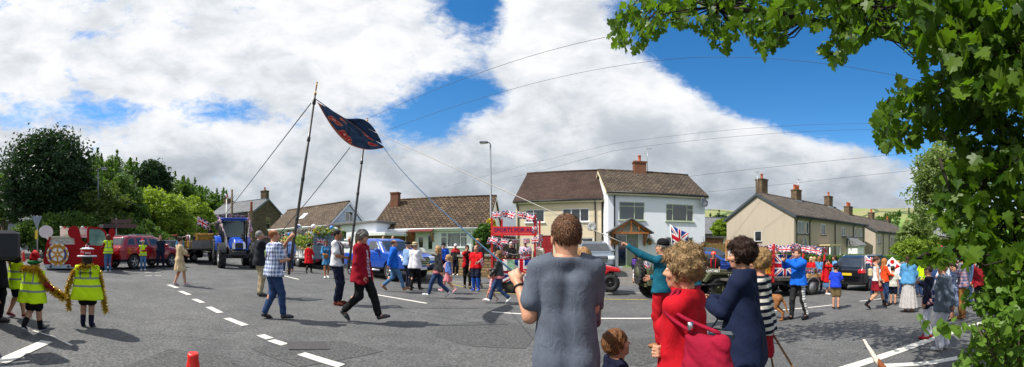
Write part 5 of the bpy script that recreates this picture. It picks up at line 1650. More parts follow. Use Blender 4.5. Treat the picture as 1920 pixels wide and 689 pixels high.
# --- brick garage and fence between the houses
gx, gy = polar(1322, 30); g2 = polar(1357, 32)
gr_ = empty('brick_garage', (gx, gy, zg(gx, gy)), math.atan2(g2[1] - gy, g2[0] - gx), 'red brick garage with a flat dark roof beside the white house', 'garage')
b = MB(); b.box((0, 0, -0.5), (2.3, 4, 2.15), REDBRICK); b.build('wall', gr_); b = MB(); b.box((-0.15, -0.2, 2.15), (2.5, 4.2, 2.35), MATS['felt_roof'], None, 0.02); b.build('roof', gr_)
x, y = polar(1316, 52)
hh, ro, L = gable_house('far_house', 'low house with a dark roof seen behind the brick garage', (x - 2, y), (x + 5, y - 1.0), 0.6, 3.2, 2.4, 6, TAN_RENDER, ROOF_SLATE)
def board_fence(label, p0, p1, hgt, m):
 L = math.hypot(p1[0] - p0[0], p1[1] - p0[1]); rz = math.atan2(p1[1] - p0[1], p1[0] - p0[0])
 o = empty('wooden_fence', (*p0, zg(*p0)), rz, label, 'fence')
 b = MB(); n = max(2, int(L / 0.14))
 for k in range(n):
  b.box((L * k / n + 0.006, 0, 0.05), (L * (k + 1) / n - 0.006, 0.022, hgt + 0.02 * math.sin(k * 2.3)), m)
 for z in (0.3, hgt * 0.8): b.box((0, 0.024, z), (L, 0.06, z + 0.09), m)
 b.build('board_panel', o)
 for k in range(int(L / 1.8) + 1):
  b = MB(); b.box((k * 1.8 - 0.05, 0.062, 0), (k * 1.8 + 0.05, 0.16, hgt + 0.08), m); b.build('post', o)
board_fence('pale wooden board fence right of the white house', polar(1321, 27.5), polar(1366, 29.5), 1.75, PALEWOOD)
board_fence('dark weathered board fence between the bungalow and the cream house', polar(916, 24.5), polar(967, 27.2), 1.8, mat('dark_boards', '#4a4038', 0.9, 0.3, 5, 0.4, 30))
# --- sandstone garden wall in front of the bungalow
wl = empty('garden_wall', (*polar(772, 20.2), 0), 0, 'low sandstone block wall running along the pavement in front of the bungalow', 'garden wall')
wp = [polar(772, 20.3), polar(800, 19.1), polar(840, 17.6), polar(880, 16.7), polar(925, 16.2), polar(962, 16.4)]
wl.location = (*wp[0], zg(*wp[0]))
b = MB(); o0 = Vector(wl.location)
for (x0, y0), (x1, y1), ht in zip(wp, wp[1:], (0.98, 1.0, 0.98, 1.05, 1.15)):
 a = Vector((x0, y0, zg(x0, y0) - 0.1)) - o0; c = Vector((x1, y1, zg(x1, y1) - 0.1)) - o0
 nrm = Vector((-(y1 - y0), x1 - x0, 0)).normalized() * 0.16
 for m_, z0, z1, g_ in ((GARDENWALL, 0, ht, 1.0), (KERB, ht, ht + 0.09, 1.35)):
  q = [a - nrm * g_, c - nrm * g_, c + nrm * g_, a + nrm * g_]
  b.add([p_ + Vector((0, 0, z0)) for p_ in q] + [p_ + Vector((0, 0, z1)) for p_ in q], [(3, 2, 1, 0), (4, 5, 6, 7), (0, 1, 5, 4), (1, 2, 6, 5), (2, 3, 7, 6), (3, 0, 4, 7)], m_)
b.build('stonework', wl)
# ------------------------------------------------------------------ poles, lamps, signs
def lamp(label, px, d, ytop, side=-1, m=mat('lamp_grey', '#747b82', .5, .1, 4)):
 x, y = polar(px, d); z = zg(x, y); hgt = zat(ytop, d) - z
 o = empty('street_lamp', (x, y, z), -th(px), label, 'street lamp')
 b = MB(); b.tube([(0, 0, 0), (0, 0, 1.4), (0, 0, 1.45), (side * 0.05, 0, hgt - 0.12)], [0.10, 0.10, 0.07, 0.045], m, 10)
 b.tube([(side * 0.05, 0, hgt - 0.12), (side * 0.12, 0, hgt), (side * 0.35, 0, hgt + 0.03)], 0.035, m, 8); b.build('post', o)
 b = MB(); b.box((min(side * 0.2, side * 0.75), -0.12, hgt - 0.03), (max(side * 0.2, side * 0.75), 0.12, hgt + 0.09), m, None, 0.03); b.build('lamp_head', o)
 b = MB(); b.box((min(side * 0.35, side * 0.7), -0.09, hgt - 0.06), (max(side * 0.35, side * 0.7), 0.09, hgt - 0.033), LAMPW); b.build('lens', o)
lamp('tall grey street lamp standing beside the bungalow and the first float', 921, 23.0, 268, side=-1)
lamp('grey street lamp rising out of the trees on the left', 183, 29, 317, side=1)
lamp('thin pale lamp post in front of the stone house', 424, 45, 372, side=1, m=WHITEP)
POLEW = mat('pole_wood', '#6b5a42', 0.9, 0.3, 4, 0.4, 20)
x, y = polar(435, 41); z = zg(x, y)
o = empty('utility_pole', (x, y, z), 0, 'wooden utility pole standing in front of the stone house', 'utility pole')
b = MB(); b.tube([(0, 0, 0), (0, 0, zat(356, 41) - z)], [0.15, 0.11], POLEW, 10); b.build('pole', o)
b = MB(); b.box((-0.25, -0.08, zat(372, 41) - z), (0.25, 0.08, zat(372, 41) - z + 0.1), STEEL); b.build('bracket', o)
x, y = polar(218, 25.5); z = zg(x, y)
o = empty('direction_sign', (x, y, z), -th(218), 'brown direction sign with pointed arms on a post in front of the trees', 'road sign')
BROWNS = paint('#5a4038', 'brown_sign', 0.5, 0.0)
zz = lambda py: zat(py, 25.5) - z
b = MB(); b.tube([(0, 0, 0), (0, 0, zz(410))], 0.045, STEEL, 8); b.build('post', o)
for (x0, x1, ya, yb, pt) in ((-0.9, 1.35, 428, 420.5, 1), (-0.35, 1.0, 419.5, 412, 1), (-1.15, -0.05, 427.5, 421, -1)):
 b = MB(); za, zb = zz(ya), zz(yb); q = (za + zb) / 2
 pl = [(x0, za), (x1, za), (x1 + 0.14, q), (x1, zb), (x0, zb)] if pt > 0 else [(x0, za), (x1, za), (x1, zb), (x0, zb), (x0 - 0.14, q)]
 b.prism(pl, -0.10, -0.07, BROWNS if pt > 0 else paint('#77706c', 'sign_back'), 'y'); ar = b.build('arm', o)
x, y = polar(70, 20.5); z = zg(x, y)
o = empty('triangular_sign', (x, y, z), -th(70) - 0.5, 'grey back of a triangular road sign on a post beside the sleigh', 'road sign')
zz = lambda py: zat(py, 20.5) - z
b = MB(); b.tube([(0, 0, 0), (0, 0, zz(405))], 0.04, STEEL, 8); b.build('post', o)
b = MB(); b.prism([(0, zz(430)), (0.34, zz(406)), (-0.34, zz(406))], -0.06, -0.04, mat('sign_back_grey', '#7b8490', 0.5, 0.1, 4, metal=.4), 'y'); b.build('sign_plate', o)
b = MB(); b.box((-0.10, -0.10, zz(449)), (0.06, -0.05, zz(432)), PLATEY); b.build('yellow_plate', o)
# ------------------------------------------------------------------ wires
def wire(label, p0, p1, sag, r=0.012, m=None, name='overhead_wire', cat='wire', grp='overhead wires crossing the sky'):
 p0, p1 = Vector(p0), Vector(p1)
 pts = [p0.lerp(p1, t) - Vector((0, 0, 4 * sag * t * (1 - t))) for t in np.linspace(0, 1, 22)]
 o = pts[0].copy()
 b = MB(); b.tube([p_ - o for p_ in pts], r, m or mat('wire_black', (0.03, 0.03, 0.035), 0.6, 0), 5)
 ob = b.build(name, None, o); tag(ob, label, cat, grp); return ob
def sp(px, py, d):
 x, y = polar(px, d); return (x, y, zat(py, d))
wire('thin wire rising from the tall street lamp towards the top of the leaves', sp(690, 222, 30), sp(1135, 70, 21), 0.15)
wire('wire crossing the blue sky above the cream house roof', sp(730, 243, 34), sp(1300, 108, 25), 0.2)
wire('wire crossing the blue sky under the sycamore leaves', sp(1300, 108, 25), sp(1730, 153, 24), 0.1)
wire('upper wire of a pair over the tan houses', sp(830, 352, 60), sp(1150, 270, 40), 0.2)
wire('upper wire of a pair running into the white cloud edge', sp(1150, 270, 40), sp(1640, 232, 38), 0.3)
wire('lower wire of a pair over the white house roof', sp(960, 333, 50), sp(1150, 283, 38), 0.2)
wire('lower wire of a pair running into the white cloud edge', sp(1150, 283, 38), sp(1640, 243, 36), 0.3)
wire('wire running from the white house chimney towards the right', sp(1283, 332, 32), sp(1715, 287, 32), 0.3)
wire('lowest wire above the tan house chimneys', sp(1320, 361, 36), sp(1730, 318, 34), 0.3)
wire('wire above the far hillside beside the pale tree', sp(1690, 388, 60), sp(1760, 378, 40), 0.1)
# ------------------------------------------------------------------ vehicles
def wheel(root, p, r, wd, rimm=ALLOY, lug=0, spokes=5, axis='y', hub=0.62):
 M = Matrix.Translation(p) @ Matrix.Rotation(R(90), 4, 'X')
 b = MB(); q = r * hub
 b.lathe([(q, -wd / 2 + 0.01), (r * 0.93, -wd / 2), (r, -wd * 0.36), (r, wd * 0.36), (r * 0.93, wd / 2), (q, wd / 2 - 0.01), (q * 0.97, 0)], RUBBER, 26, M)
 if lug:
  for k in range(lug):
   a = 2 * PI * k / lug
   for s_ in (-1, 1):
    Q = M @ Matrix.Rotation(a + (0.5 if s_ > 0 else 0) * 2 * PI / lug, 4, 'Z')
    b.box((r * 0.96, -0.035, min(0.01 * s_, s_ * wd * 0.5)), (r + 0.035, 0.035, max(0.01 * s_, s_ * wd * 0.5)), RUBBER, Q @ Matrix.Rotation(s_ * 0.55, 4, 'X'))
 w_ = b.build('wheel', root)
 b = MB()
 b.lathe([(q, -wd * 0.46), (q, wd * 0.46), (q * 0.92, wd * 0.30), (q * 0.9, -wd * 0.30)], rimm, 22, M)
 b.lathe([(q * 0.9, -wd * 0.22), (q * 0.9, wd * 0.22)], mat('wheel_dark', (0.05, 0.05, 0.055), 0.6, 0.2, 8) if spokes else rimm, 22, M)
 b.lathe([(q * 0.28, -wd * 0.44), (q * 0.28, wd * 0.44)], rimm, 12, M)
 for k in range(spokes):
  Q = M @ Matrix.Rotation(2 * PI * k / spokes + 0.3, 4, 'Z')
  for s_ in (-1, 1): b.box((q * 0.2, -q * 0.11, s_ * wd * 0.36 - 0.015), (q * 0.95, q * 0.11, s_ * wd * 0.36 + 0.015), rimm, Q)
 b.build('rim', w_)
 return w_
def heading(vx, vy): return math.atan2(vy, vx)
def car(label, name, x, y, hd, L, W, H, colour, group=None, kind='suv', vox=0.032, dz=0.0, roofrail=False, z=None, detail=True, tint=None, rimm=ALLOY):
 z = zg(x, y) if z is None else z
 root = empty(name, (x, y, z + dz), hd, label, 'car' if kind != 'pickup' else 'pickup truck', group)
 kx, kz = L / 4.6, H / 1.72
 if kind == 'pickup':
  P = [(-2.25, .45), (-2.28, .80), (-2.26, 1.08), (-0.86, 1.10), (-0.80, 1.20), (-0.62, 1.62), (-0.40, 1.72), (0.25, 1.70), (0.52, 1.62), (1.05, 1.16), (1.95, 1.05), (2.22, .92), (2.28, .55), (2.15, .38)]
  side = [[(-0.60, 1.20), (-0.50, 1.56), (-0.22, 1.60), (-0.20, 1.20)], [(-0.12, 1.20), (-0.12, 1.60), (0.34, 1.60), (0.78, 1.20)]]
  ws, rw = (0.50, 1.08), (-0.84, -0.50)
  axles = (-1.42, 1.38)
 elif kind == 'hatch':
  P = [(-2.2, .32), (-2.28, .7), (-2.2, 1.02), (-1.95, 1.42), (-1.7, 1.60), (-1.3, 1.68), (0.0, 1.70), (0.45, 1.60), (1.2, 1.10), (2.0, .95), (2.25, .78), (2.28, .45), (2.15, .28)]
  side = [[(-1.70, 1.14), (-1.52, 1.48), (-0.5, 1.58), (-0.46, 1.12)], [(-0.38, 1.12), (-0.38, 1.58), (0.28, 1.55), (0.92, 1.12)]]
  ws, rw = (0.44, 1.2), (-2.2, -1.74)
  axles = (-1.36, 1.36)
 else:
  P = [(-2.18, .36), (-2.28, .74), (-2.24, 1.06), (-2.10, 1.30), (-1.90, 1.62), (-1.62, 1.70), (0.1, 1.72), (0.55, 1.62), (1.18, 1.16), (2.0, 1.04), (2.24, .88), (2.29, .52), (2.16, .33)]
  side = [[(-1.86, 1.22), (-1.66, 1.54), (-1.28, 1.58), (-1.28, 1.20)], [(-1.20, 1.20), (-1.20, 1.59), (-0.36, 1.60), (-0.36, 1.18)], [(-0.28, 1.18), (-0.28, 1.60), (0.30, 1.57), (0.92, 1.17)]]
  ws, rw = (0.56, 1.18), (-2.16, -1.84)
  axles = (-1.38, 1.38)
 P = [(a * kx, b_ * kz) for a, b_ in P]
 g = Grid((-L / 2 - 0.12, -W / 2 - 0.1, 0.05), (L / 2 + 0.12, W / 2 + 0.1, H + 0.1), vox)
 X, Y, Z = g.xyz()
 sd = poly2(X, Z, P)
 belt = 1.10 * kz
 pl = W / 2 * (1 - 0.13 * np.abs(X / (L / 2)) ** 4)
 tum = np.where(Z > belt, 1 - 0.27 * np.clip((Z - belt) / (H - belt), 0, 1), 1 - 0.06 * np.clip((0.75 * kz - Z) / 0.5, 0, 1))
 body = smax(sd, (np.abs(Y) - pl * tum) * 0.95, 0.13)
 body = body - 0.012 * np.exp(-((Z - 0.93 * kz) / 0.03) ** 2) * (np.abs(Y) > W * 0.4)
 rr = 0.36 * (H / 1.72) if kind != 'pickup' else 0.39
 if kind == 'pickup':      # load bed
  bed = np.maximum(np.maximum(np.abs(X + 1.55 * kx) - 0.66 * kx, np.abs(Y) - W / 2 + 0.12), 0.75 - Z)
  body = np.maximum(body, -bed)
 full = body.copy()
 for ax in axles:
  c = np.sqrt((X - ax * kx) ** 2 + (Z - rr) ** 2) - (rr + 0.07)
  body = np.maximum(body, -np.maximum(c, W / 2 - 0.34 - np.abs(Y)))
 g.D = np.broadcast_to(body, g.n).copy()
 v, f = g.mesh()
 c = v[f].mean(1)
 low = c[:, 2] < 0.50 * kz
 under = np.abs(c[:, 1]) < W / 2 - 0.30
 mi = np.where(low | (under & (c[:, 2] < 0.85) & (np.abs(np.abs(c[:, 0]) - axles[1] * kx) < 0.5)), 1, 0)
 mobj('body', np_mesh('body', v, f, [colour, BLACK], mi), root)
 def shell(nm, reg, m, out=0.008, parent=root):
  g2 = Grid(g.lo, g.lo, vox)
  g2.n = g.n; g2.ax = g.ax
  g2.D = np.broadcast_to(np.maximum(np.maximum(reg, full - out), -(full + 0.07)), g.n).astype(np.float32).copy()
  vv, ff = g2.mesh()
  if len(vv): return mobj(nm, np_mesh(nm, vv, ff, [m]), parent)
 G = tint or GLASS
 for pg in side:
  pg = [(a * kx, b_ * kz) for a, b_ in pg]
  r_ = poly2(X, Z, pg)
  for s_ in (-1, 1): shell('side_window', np.maximum(r_, 0.35 - s_ * Y), G)
 wz = (1.15 * kz, 1.60 * kz)
 yy = np.abs(Y) - W / 2 * (0.86 - 0.16 * np.clip((Z - belt) / (H - belt), 0, 1))
 shell('windscreen', np.maximum(np.maximum(np.maximum(ws[0] * kx - X, X - ws[1] * kx - 0.02), yy), np.maximum(wz[0] - Z, Z - wz[1])), G)
 rz0 = 1.12 * kz if kind != 'suv' else 1.16 * kz
 shell('rear_window', np.maximum(np.maximum(np.maximum(rw[0] * kx - X, X - rw[1] * kx), yy), np.maximum(rz0 - Z, Z - 1.58 * kz)), G)
 for s_ in (-1, 1):
  hl = np.maximum(np.maximum(2.02 * kx - X, np.abs(Z - 0.86 * kz) - 0.10), np.abs(Y - s_ * W * 0.36) - 0.20)
  shell('headlight', hl, LAMPW, 0.012)
  tz, th2 = (1.0, 0.10) if kind != 'pickup' else (0.9, 0.17)
  tl = np.maximum(np.maximum(X + 2.02 * kx, np.abs(Z - tz * kz) - th2), np.abs(Y - s_ * W * 0.41) - (0.21 if kind != 'pickup' else 0.10))
  shell('tail_light', tl, LAMPRED, 0.014)
 b = MB()
 for k in range(4): b.box((L / 2 - 0.10, -0.42, (0.62 + 0.075 * k) * kz), (L / 2 - 0.015, 0.42, (0.655 + 0.075 * k) * kz), CHROME)
 b.box((L / 2 - 0.12, -0.45, 0.60 * kz), (L / 2 - 0.04, 0.45, 0.93 * kz), BLACK)
 b.build('grille', root)
 b = MB(); b.box((L / 2 - 0.02, -0.26, 0.44 * kz), (L / 2 + 0.012, 0.26, 0.55 * kz), WHITEP); b.build('number_plate', root)
 b = MB(); b.box((-L / 2 - 0.012, -0.26, 0.80 * kz), (-L / 2 + 0.03, 0.26, 0.91 * kz), PLATEY); b.build('number_plate', root)
 for s_ in (-1, 1):
  b = MB(); mx = 0.86 * kx if kind != 'pickup' else 0.72 * kx
  b.ball((mx, s_ * (W / 2 + 0.08), 1.20 * kz), (0.08, 0.13, 0.085), colour, 10); b.box((mx - 0.02, min(s_ * (W / 2 - 0.12), s_ * (W / 2 + 0.02)), 1.14 * kz), (mx + 0.04, max(s_ * (W / 2 - 0.12), s_ * (W / 2 + 0.02)), 1.18 * kz), BLACK)
  b.build('door_mirror', root)
  for hx in ((-1.0, 0.05) if kind != 'pickup' else (-0.52, 0.1)):
   b = MB(); b.box((hx * kx, s_ * (W / 2 - 0.01) - 0.02, 1.02 * kz), (hx * kx + 0.2, s_ * (W / 2 - 0.01) + 0.025, 1.055 * kz), colour, None, 0.008); b.build('door_handle', root)
  if roofrail or kind == 'suv':
   b = MB(); b.tube([(-1.6 * kx, s_ * W * 0.33, H - 0.03), (-1.4 * kx, s_ * W * 0.335, H + 0.03), (0.0, s_ * W * 0.335, H + 0.04), (0.3 * kx, s_ * W * 0.33, H - 0.03)], 0.018, ALLOY, 6); b.build('roof_rail', root)
  if kind == 'pickup':
   b = MB(); b.tube([(-0.9, s_ * (W / 2 + 0.02), 0.42), (0.95, s_ * (W / 2 + 0.02), 0.42)], 0.045, ALLOY, 8); b.build('side_step', root)
 for ax in axles:
  for s_ in (-1, 1): wheel(root, (ax * kx, s_ * (W / 2 - 0.14), rr), rr, 0.22, rimm, spokes=5)
 return root
RED_CAR = carpaint('#9c1420'); BLUE_CAR = carpaint('#0d47a8'); GREY_CAR = carpaint('#6d7884'); BLACK_CAR = carpaint('#0e1118'); NAVY_CAR = carpaint('#16324a'); DARK_CAR = carpaint('#15171a')
def hdf(px, f):
 a = th(px) + R(f)
 return math.atan2(math.cos(a), math.sin(a))
x, y = polar(268, 19.6); car('dark red estate car parked by the green trees, seen from its back corner', 'parked_car', x, y, hdf(268, 46), 4.65, 1.80, 1.68, RED_CAR)
x, y = polar(322, 25); car('black car half hidden behind the man in navy beside the red car', 'parked_car', x, y, hdf(322, 60), 4.4, 1.78, 1.5, DARK_CAR, kind='hatch')
car('bright blue pickup truck stopped in the road before the tiled bungalow', 'pickup_truck', -5.9, 16.15, heading(4.3, -2.9), 5.3, 1.92, 1.85, BLUE_CAR, kind='pickup')
x, y = polar(1112, 20.3); car('grey off-roader parked nose out on the cream house drive', 'parked_car', x, y, hdf(1112, 172), 4.3, 1.85, 1.75, GREY_CAR)
x, y = polar(1312, 17.2); car('blue hatchback with a red tail light, parked behind the green jeep', 'parked_car', x, y, hdf(1312, 55), 4.2, 1.75, 1.5, BLUE_CAR, kind='hatch')
x, y = polar(1330, 23.5); car('dark teal car half hidden beyond the blue hatchback by the pale fence', 'parked_car', x, y, hdf(1330, 80), 4.4, 1.8, 1.55, NAVY_CAR, kind='hatch')
car('black off-road car following the red framed flatbed float', 'parked_car', 16.0, 10.55, heading(1, 0.10), 4.75, 1.9, 1.76, BLACK_CAR)
x, y = polar(1745, 21); car('navy car half hidden behind the crowd and the yellow-green bush', 'parked_car', x, y, hdf(1745, 70), 4.4, 1.8, 1.5, carpaint('#123a6a'), kind='hatch')
# --- tractor
def tractor(label, px, py, f, blue, k=1.0, extra=True):
 x, y, z, d = gp(px, py)
 o = empty('tractor', (x, y, z), hdf(px, f), label, 'tractor'); o.scale = (k, k, k)
 for s_ in (-1, 1):
  wheel(o, (-1.15, s_ * 0.88, 0.80), 0.80, 0.46, WHITEP, 16, 0, hub=0.5)
  wheel(o, (1.25, s_ * 0.84, 0.58), 0.58, 0.38, WHITEP, 14, 0, hub=0.5)
 g = Grid((-0.2, -0.5, 0.75), (2.0, 0.5, 1.75), 0.035); X, Y, Z = g.xyz()
 pr = poly2(X, Z, [(-0.1, 0.95), (-0.1, 1.62), (0.9, 1.60), (1.55, 1.46), (1.80, 1.22), (1.84, 0.95)])
 g.D = np.broadcast_to(smax(pr, np.abs(Y) - (0.35 - 0.05 * np.clip(X, 0, 2)) * (1 - 0.25 * np.clip((Z - 1.2) / 0.4, 0, 1)), 0.10), g.n).copy()
 v, f_ = g.mesh(); bn = mobj('bonnet', np_mesh('bonnet', v, f_, [blue]), o)
 b = MB(); b.box((1.70, -0.19, 0.98), (1.855, 0.19, 1.28), BLACK, None, 0.03); b.build('grille', bn)
 for s_ in (-1, 1):
  b = MB(); b.prism([(s_ * 0.21, 0.95), (s_ * 0.33, 0.98), (s_ * 0.33, 1.22), (s_ * 0.24, 1.34), (s_ * 0.21, 1.2)], 1.62, 1.845, LAMPW, 'x'); b.build('headlight', bn)
 b = MB(); b.box((1.75, -0.05, 1.33), (1.80, 0.05, 1.37), WHITEP); b.build('badge', bn)
 b = MB(); b.box((-1.5, -0.30, 0.55), (1.7, 0.30, 0.95), BLACK, None, 0.04); b.box((1.05, -0.75, 0.48), (1.45, 0.75, 0.68), BLACK, None, 0.03); b.box((1.7, -0.35, 0.62), (2.0, 0.35, 0.86), BLACK, None, 0.03)
 b.box((-1.35, -0.75, 0.65), (-0.95, 0.75, 0.95), BLACK); b.build('chassis', o)
 for s_ in (-1, 1):
  b = MB()
  for (cx, cz, r_, w0, w1, m_, a0, a1) in ((-1.15, 0.80, 0.90, 0.66, 1.02, blue, 0.1, 2.5), (1.25, 0.58, 0.68, 0.66, 1.04, BLACK, 0.3, 2.6)):
   n = 12; pts = [(cx + r_ * math.cos(a), cz + r_ * math.sin(a)) for a in np.linspace(a0, a1, n)]
   pts2 = [(cx + (r_ + .04) * math.cos(a), cz + (r_ + .04) * math.sin(a)) for a in np.linspace(a1, a0, n)]
   b = MB(); b.prism(pts + pts2, min(s_ * w0, s_ * w1), max(s_ * w0, s_ * w1), m_, 'y'); b.build('mudguard', o)
 cb = MB()
 A = {(-1, 0): (-1.45, -0.66, 1.55), (1, 0): (-0.05, -0.60, 0.95), (-1, 1): (-1.35, -0.62, 2.55), (1, 1): (-0.15, -0.60, 2.55)}
 for s_ in (-1, 1):
  for e_ in (-1, 1):
   p0, p1 = A[(e_, 0)], A[(e_, 1)]
   cb.tube([(p0[0], s_ * abs(p0[1]), p0[2]), (p1[0], s_ * abs(p1[1]), p1[2])], 0.05, BLACK, 6)
  cb.tube([(-0.75, s_ * 0.68, 0.95), (-0.78, s_ * 0.62, 2.55)], 0.04, BLACK, 6)
 cb.box((-1.4, -0.62, 0.9), (-0.1, 0.62, 1.05), BLACK)
 cb.box((-1.1, -0.25, 1.05), (-0.7, 0.25, 1.5), BLACK, None, 0.04); cb.box((-1.2, -0.25, 1.45), (-1.05, 0.25, 2.0), BLACK, None, 0.04)
 cb.build('cab', o)
 cg = mat('cab_glass', '#123840', 0.06, 0.25, 2, spec=0.8, coat=0.5)
 b = MB(); b.box((-0.11, -0.55, 1.62), (-0.085, 0.55, 2.50), cg); b.build('windscreen', o)
 for s_ in (-1, 1): b = MB(); b.box((-1.3, s_ * 0.63 - 0.01, 1.6), (-0.85, s_ * 0.63 + 0.01, 2.5), cg); b.box((-0.72, s_ * 0.61 - 0.01, 1.1), (-0.2, s_ * 0.61 + 0.01, 2.5), cg); b.build('door_glass', o)
 b = MB(); b.box((-1.55, -0.78, 2.55), (0.15, 0.78, 2.69), blue, None, 0.06); rf = b.build('roof', o)
 if extra:
  b = MB(); b.box((0.14, -0.62, 2.50), (0.16, 0.62, 2.66), mat('banner_blue', '#16357e', 0.7, 0.05)); b.build('banner', o)
  b = MB(); b.lathe([(0.05, 1.0), (0.05, 2.3), (0.035, 2.5)], BLACK, 8, Matrix.Translation((0.15, 0.68, 0))); b.build('exhaust', o)
  for s_ in (-1, 1):
   b = MB(); b.tube([(-0.1, s_ * 0.6, 2.4), (0.1, s_ * 0.95, 2.35)], 0.02, BLACK, 5); b.box((0.05, s_ * 0.95 - 0.1, 2.0), (0.12, s_ * 0.95 + 0.1, 2.4), BLACK, None, 0.02); b.build('mirror', o)
 return o
TR = tractor('bright blue tractor with a glazed cab decorated with union bunting', 439, 500, 172, paint('#1650c8', 'tractor_blue', 0.3, 0.6), 1.08)
TR2 = tractor('small orange-red tractor in the distance behind the cream dressed woman', 322, 482, 150, paint('#c8401c', 'tractor_orange', 0.35, 0.5), 0.72, False)
# --- flags on cords
def bunting(label, pts, n, w_=0.30, h_=0.20, sag=0.12, group=None, seed=0):
 pts = [Vector(p) for p in pts]
 o = empty('bunting', pts[0], 0, label, 'bunting', group)
 P = []
 for a, c in zip(pts, pts[1:]):
  for t in np.linspace(0, 1, 9)[:-1]: P.append(a.lerp(c, t) - Vector((0, 0, 4 * sag * t * (1 - t))) - pts[0])
 P.append(pts[-1] - pts[0])
 b = MB(); b.tube(P, 0.006, WHITEP, 4); b.build('cord', o)
 rs = random.Random(seed)
 for k in range(n):
  q = (k + 0.5) / n * (len(P) - 1); i = int(q); p = P[i].lerp(P[min(i + 1, len(P) - 1)], q - i)
  t = (P[min(i + 1, len(P) - 1)] - P[i]).normalized()
  s_ = rs.uniform(0.85, 1.15)
  fo = mobj('flag', flag_mesh(w_ * s_, h_ * s_, 6, 4, 0.02 * w_ / 0.3, rs.uniform(0, 6)), o)
  fo.location = p - t * w_ * 0.5
  fo.rotation_euler = (rs.uniform(-0.5, 0.9), -math.asin(max(-1, min(1, t.z))) + rs.uniform(-0.25, 0.25), math.atan2(t.y, t.x) + rs.uniform(-0.5, 0.5))
 return o
def hand_flag(label, p, w_, h_, yaw, tilt=0.0, pole=0.5, group=None, furl=0.0, droop=0.2, polem=WHITEP):
 o = empty('hand_flag', p, yaw, label, 'flag', group)
 o.rotation_euler = (0, tilt, yaw)
 b = MB(); b.tube([(0, 0, -0.08), (0, 0, pole)], 0.007, polem, 6); b.build('stick', o)
 f = mobj('flag', flag_mesh(w_, h_, 10, 6, 0.05 * w_, random.uniform(0, 6), furl=furl, droop=droop), o, (0, 0, pole - 0.01))
 return o
Rz = Matrix.Rotation(TR.rotation_euler.z, 4, 'Z')
tp_ = lambda q: TR.location + (Rz @ Vector(q)) * 1.08
bunting('union bunting along the blue tractor roof', [tp_((0.2, -0.8, 2.85)), tp_((0.2, 0.8, 2.85)), tp_((0.3, 1.0, 2.0))], 9, 0.22, 0.15, 0.03, 'bunting on the floats', 1)
bunting('union bunting strung from the tractor cab down to its bonnet', [tp_((0.3, -0.85, 2.7)), tp_((1.2, -0.62, 1.7)), tp_((1.7, -0.45, 0.9))], 8, 0.22, 0.15, 0.05, 'bunting on the floats', 2)
bunting('union bunting on the far side of the tractor bonnet', [tp_((0.2, 0.85, 2.6)), tp_((1.2, 0.55, 1.6))], 6, 0.2, 0.14, 0.05, 'bunting on the floats', 3)
def flatbed(label, px, d, hd, L, W, hb, name='trailer', tandem=True, m=mat('trailer_deck', '#4a4640', 0.85, 0.25, 5), r=0.33, cat='trailer', axle=0.0, z=None):
 x, y = polar(px, d); z = zg(x, y) if z is None else z
 o = empty(name, (x, y, z), hd, label, cat)
 b = MB(); b.box((-L / 2, -W / 2, hb - 0.09), (L / 2, W / 2, hb), m, None, 0.015)
 b.box((-L / 2 + 0.2, -W / 2 + 0.35, hb - 0.26), (L / 2 - 0.2, -W / 2 + 0.43, hb - 0.092), BLACK); b.box((-L / 2 + 0.2, W / 2 - 0.43, hb - 0.26), (L / 2 - 0.2, W / 2 - 0.35, hb - 0.092), BLACK)
 b.build('deck', o)
 for ax in ((axle - r * 1.15, axle + r * 1.15) if tandem else (axle,)):
  for s_ in (-1, 1):
   wheel(o, (ax, s_ * (W / 2 - 0.12), r), r, 0.2, STEEL, spokes=0)
   n = 9; q = [(ax + (r + .08) * math.cos(a), r + (r + .08) * math.sin(a)) for a in np.linspace(0.15, PI - 0.15, n)]; q2 = [(ax + (r + .05) * math.cos(a), r + (r + .05) * math.sin(a)) for a in np.linspace(PI - 0.15, 0.15, n)]
   b = MB(); b.prism(q + q2, min(s_ * (W / 2 - .24), s_ * (W / 2 + .02)), max(s_ * (W / 2 - .24), s_ * (W / 2 + .02)), STEEL, 'y'); b.build('mudguard', o)
 b = MB(); b.tube([(L / 2 - 0.1, 0.3, hb - 0.2), (L / 2 + 1.1, 0, hb - 0.25)], 0.04, BLACK, 6); b.tube([(L / 2 - 0.1, -0.3, hb - 0.2), (L / 2 + 1.1, 0, hb - 0.25)], 0.04, BLACK, 6); b.build('drawbar', o)
 return o
# --- hay trailer behind the tractor
HT_ = flatbed('flatbed farm trailer carrying straw bales and people behind the blue tractor', 372, 25.5, heading(0.86, -0.5), 5.6, 2.2, 0.95, r=0.42)
b = MB()
for xx in (-2.7, 2.65):
 for s_ in (-1, 1): b.tube([(xx, s_ * 1.02, 0.95), (xx, s_ * 1.02, 1.75)], 0.035, STEEL, 6)
b.tube([(-2.7, -1.02, 1.75), (2.65, -1.02, 1.75)], 0.03, STEEL, 6); b.tube([(-2.7, 1.02, 1.75), (2.65, 1.02, 1.75)], 0.03, STEEL, 6); b.build('rail', HT_)
b = MB(); b.box((2.66, -0.9, 0.95), (2.72, 0.9, 1.45), mat('grey_board', '#6b6c68', 0.8, 0.2, 4)); b.build('headboard', HT_)
HAY = mat('straw', '#a8843c', 0.95, 0.35, 14, 1.0, 46)
Rh = Matrix.Rotation(HT_.rotation_euler.z, 4, 'Z'); hp = lambda q: HT_.location + (Rh @ Vector(q))
bl = 0
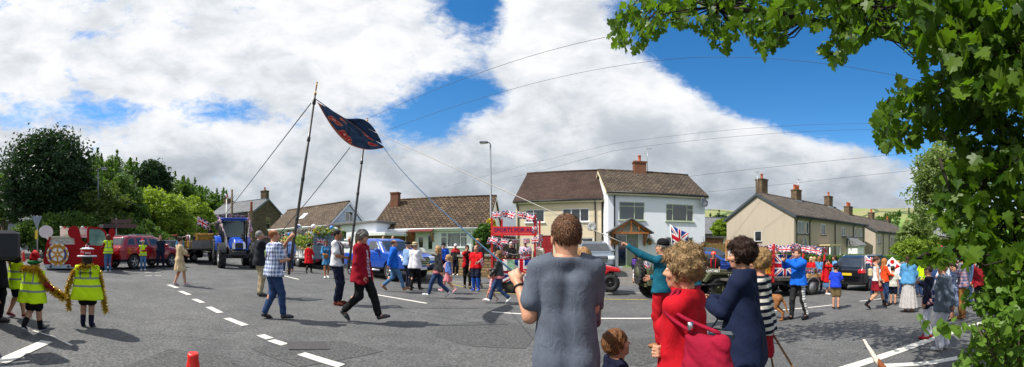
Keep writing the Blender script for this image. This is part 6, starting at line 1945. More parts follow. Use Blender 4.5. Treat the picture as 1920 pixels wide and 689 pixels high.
for (bx, by, bz, lab) in ((2.1, -0.55, 0.95, 'straw bale at the front corner of the farm trailer'), (2.1, 0.55, 0.95, 'straw bale behind the front corner bale of the farm trailer'), (2.1, 0.0, 1.42, 'straw bale laid on top of two others on the farm trailer'), (0.8, -0.7, 0.95, 'straw bale used as a seat in the middle of the farm trailer'), (-0.9, -0.7, 0.95, 'straw bale at the back of the farm trailer')):
 o = empty('straw_bale', hp((bx, by, bz)), HT_.rotation_euler.z, lab, 'straw bale', 'straw bales on the trailer')
 b = MB(); b.box((-0.26, -0.52, 0), (0.26, 0.52, 0.46), HAY, None, 0.04); bo = b.build('straw', o)
 P = np.stack([rng.uniform(-.28, .28, 320), rng.uniform(-.54, .54, 320), rng.uniform(0, .5, 320)], 1); P[np.arange(320), rng.integers(0, 2, 320)] *= 1; side_ = rng.integers(0, 2, 320); P[side_ == 0, 0] = np.sign(P[side_ == 0, 0]) * 0.265; P[side_ == 1, 1] = np.sign(P[side_ == 1, 1]) * 0.525
 v, f = leaf_cloud(P, 0.06, '', 0.1); mobj('loose_straw', np_mesh('loose_straw', v, f, [HAY], smooth=False), o)
 for s_ in (-1, 1): b = MB(); b.tube([(-0.27, s_ * .25, 0), (-0.27, s_ * .25, 0.47), (0.27, s_ * .25, 0.47), (0.27, s_ * .25, 0)], 0.008, mat('twine', '#c06a2a', .8, 0), 4); b.build('twine', o)
bunting('union bunting above the farm trailer, left of the tractor', [hp((-2.7, 1.0, 2.6)), hp((0, 1.0, 2.75)), hp((2.7, 1.0, 2.9)), tp_((-1.2, -0.7, 2.9))], 9, 0.34, 0.24, 0.06, 'bunting on the floats', 4)
hand_flag('union flag flying over the people on the farm trailer', hp((0.4, -0.2, 2.2)), 0.75, 0.55, th(375) * -1, 0.1, 0.95, 'union flags held or flown', droop=0.35)
# --- silver trailer with flowers and balloons
FT = flatbed('silver livestock trailer dressed with greenery behind the red coated man', 583, 23.2, heading(-0.86, 0.5), 4.4, 2.1, 0.62, r=0.34, m=STEEL, axle=0.3)
ALU = mat('aluminium_sheet', '#9aa2a8', 0.4, 0.15, 3, metal=0.6)
b = MB()
for s_ in (-1, 1): b.box((-2.2, s_ * 1.03 - 0.02, 0.62), (2.2, s_ * 1.03 + 0.02, 1.35), WHITEP if s_ > 0 else ALU);
for s_ in (-1, 1):
 for k in range(8): b.box((-2.15 + k * 0.6, s_ * 1.055 - 0.012, 0.62), (-2.08 + k * 0.6, s_ * 1.055 + 0.012, 1.35), ALU)
b.box((2.16, -1.0, 0.62), (2.2, 1.0, 1.35), ALU); b.build('side_panel', FT)
b = MB(); b.box((-2.26, -1.03, 0.55), (-2.2, 1.03, 2.05), mat('blue_grey_sheet', '#75838f', 0.5, 0.15, 3, metal=0.4), None, 0.01)
for k in range(5): b.box((-2.285, -1.0, 0.65 + k * 0.3), (-2.262, 1.0, 0.69 + k * 0.3), ALU)
tg_ = b.build('tailgate', FT)
b = MB(); b.box((-2.30, -0.25, 0.66), (-2.287, 0.25, 0.78), WHITEP); b.build('number_plate', tg_)
for s_ in (-1, 1): b = MB(); b.box((-2.31, s_ * 0.8 - 0.1, 0.42), (-2.26, s_ * 0.8 + 0.1, 0.53), LAMPRED); b.build('tail_light', FT)
Rf = Matrix.Rotation(FT.rotation_euler.z, 4, 'Z'); fp_ = lambda q: FT.location + (Rf @ Vector(q))
P = np.concatenate([np.stack([rng.uniform(-2.2, 2.2, 1500), s_ * 1.05 + rng.normal(0, .13, 1500), 1.55 + rng.normal(0, .22, 1500)], 1) for s_ in (-1, 1)] + [np.stack([-2.2 + rng.normal(0, .13, 500), rng.uniform(-1, 1, 500), 2.05 + rng.normal(0, .16, 500)], 1)])
v, f = leaf_cloud(P, 0.085, '', 0.2)
u_ = rng.uniform(0, 1, len(f))
gl_ = mobj('garland', np_mesh('garland', v, f, [LEAF_LIGHT, LEAF_HEDGE, foliage('yellow_flower', (.6, .42, .03), (.85, .7, .1), .2), foliage('red_flower', (.5, .03, .03), (.8, .2, .15), .2), foliage('white_flower', (.7, .7, .65), (.9, .9, .85), .2)], np.digitize(u_, [.45, .8, .88, .93]), smooth=False)); gl_.location = FT.location; gl_.rotation_euler = FT.rotation_euler
tag(gl_, 'garland of leaves and flowers draped along the silver trailer sides', 'garland', kind='thing')
for (px, py, d_, r_, c_, lab) in ((544, 440, 24, .17, '#2f7fe0', 'blue balloon at the left end of the flower garland'), (560, 427, 24, .22, '#e8e6e4', 'large white balloon with a red and blue pattern over the garland'), (588, 426, 23.6, .18, '#f0f0ee', 'plain white balloon above the red foil balloon'), (592, 436, 23.3, .17, '#e0301c', 'red foil balloon on the trailer greenery'), (622, 428, 22.5, .15, '#2f7fe0', 'blue balloon beside the head of the white shirted pole bearer'), (622, 437, 22.4, .13, '#d81f1f', 'round red balloon under the blue balloon'), (630, 431, 22.6, .15, '#f0f0ee', 'white balloon right of the blue and red pair'), (1763, 469, 13.5, .16, '#e8185c', 'pink balloon among the overhanging leaves')):
 o = empty('balloon', sp(px, py, d_), 0, lab, 'balloon', 'party balloons')
 m_ = mat('balloon_' + c_.strip('#'), c_, 0.25, 0.03, 5, coat=0.6) if 'pattern' not in lab else mat('balloon_pattern', c_, 0.25, 0, coat=.6, pat=lambda co: ramp(noise(co, 3.2, 1), [(0.40, '#c8202c'), (0.46, '#ececea'), (0.56, '#ececea'), (0.62, '#26408e')]))
 b = MB(); b.lathe([(0.02, -r_ * 1.25), (r_ * .35, -r_ * 1.0), (r_ * .85, -r_ * .45), (r_, 0.1 * r_), (r_ * .85, r_ * .6), (r_ * .45, r_ * .93), (0.01, r_ * 1.02)], m_, 16); b.build('skin', o)
 b = MB(); b.tube([(0, 0, -r_ * 1.2), (0.03, 0, -r_ * 1.7), (0, 0.02, -r_ * 2.6)], 0.006, WHITEP, 4); b.build('string', o)
bunting('small union bunting on the side of the silver trailer', [fp_((2.1, 1.12, 1.35)), fp_((0, 1.12, 1.35)), fp_((-2.2, 1.12, 1.4))], 7, 0.34, 0.24, 0.08, 'bunting on the floats', 5)
bunting('union flag bunting on the tailgate of the silver trailer', [fp_((-2.36, 1.0, 1.75)), fp_((-2.36, -1.0, 1.6))], 3, 0.45, 0.3, 0.08, 'bunting on the floats', 6)
bunting('pink and white looking bunting crossing in front of the brown roofed bungalow', [sp(478, 443, 30), sp(520, 440, 29), sp(575, 428, 28), sp(625, 418, 28)], 22, 0.26, 0.2, 0.10, 'bunting on the floats', 7)
# --- first float, red frame with a lettered board
x, y = polar(966, 12.6); a_ = -th(966)
F1 = empty('carnival_float', (x, y, zg(x, y)), a_, 'red framed carnival float lettered SPORTS FOR ALL with union flag sides', 'float')
zz = lambda py: zat(py, 12.6) - F1.location.z
xx = lambda px: (px - 966) * 12.6 / 680
b = MB(); b.box((xx(921), -0.02, 0.40), (xx(1024), 1.5, 0.52), mat('float_deck', '#4a4038', 0.85, 0.2, 5), None, 0.01); b.box((xx(925), 0.3, 0.25), (xx(1022), 0.38, 0.398), BLACK); b.box((xx(925), 1.1, 0.25), (xx(1022), 1.18, 0.398), BLACK); b.build('deck', F1)
for yy in (0.12, 1.36):
 for xw in (-0.16, 0.72): wheel(F1, (xw, yy, 0.27), 0.27, 0.2, mat('cream_rim', '#8d8672', 0.6, 0.1, 5), 12, 0, hub=0.5)
for (px, py0, y_) in ((922.5, 407, -0.05), (1003, 404, -0.05), (941, 411, 1.4), (1012, 414, 1.4)):
 k = 1 if y_ < 0 else (12.6 + 1.4) / 12.6
 X_ = xx(px) * k; zt = (zat(py0, 12.6 * k) - F1.location.z)
 b = MB(); b.box((X_ - 0.035, y_ - 0.035, 0.41 if y_ < 0 else 0.521), (X_ + 0.035, y_ + 0.035, zt), REDP); b.build('post', F1)
b = MB(); b.box((xx(921), -0.12, zz(438.5)), (xx(1006), -0.088, zz(425.5)), paint('#dc3034', 'board_red', .6, 0)); b.box((xx(921), -0.12, zz(442.5)), (xx(1006), -0.088, zz(438.8)), paint('#e01c24', 'bright_red')); bo = b.build('sign_board', F1)
text_obj('SPORTS FOR ALL', 0.185, paint('#14206e', 'letter_blue', 0.6, 0), bo, Matrix.Translation(((xx(926) + xx(1003)) / 2, -0.122, zz(432.2))) @ Matrix.Rotation(R(90), 4, 'X'), ext=0.004, sx=1.02)
fl = mobj('flag_panel', flag_mesh(xx(1012) - xx(943), zz(488) - zz(531), 14, 8, 0.02, 0.5, th_=0.015), F1, (xx(943), -0.10, zz(487)))
b = MB(); b.box((xx(924), -0.07, zz(530)), (xx(942), -0.05, zz(500)), REDP); b.box((xx(1013), -0.07, zz(530)), (xx(1022), -0.05, zz(490)), REDP)
b.box((xx(924), -0.06, zz(489)), (xx(1022), -0.02, zz(485.5)), REDP); b.build('side_rail', F1)
b = MB(); b.box((xx(938), -0.135, zz(508)), (xx(951), -0.125, zz(490)), WHITEP); b.box((xx(951.5), -0.145, zz(507)), (xx(965), -0.135, zz(487)), paint('#9cc4a0', 'poster_green')); b.build('poster', F1)
Ra = Matrix.Rotation(a_, 4, 'Z'); f1p = lambda q: F1.location + (Ra @ Vector(q))
bunting('top string of union flags over the lettered float', [f1p((xx(922), -0.05, zz(398))), f1p((xx(950), 0.3, zz(392))), f1p((xx(978), 0.1, zz(398))), f1p((xx(1006), -0.05, zz(400)))], 5, 0.36, 0.25, 0.02, 'bunting on the floats', 8)
bunting('second string of union flags under the lettered board', [f1p((xx(922), -0.16, zz(443))), f1p((xx(950), -0.16, zz(449))), f1p((xx(985), -0.16, zz(448))), f1p((xx(1010), -0.16, zz(443)))], 5, 0.28, 0.20, 0.02, 'bunting on the floats', 9)
bunting('cluster of union flags on the left end post of the lettered float', [f1p((xx(919), -0.1, zz(446))), f1p((xx(938), -0.12, zz(452))), f1p((xx(950), 0.0, zz(458)))], 3, 0.36, 0.25, 0.02, 'bunting on the floats', 10)
bunting('string of union flags down the right end post of the lettered float', [f1p((xx(1006), -0.12, zz(410))), f1p((xx(1010), -0.12, zz(440))), f1p((xx(1004), -0.12, zz(468)))], 4, 0.28, 0.20, 0.0, 'bunting on the floats', 11)
bunting('lower string of union flags in front of the passengers of the lettered float', [f1p((xx(930), -0.15, zz(462))), f1p((xx(965), -0.15, zz(478))), f1p((xx(1000), -0.15, zz(462)))], 2, 0.26, 0.18, 0.05, 'bunting on the floats', 12)
x, y = polar(1112, 13.4)
Q = empty('quad_bike', (x, y, zg(x, y)), -th(1112), 'red quad bike with black tyres half hidden behind the man in grey', 'quad bike')
for ax in (-0.6, 0.62):
 for s_ in (-1, 1): wheel(Q, (ax, s_ * 0.42, 0.30), 0.30, 0.24, BLACK, 14, 4, hub=0.5)
g = Grid((-1.1, -0.5, 0.3), (1.1, 0.5, 1.2), 0.03); X, Y, Z = g.xyz()
g.D = np.broadcast_to(smax(poly2(X, Z, [(-1.0, .62), (-0.95, .82), (-0.4, .80), (-0.2, .68), (0.15, .70), (0.35, .95), (0.95, .82), (1.02, .66), (0.6, .70), (0.3, .45), (-0.3, .45), (-0.6, .7)]), np.abs(Y) - 0.42 + 0.25 * (np.abs(X) < 0.3), 0.06), g.n).copy()
v, f = g.mesh(); mobj('body', np_mesh('body', v, f, [carpaint('#c4161c')]), Q)
b = MB(); b.box((-0.55, -0.16, 0.80), (0.15, 0.16, 0.90), BLACK, None, 0.04); b.build('seat', Q)
b = MB(); b.tube([(0.35, 0, 0.9), (0.28, 0, 1.1), (0.22, -0.35, 1.14)], 0.02, BLACK, 6); b.tube([(0.28, 0, 1.1), (0.22, 0.35, 1.14)], 0.02, BLACK, 6); b.build('handlebar', Q)
# --- wartime jeep
OLIVE = mat('olive_drab', '#4d5138', 0.75, 0.2, 4, 0.1, 30)
CANVAS = mat('canvas', '#6e6a50', 0.95, 0.25, 5, 0.5, 20)
x, y = 5.95, 11.75
J = empty('jeep', (x, y, zroad(x, y)), heading(1, -0.02), 'olive green wartime jeep with a spare wheel on its back', 'jeep')
J.rotation_euler = (0, math.atan(SL), J.rotation_euler.z)
b = MB(); b.prism([(-1.55, .48), (-1.58, 1.0), (-0.75, 1.02), (-0.62, .72), (-0.02, .72), (0.12, 1.05), (0.42, 1.07), (0.42, .48)], -0.68, 0.68, OLIVE, 'y'); b.build('body', J)
g = Grid((0.35, -0.6, 0.5), (1.75, 0.6, 1.2), 0.025); X, Y, Z = g.xyz()
g.D = np.broadcast_to(smax(poly2(X, Z, [(0.42, .6), (0.42, 1.09), (1.60, 1.02), (1.66, .95), (1.66, .58)]), np.abs(Y) - 0.58 + 0.07 * np.clip(X - .4, 0, 2), 0.05), g.n).copy()
v, f = g.mesh(); bn = mobj('bonnet', np_mesh('bonnet', v, f, [OLIVE]), J)
text_obj('4397407', 0.17, TEXTW, bn, Matrix.Translation((0.93, -0.576, 0.955)) @ Matrix.Rotation(R(75), 4, 'X') @ Matrix.Rotation(R(-3), 4, 'Y'), ext=0.012)
b = MB()
for s_ in (-1, 1): b = MB(); b.prism([(0.45, .62), (0.75, .93), (1.70, .93), (1.72, .86), (1.62, .86), (0.80, .86), (0.55, .58)], min(s_ * .52, s_ * .76), max(s_ * .52, s_ * .76), OLIVE, 'y'); b.build('wing', J)
b = MB()
for k in range(9): b.box((1.665, -0.36 + k * 0.09 - 0.025, 0.62), (1.70, -0.36 + k * 0.09 + 0.025, 0.95), OLIVE)
b.build('grille', J)
for s_ in (-1, 1): b = MB(); b.lathe([(0.08, 0), (0.085, 0.06), (0.02, 0.08)], LAMPW, 12, Matrix.Translation((1.66, s_ * 0.44, 0.8)) @ Matrix.Rotation(R(90), 4, 'Y')); b.build('headlight', J)
b = MB(); b.box((0.36, -0.62, 1.06), (0.40, 0.62, 1.13), OLIVE); b.box((0.36, -0.62, 1.48), (0.40, 0.62, 1.53), OLIVE)
for s_ in (-1, 0, 1): b.box((0.36, s_ * 0.6 - 0.02, 1.1), (0.40, s_ * 0.6 + 0.02, 1.5), OLIVE)
b.build('windscreen_frame', J); b = MB(); b.box((0.372, -0.58, 1.13), (0.384, 0.58, 1.48), mat('clear_glass', (.75, .8, .82), .03, 0, trans=.95)); b.build('windscreen', J)
b = MB(); b.tube([(-1.50, -0.66, 0.95), (-1.45, -0.66, 1.36), (-1.45, 0.66, 1.36), (-1.50, 0.66, 0.95)], 0.025, OLIVE, 6); b.tube([(-1.42, -0.68, 1.33), (-1.30, 0, 1.40), (-1.42, 0.68, 1.33)], 0.10, CANVAS, 8); b.build('folded_hood', J)
wheel(J, (0, 0, 0), 0.37, 0.17, OLIVE, 18, 0, hub=0.55).matrix_local = Matrix.Translation((-1.72, -0.15, 0.88)) @ Matrix.Rotation(R(90), 4, 'Z')
for ax in (-1.05, 1.12):
 for s_ in (-1, 1): wheel(J, (ax, s_ * 0.64, 0.36), 0.36, 0.17, OLIVE, 18, 0, hub=0.55)
b = MB(); b.box((-1.62, -0.55, 0.42), (-1.56, 0.55, 0.54), OLIVE); b.box((1.70, -0.66, 0.44), (1.80, 0.66, 0.56), OLIVE); b.build('bumper', J)
b = MB(); b.box((-1.60, -0.60, 0.74), (-1.575, -0.52, 0.80), LAMPRED); b.build('tail_light', J)
for s_ in (-1, 1): b = MB(); b.box((-0.55, s_ * .33 - .22, .72), (-0.1, s_ * .33 + .22, .82), CANVAS, None, .03); b.box((-0.62, s_ * .33 - .22, .8), (-0.54, s_ * .33 + .22, 1.2), CANVAS, None, .03); b.build('seat', J)
# --- second float on a twin axle flatbed
F2x, F2y = 9.9, 11.05
F2 = flatbed('flatbed float with red posts, a royal standard panel and a large union flag', 0, 1, heading(-1, 0.04), 5.6, 1.9, 0.72, 'carnival_float', r=0.34, cat='float', axle=-0.75)
F2.location = (F2x, F2y, zroad(F2x, F2y)); F2.rotation_euler = (0, -math.atan(SL), PI - 0.04)
ny = 0.95
b = MB()
def f2x(px):      # local x of a photograph column on the near side plane
 return F2x - math.tan(th(px)) * (F2y - 0.95)
def f2z(py, px):
 yy = F2y - 0.95; d_ = yy / math.cos(th(px)); return zat(py, d_) + SL * math.tan(th(px)) * yy
for (px, py0, lean, yy_) in ((1403, 456, 0, ny), (1436, 462, 0, -0.6), (1450, 458, 0, ny), (1492, 459, 0, ny), (1544, 466, -0.18, ny), (1412, 470, 0, ny), (1500, 470, 0, -0.8), (1555, 474, -.15, -.8)):
 X_ = f2x(px); zt = f2z(py0, px)
 b = MB(); b.tube([(X_ - lean, yy_ + 0.03, 0.6), (X_, yy_ + 0.03, zt)], 0.05, REDP, 4, smooth=False); b.build('post', F2)
b = MB()
for (p0, p1, py) in ((1408, 1452, 481.5), (1408, 1452, 517), (1403, 1452, 492)):
 b.box((f2x(p1), ny + 0.05, f2z(py, p1) - 0.03), (f2x(p0), ny + 0.09, f2z(py, p1) + 0.04), REDP)
b.build('rail', F2)
RS = ['rrrrrrrrrrrryyyyyyyyyyyy', 'rrgggrrgggrryyrrrrrrrryy', 'rgggggggggrgyyrryyyyrryy', 'rrgrggrgrggryyryrrryyryy', 'rrgggrrgggrryyryrryryryy', 'rgggggggggrgyyryyrryyryy', 'rrgrggrgrggryyryrrryyryy', 'rrggggggggrryyrrrrrrrryy', 'bbbbbbbbbbbbrrrrrrrrrrrr', 'bbbbgggbbbbbrrgggrrgggrr', 'bbbbgbggbbbbrgggggggggrg', 'bbbggbbggbbbrrgrggrgrggr', 'bbbgbbbggbbbrrgggrrgggrr', 'bbbgbbggbbbbrgggggggggrg', 'bbbgggggbbbbrrgrggrgrggr', 'bbbbbbbbbbbbrrrrrrrrrrrr']
RSm = {'r': cloth('#b81c24', 'standard_red'), 'g': cloth('#d9a429', 'standard_gold'), 'y': cloth('#d9a429', 'standard_gold'), 'b': cloth('#1c2c78', 'standard_blue')}
mb = MB(); p0, p1 = 1413, 1448; w_ = f2x(p0) - f2x(p1); z1, z0 = f2z(481, 1430), f2z(517, 1430)
for j, row in enumerate(RS):
 for i, c_ in enumerate(row):
  xa, xb = f2x(p0) - w_ * i / 24, f2x(p0) - w_ * (i + 1) / 24; za, zb = z1 - (z1 - z0) * j / 16, z1 - (z1 - z0) * (j + 1) / 16
  yy_ = ny + 0.02 + 0.012 * math.sin(i * 0.5)
  mb.quad([(xa, yy_, zb), (xb, yy_, zb), (xb, yy_, za), (xa, yy_, za)], RSm[c_])
mb.build('royal_standard', F2, recalc=False)
fl = flag_mesh(f2x(1452) - f2x(1490), f2z(479, 1470) - f2z(519, 1470), 14, 9, 0.012, 1.0, th_=0.02)
fo = mobj('union_panel', fl, F2, (f2x(1452), ny + 0.02, f2z(478.5, 1470))); fo.rotation_euler = (0, 0, PI)
b = MB(); b.box((f2x(1404), ny - 0.10, f2z(490, 1385)), (f2x(1366), ny - 0.06, f2z(451, 1385)), mat('hardboard', '#b98a5a', .8, .1, 4)); wb = b.build('notice_board', F2)
b = MB(); b.box((f2x(1401), ny - 0.06, f2z(488, 1385)), (f2x(1370), ny - 0.045, f2z(454, 1385)), WHITEP); b.build('white_sheet', wb)
for (px, py, s_) in ((1379, 462, .22), (1391, 475, .22), (1381, 480, .18)): fo = mobj('small_flag', flag_mesh(s_, s_ * .62, 4, 3, 0.004, 0), wb, (f2x(px), ny - 0.035, f2z(py, px))); fo.rotation_euler = (0, 0.3, PI)
b = MB(); b.box((f2x(1545), ny - 0.5, 0.72), (f2x(1512), ny - 0.46, 1.12), ALU, Matrix.Identity(4)); b.build('tilted_board', F2)
Rg = Matrix.Rotation(F2.rotation_euler.z, 4, 'Z') @ Matrix.Rotation(-math.atan(SL), 4, 'Y'); f2p = lambda q: F2.location + (Rg @ Vector(q))
cr = empty('flower_crate', f2p((f2x(1528), ny - 0.22, 0.725)), F2.rotation_euler.z, 'pale wooden crate of red, white and blue flowers on the flatbed', 'crate')
b = MB(); b.box((-0.42, -0.2, 0), (0.42, 0.2, 0.16), PALEWOOD, None, .01); b.build('box', cr)
P = np.stack([rng.uniform(-.42, .42, 300), rng.uniform(-.2, .2, 300), rng.uniform(.15, .32, 300)], 1); v, f = leaf_cloud(P, 0.05, '', .4)
mobj('flowers', np_mesh('flowers', v, f, [MATS['red_flower'], MATS['white_flower'], foliage('blue_flower', (.05, .08, .4), (.1, .2, .6), .2), LEAF_HEDGE], rng.integers(0, 4, len(f)), smooth=False), cr)
bunting('union bunting along the posts of the flatbed float, its left half', [f2p((f2x(1403), ny, f2z(457, 1403))), f2p((f2x(1450), ny, f2z(459, 1450))), f2p((f2x(1492), ny, f2z(460, 1492)))], 14, 0.36, 0.24, 0.06, 'bunting on the floats', 13)
bunting('dense union bunting along the right end of the flatbed float', [f2p((f2x(1488), ny + .05, f2z(457, 1490))), f2p((f2x(1518), ny + .05, f2z(463, 1518))), f2p((f2x(1545), ny + .05, f2z(467, 1544)))], 15, 0.42, 0.26, 0.02, 'bunting on the floats', 14)
# --- sleigh
x, y = polar(145, 17.1); U = 17.1 / 680
SLG = empty('sleigh_float', (x, y, zg(x, y)), -th(145), 'red Christmas sleigh float with scrolled ends and a golden wheel emblem', 'float')
qx = lambda px: (px - 145) * U
qz = lambda py: (507.5 - py) * U
def qp(pts): return [(qx(a), qz(b_)) for a, b_ in pts]
SRED = mat('sleigh_red', '#9c0810', .5, .08, 3, spec=.2); PINKW = paint('#e2cdc9', 'pale_pink_panel', 0.5, 0.1); CREAMP = paint('#ddd8c6', 'cream_panel', 0.5, 0.1)
b = MB(); b.box((qx(84), -0.05, qz(504)), (qx(140), 0.10, qz(496.5)), mat('pale_bumper', '#a8b0b4', .5, .15, 4), None, .02); b.box((qx(88), 0.1, qz(500)), (qx(205), 1.4, qz(495)), BLACK)
for k in (95, 128): b.box((qx(k) - .05, -.065, qz(502)), (qx(k) + .05, -.052, qz(498)), BLACK)
b.build('chassis', SLG)
for px in (110, 190):
 for yy_ in (0.25, 1.25): wheel(SLG, (qx(px), yy_, 0.26), 0.26, 0.17, STEEL, 0, 5)
b = MB(); b.prism(qp([(82, 497), (86, 466), (91, 459), (146, 459), (146, 497)]), 0.0, 1.45, SRED, 'y'); b.prism(qp([(81, 494), (87, 455), (93, 444), (96, 444), (91, 459), (86, 470), (84, 494)]), -0.03, 0.05, SRED, 'y'); b.build('back_box', SLG)
b = MB(); b.prism(qp([(92, 458.5), (93, 446), (140, 446), (140, 458.5)]), 0.10, 1.35, CREAMP, 'y'); b.box((qx(90), -0.03, qz(446)), (qx(142), 1.4, qz(443)), paint('#c9c2a4', 'shelf_edge')); b.build('cream_panel', SLG)
b = MB()
for s_ in (0, 1):
 pts = [(qx(104) + (qx(131) - qx(104)) * t, 0.09, qz(453 + s_ * 2) + 0.04 * math.sin(t * 4 * PI + s_ * PI)) for t in np.linspace(0, 1, 24)]
 b.tube(pts, 0.008, mat('scroll_line', '#6d6a60', .6, 0), 4)
b.build('scroll_ornament', SLG)
circ = lambda cx, cy, rx, ry, n=24: [(cx + rx * math.cos(a), cy + ry * math.sin(a)) for a in np.linspace(0, 2 * PI, n, endpoint=False)]
b = MB(); b.prism(qp(circ(86, 434.5, 13.5, 12)), 0.0, 0.06, PINKW, 'y'); b.tube([(qx(88), .03, qz(446)), (qx(93), .05, qz(452))], .06, PINKW, 6); b.build('pale_disc', SLG)
neck = [(139, 447), (133, 446), (128, 441), (127, 434), (130, 427), (137, 423.5), (144, 425), (149, 431), (151, 440), (153, 450), (158, 455), (164, 456), (166, 470), (166, 501), (132, 501), (136, 480), (141, 462)]
b = MB(); b.prism(qp(neck), -0.06, 0.0 - 0.004, SRED, 'y'); b.build('swan_neck', SLG)
b = MB(); b.prism(qp(neck), 1.456, 1.52, SRED, 'y'); b.build('swan_neck', SLG)
b = MB(); b.prism(qp([(146.3, 497), (146.3, 462), (165, 460), (204, 462), (212, 470), (210, 499), (166.5, 500)]), -0.02, 1.45, SRED, 'y'); b.build('hull', SLG)
b = MB(); b.prism(qp([(111, 442.5), (111, 426), (115, 424), (166, 424), (166, 445)]), 0.9, 0.96, PINKW, 'y'); b.prism(qp([(111, 442.5), (111, 430), (118, 425), (126, 442.5)]), 1.0, 1.3, PINKW, 'y')
for k in range(3): b.prism(qp([(120 + k * 15, 440), (120 + k * 15, 430), (131 + k * 15, 430), (131 + k * 15, 440)]), 0.87, 0.897, CREAMP, 'y')
b.build('seat_back', SLG)
b = MB(); fr = [(163, 460), (163, 430), (167, 424.5), (190, 427), (199, 434), (202, 445), (199, 446), (196, 436), (188, 430), (170, 428.5), (167, 432), (167, 460)]
b.prism(qp(fr), 0.02, 0.09, SRED, 'y'); b.build('screen_frame', SLG)
b = MB(); b.prism(qp([(167.3, 461), (167.3, 432), (170, 429), (188, 430.5), (195.5, 436), (199, 447), (200, 461)]), 0.045, 0.06, mat('screen_glass', '#6f8f88', .05, .3, 2, spec=.8, coat=.5)); b.build('screen', SLG)
nk2 = [(205, 446), (204, 440), (204, 433), (207, 429), (211, 428), (215, 430), (216.5, 436), (215, 442), (212, 446), (213, 470), (205, 466)]
b = MB(); b.prism(qp(nk2), -0.06, -0.024, SRED, 'y'); b.build('front_scroll', SLG)
b = MB()
for k in range(8): b.ball((qx(113 + k * 7), 0.86 + .02 * (k % 2), qz(424 + (k % 2))), (.07, .05, .05), [TEXTW, cloth('#b81c24', 'standard_red'), LEAF_HEDGE][k % 3], 8)
b.build('trimming', SLG)
ex_, ez_ = qx(108), qz(477.5); rr = 21 * U
b = MB(); n = 48
gear = [(ex_ + (rr if (k // 2) % 2 else rr * 0.88) * math.cos(2 * PI * k / n), ez_ + (rr if (k // 2) % 2 else rr * 0.88) * math.sin(2 * PI * k / n)) for k in range(n)]
b.prism([(ex_ + rr * 1.0 * math.cos(a), ez_ + rr * math.sin(a)) for a in np.linspace(0, 2 * PI, 40, endpoint=False)], -0.062, -0.042, WHITEP, 'y')
b.prism(gear, -0.075, -0.063, GOLD, 'y'); em = b.build('emblem', SLG)
Me = Matrix.Translation((ex_, 0, ez_)) @ Matrix.Rotation(R(90), 4, 'X')
b = MB(); b.prism(circ(ex_, ez_, rr * .60, rr * .60, 30), -0.083, -0.076, WHITEP, 'y'); b.build('hub_disc', em)
b = MB()
for a0 in (R(-38), R(142)):
 aa = np.linspace(a0, a0 + R(76), 12)
 pl = [(ex_ + rr * .80 * math.cos(a), ez_ + rr * .80 * math.sin(a)) for a in aa] + [(ex_ + rr * .64 * math.cos(a), ez_ + rr * .64 * math.sin(a)) for a in aa[::-1]]
 b.prism(pl, -0.083, -0.076, paint('#16307a', 'emblem_blue'), 'y')
b.build('blue_band', em)
b = MB()
for k in range(6):
 a = PI / 2 + k * PI / 3; c_, s_ = math.cos(a), math.sin(a); w1, w2 = rr * .11, rr * .07
 b.prism([(ex_ + c_ * rr * .12 - s_ * w1, ez_ + s_ * rr * .12 + c_ * w1), (ex_ + c_ * rr * .62 - s_ * w2, ez_ + s_ * rr * .62 + c_ * w2), (ex_ + c_ * rr * .62 + s_ * w2, ez_ + s_ * rr * .62 - c_ * w2), (ex_ + c_ * rr * .12 + s_ * w1, ez_ + s_ * rr * .12 - c_ * w1)], -0.093, -0.084 - 0.0008 * k, GOLD, 'y')
b.prism(circ(ex_, ez_, rr * .17, rr * .17, 16), -0.096, -0.0935, GOLD, 'y'); b.prism(circ(ex_, ez_, rr * .07, rr * .07, 12), -0.099, -0.0965, WHITEP, 'y'); b.build('spoke', em)
def arc_text(txt, r_, a0, a1, size, flip=False):
 for i, ch in enumerate(txt):
  a = a0 + (a1 - a0) * i / max(1, len(txt) - 1)
  M = Matrix.Translation((ex_ + r_ * math.cos(a), -0.077, ez_ + r_ * math.sin(a))) @ Matrix.Rotation(R(90), 4, 'X') @ Matrix.Rotation(a - PI / 2 + (PI if flip else 0), 4, 'Z')
  text_obj(ch, size, TEXTK, em, M, 'letter', 0.003)
arc_text('ROTARY', rr * .72, R(128), R(52), rr * .20)
arc_text('INTERNATIONAL', rr * .72, R(212), R(328), rr * .15, True)
# --- van outside the picture on the left whose mirror is seen
vn = empty('van', (-7.1, -0.6, zg(-7.1, -0.6)), 0.0, 'dark van at the left edge of which only the black door mirror shows', 'van')
g = Grid((-2.6, -1.15, 0.2), (2.6, 1.15, 2.3), 0.06); X, Y, Z = g.xyz()
g.D = np.broadcast_to(smax(poly2(X, Z, [(-2.4, .4), (-2.4, 2.1), (1.0, 2.1), (1.7, 1.3), (2.4, 1.05), (2.45, .4)]), np.abs(Y) - 0.95 - 0.05 * (1.2 - Z), 0.15), g.n).copy()
v, f = g.mesh(); mobj('body', np_mesh('body', v, f, [carpaint('#1a1c20')]), vn)
for ax in (-1.5, 1.5):
 for s_ in (-1, 1): wheel(vn, (ax, s_ * 0.85, 0.34), 0.34, 0.22, ALLOY)
b = MB(); b.box((1.50, 1.36, 1.14), (1.66, 1.80, 1.60), BLACK, None, 0.05); b.tube([(1.55, 0.85, 1.40), (1.58, 1.40, 1.30)], 0.035, BLACK, 6); b.tube([(1.55, 0.85, 1.56), (1.58, 1.40, 1.46)], 0.035, BLACK, 6); mm = b.build('door_mirror', vn)
b = MB(); b.box((1.485, 1.40, 1.18), (1.499, 1.76, 1.56), mat('mirror_glass', (.7, .72, .75), .03, 0, metal=1.0)); b.build('mirror_glass', mm)
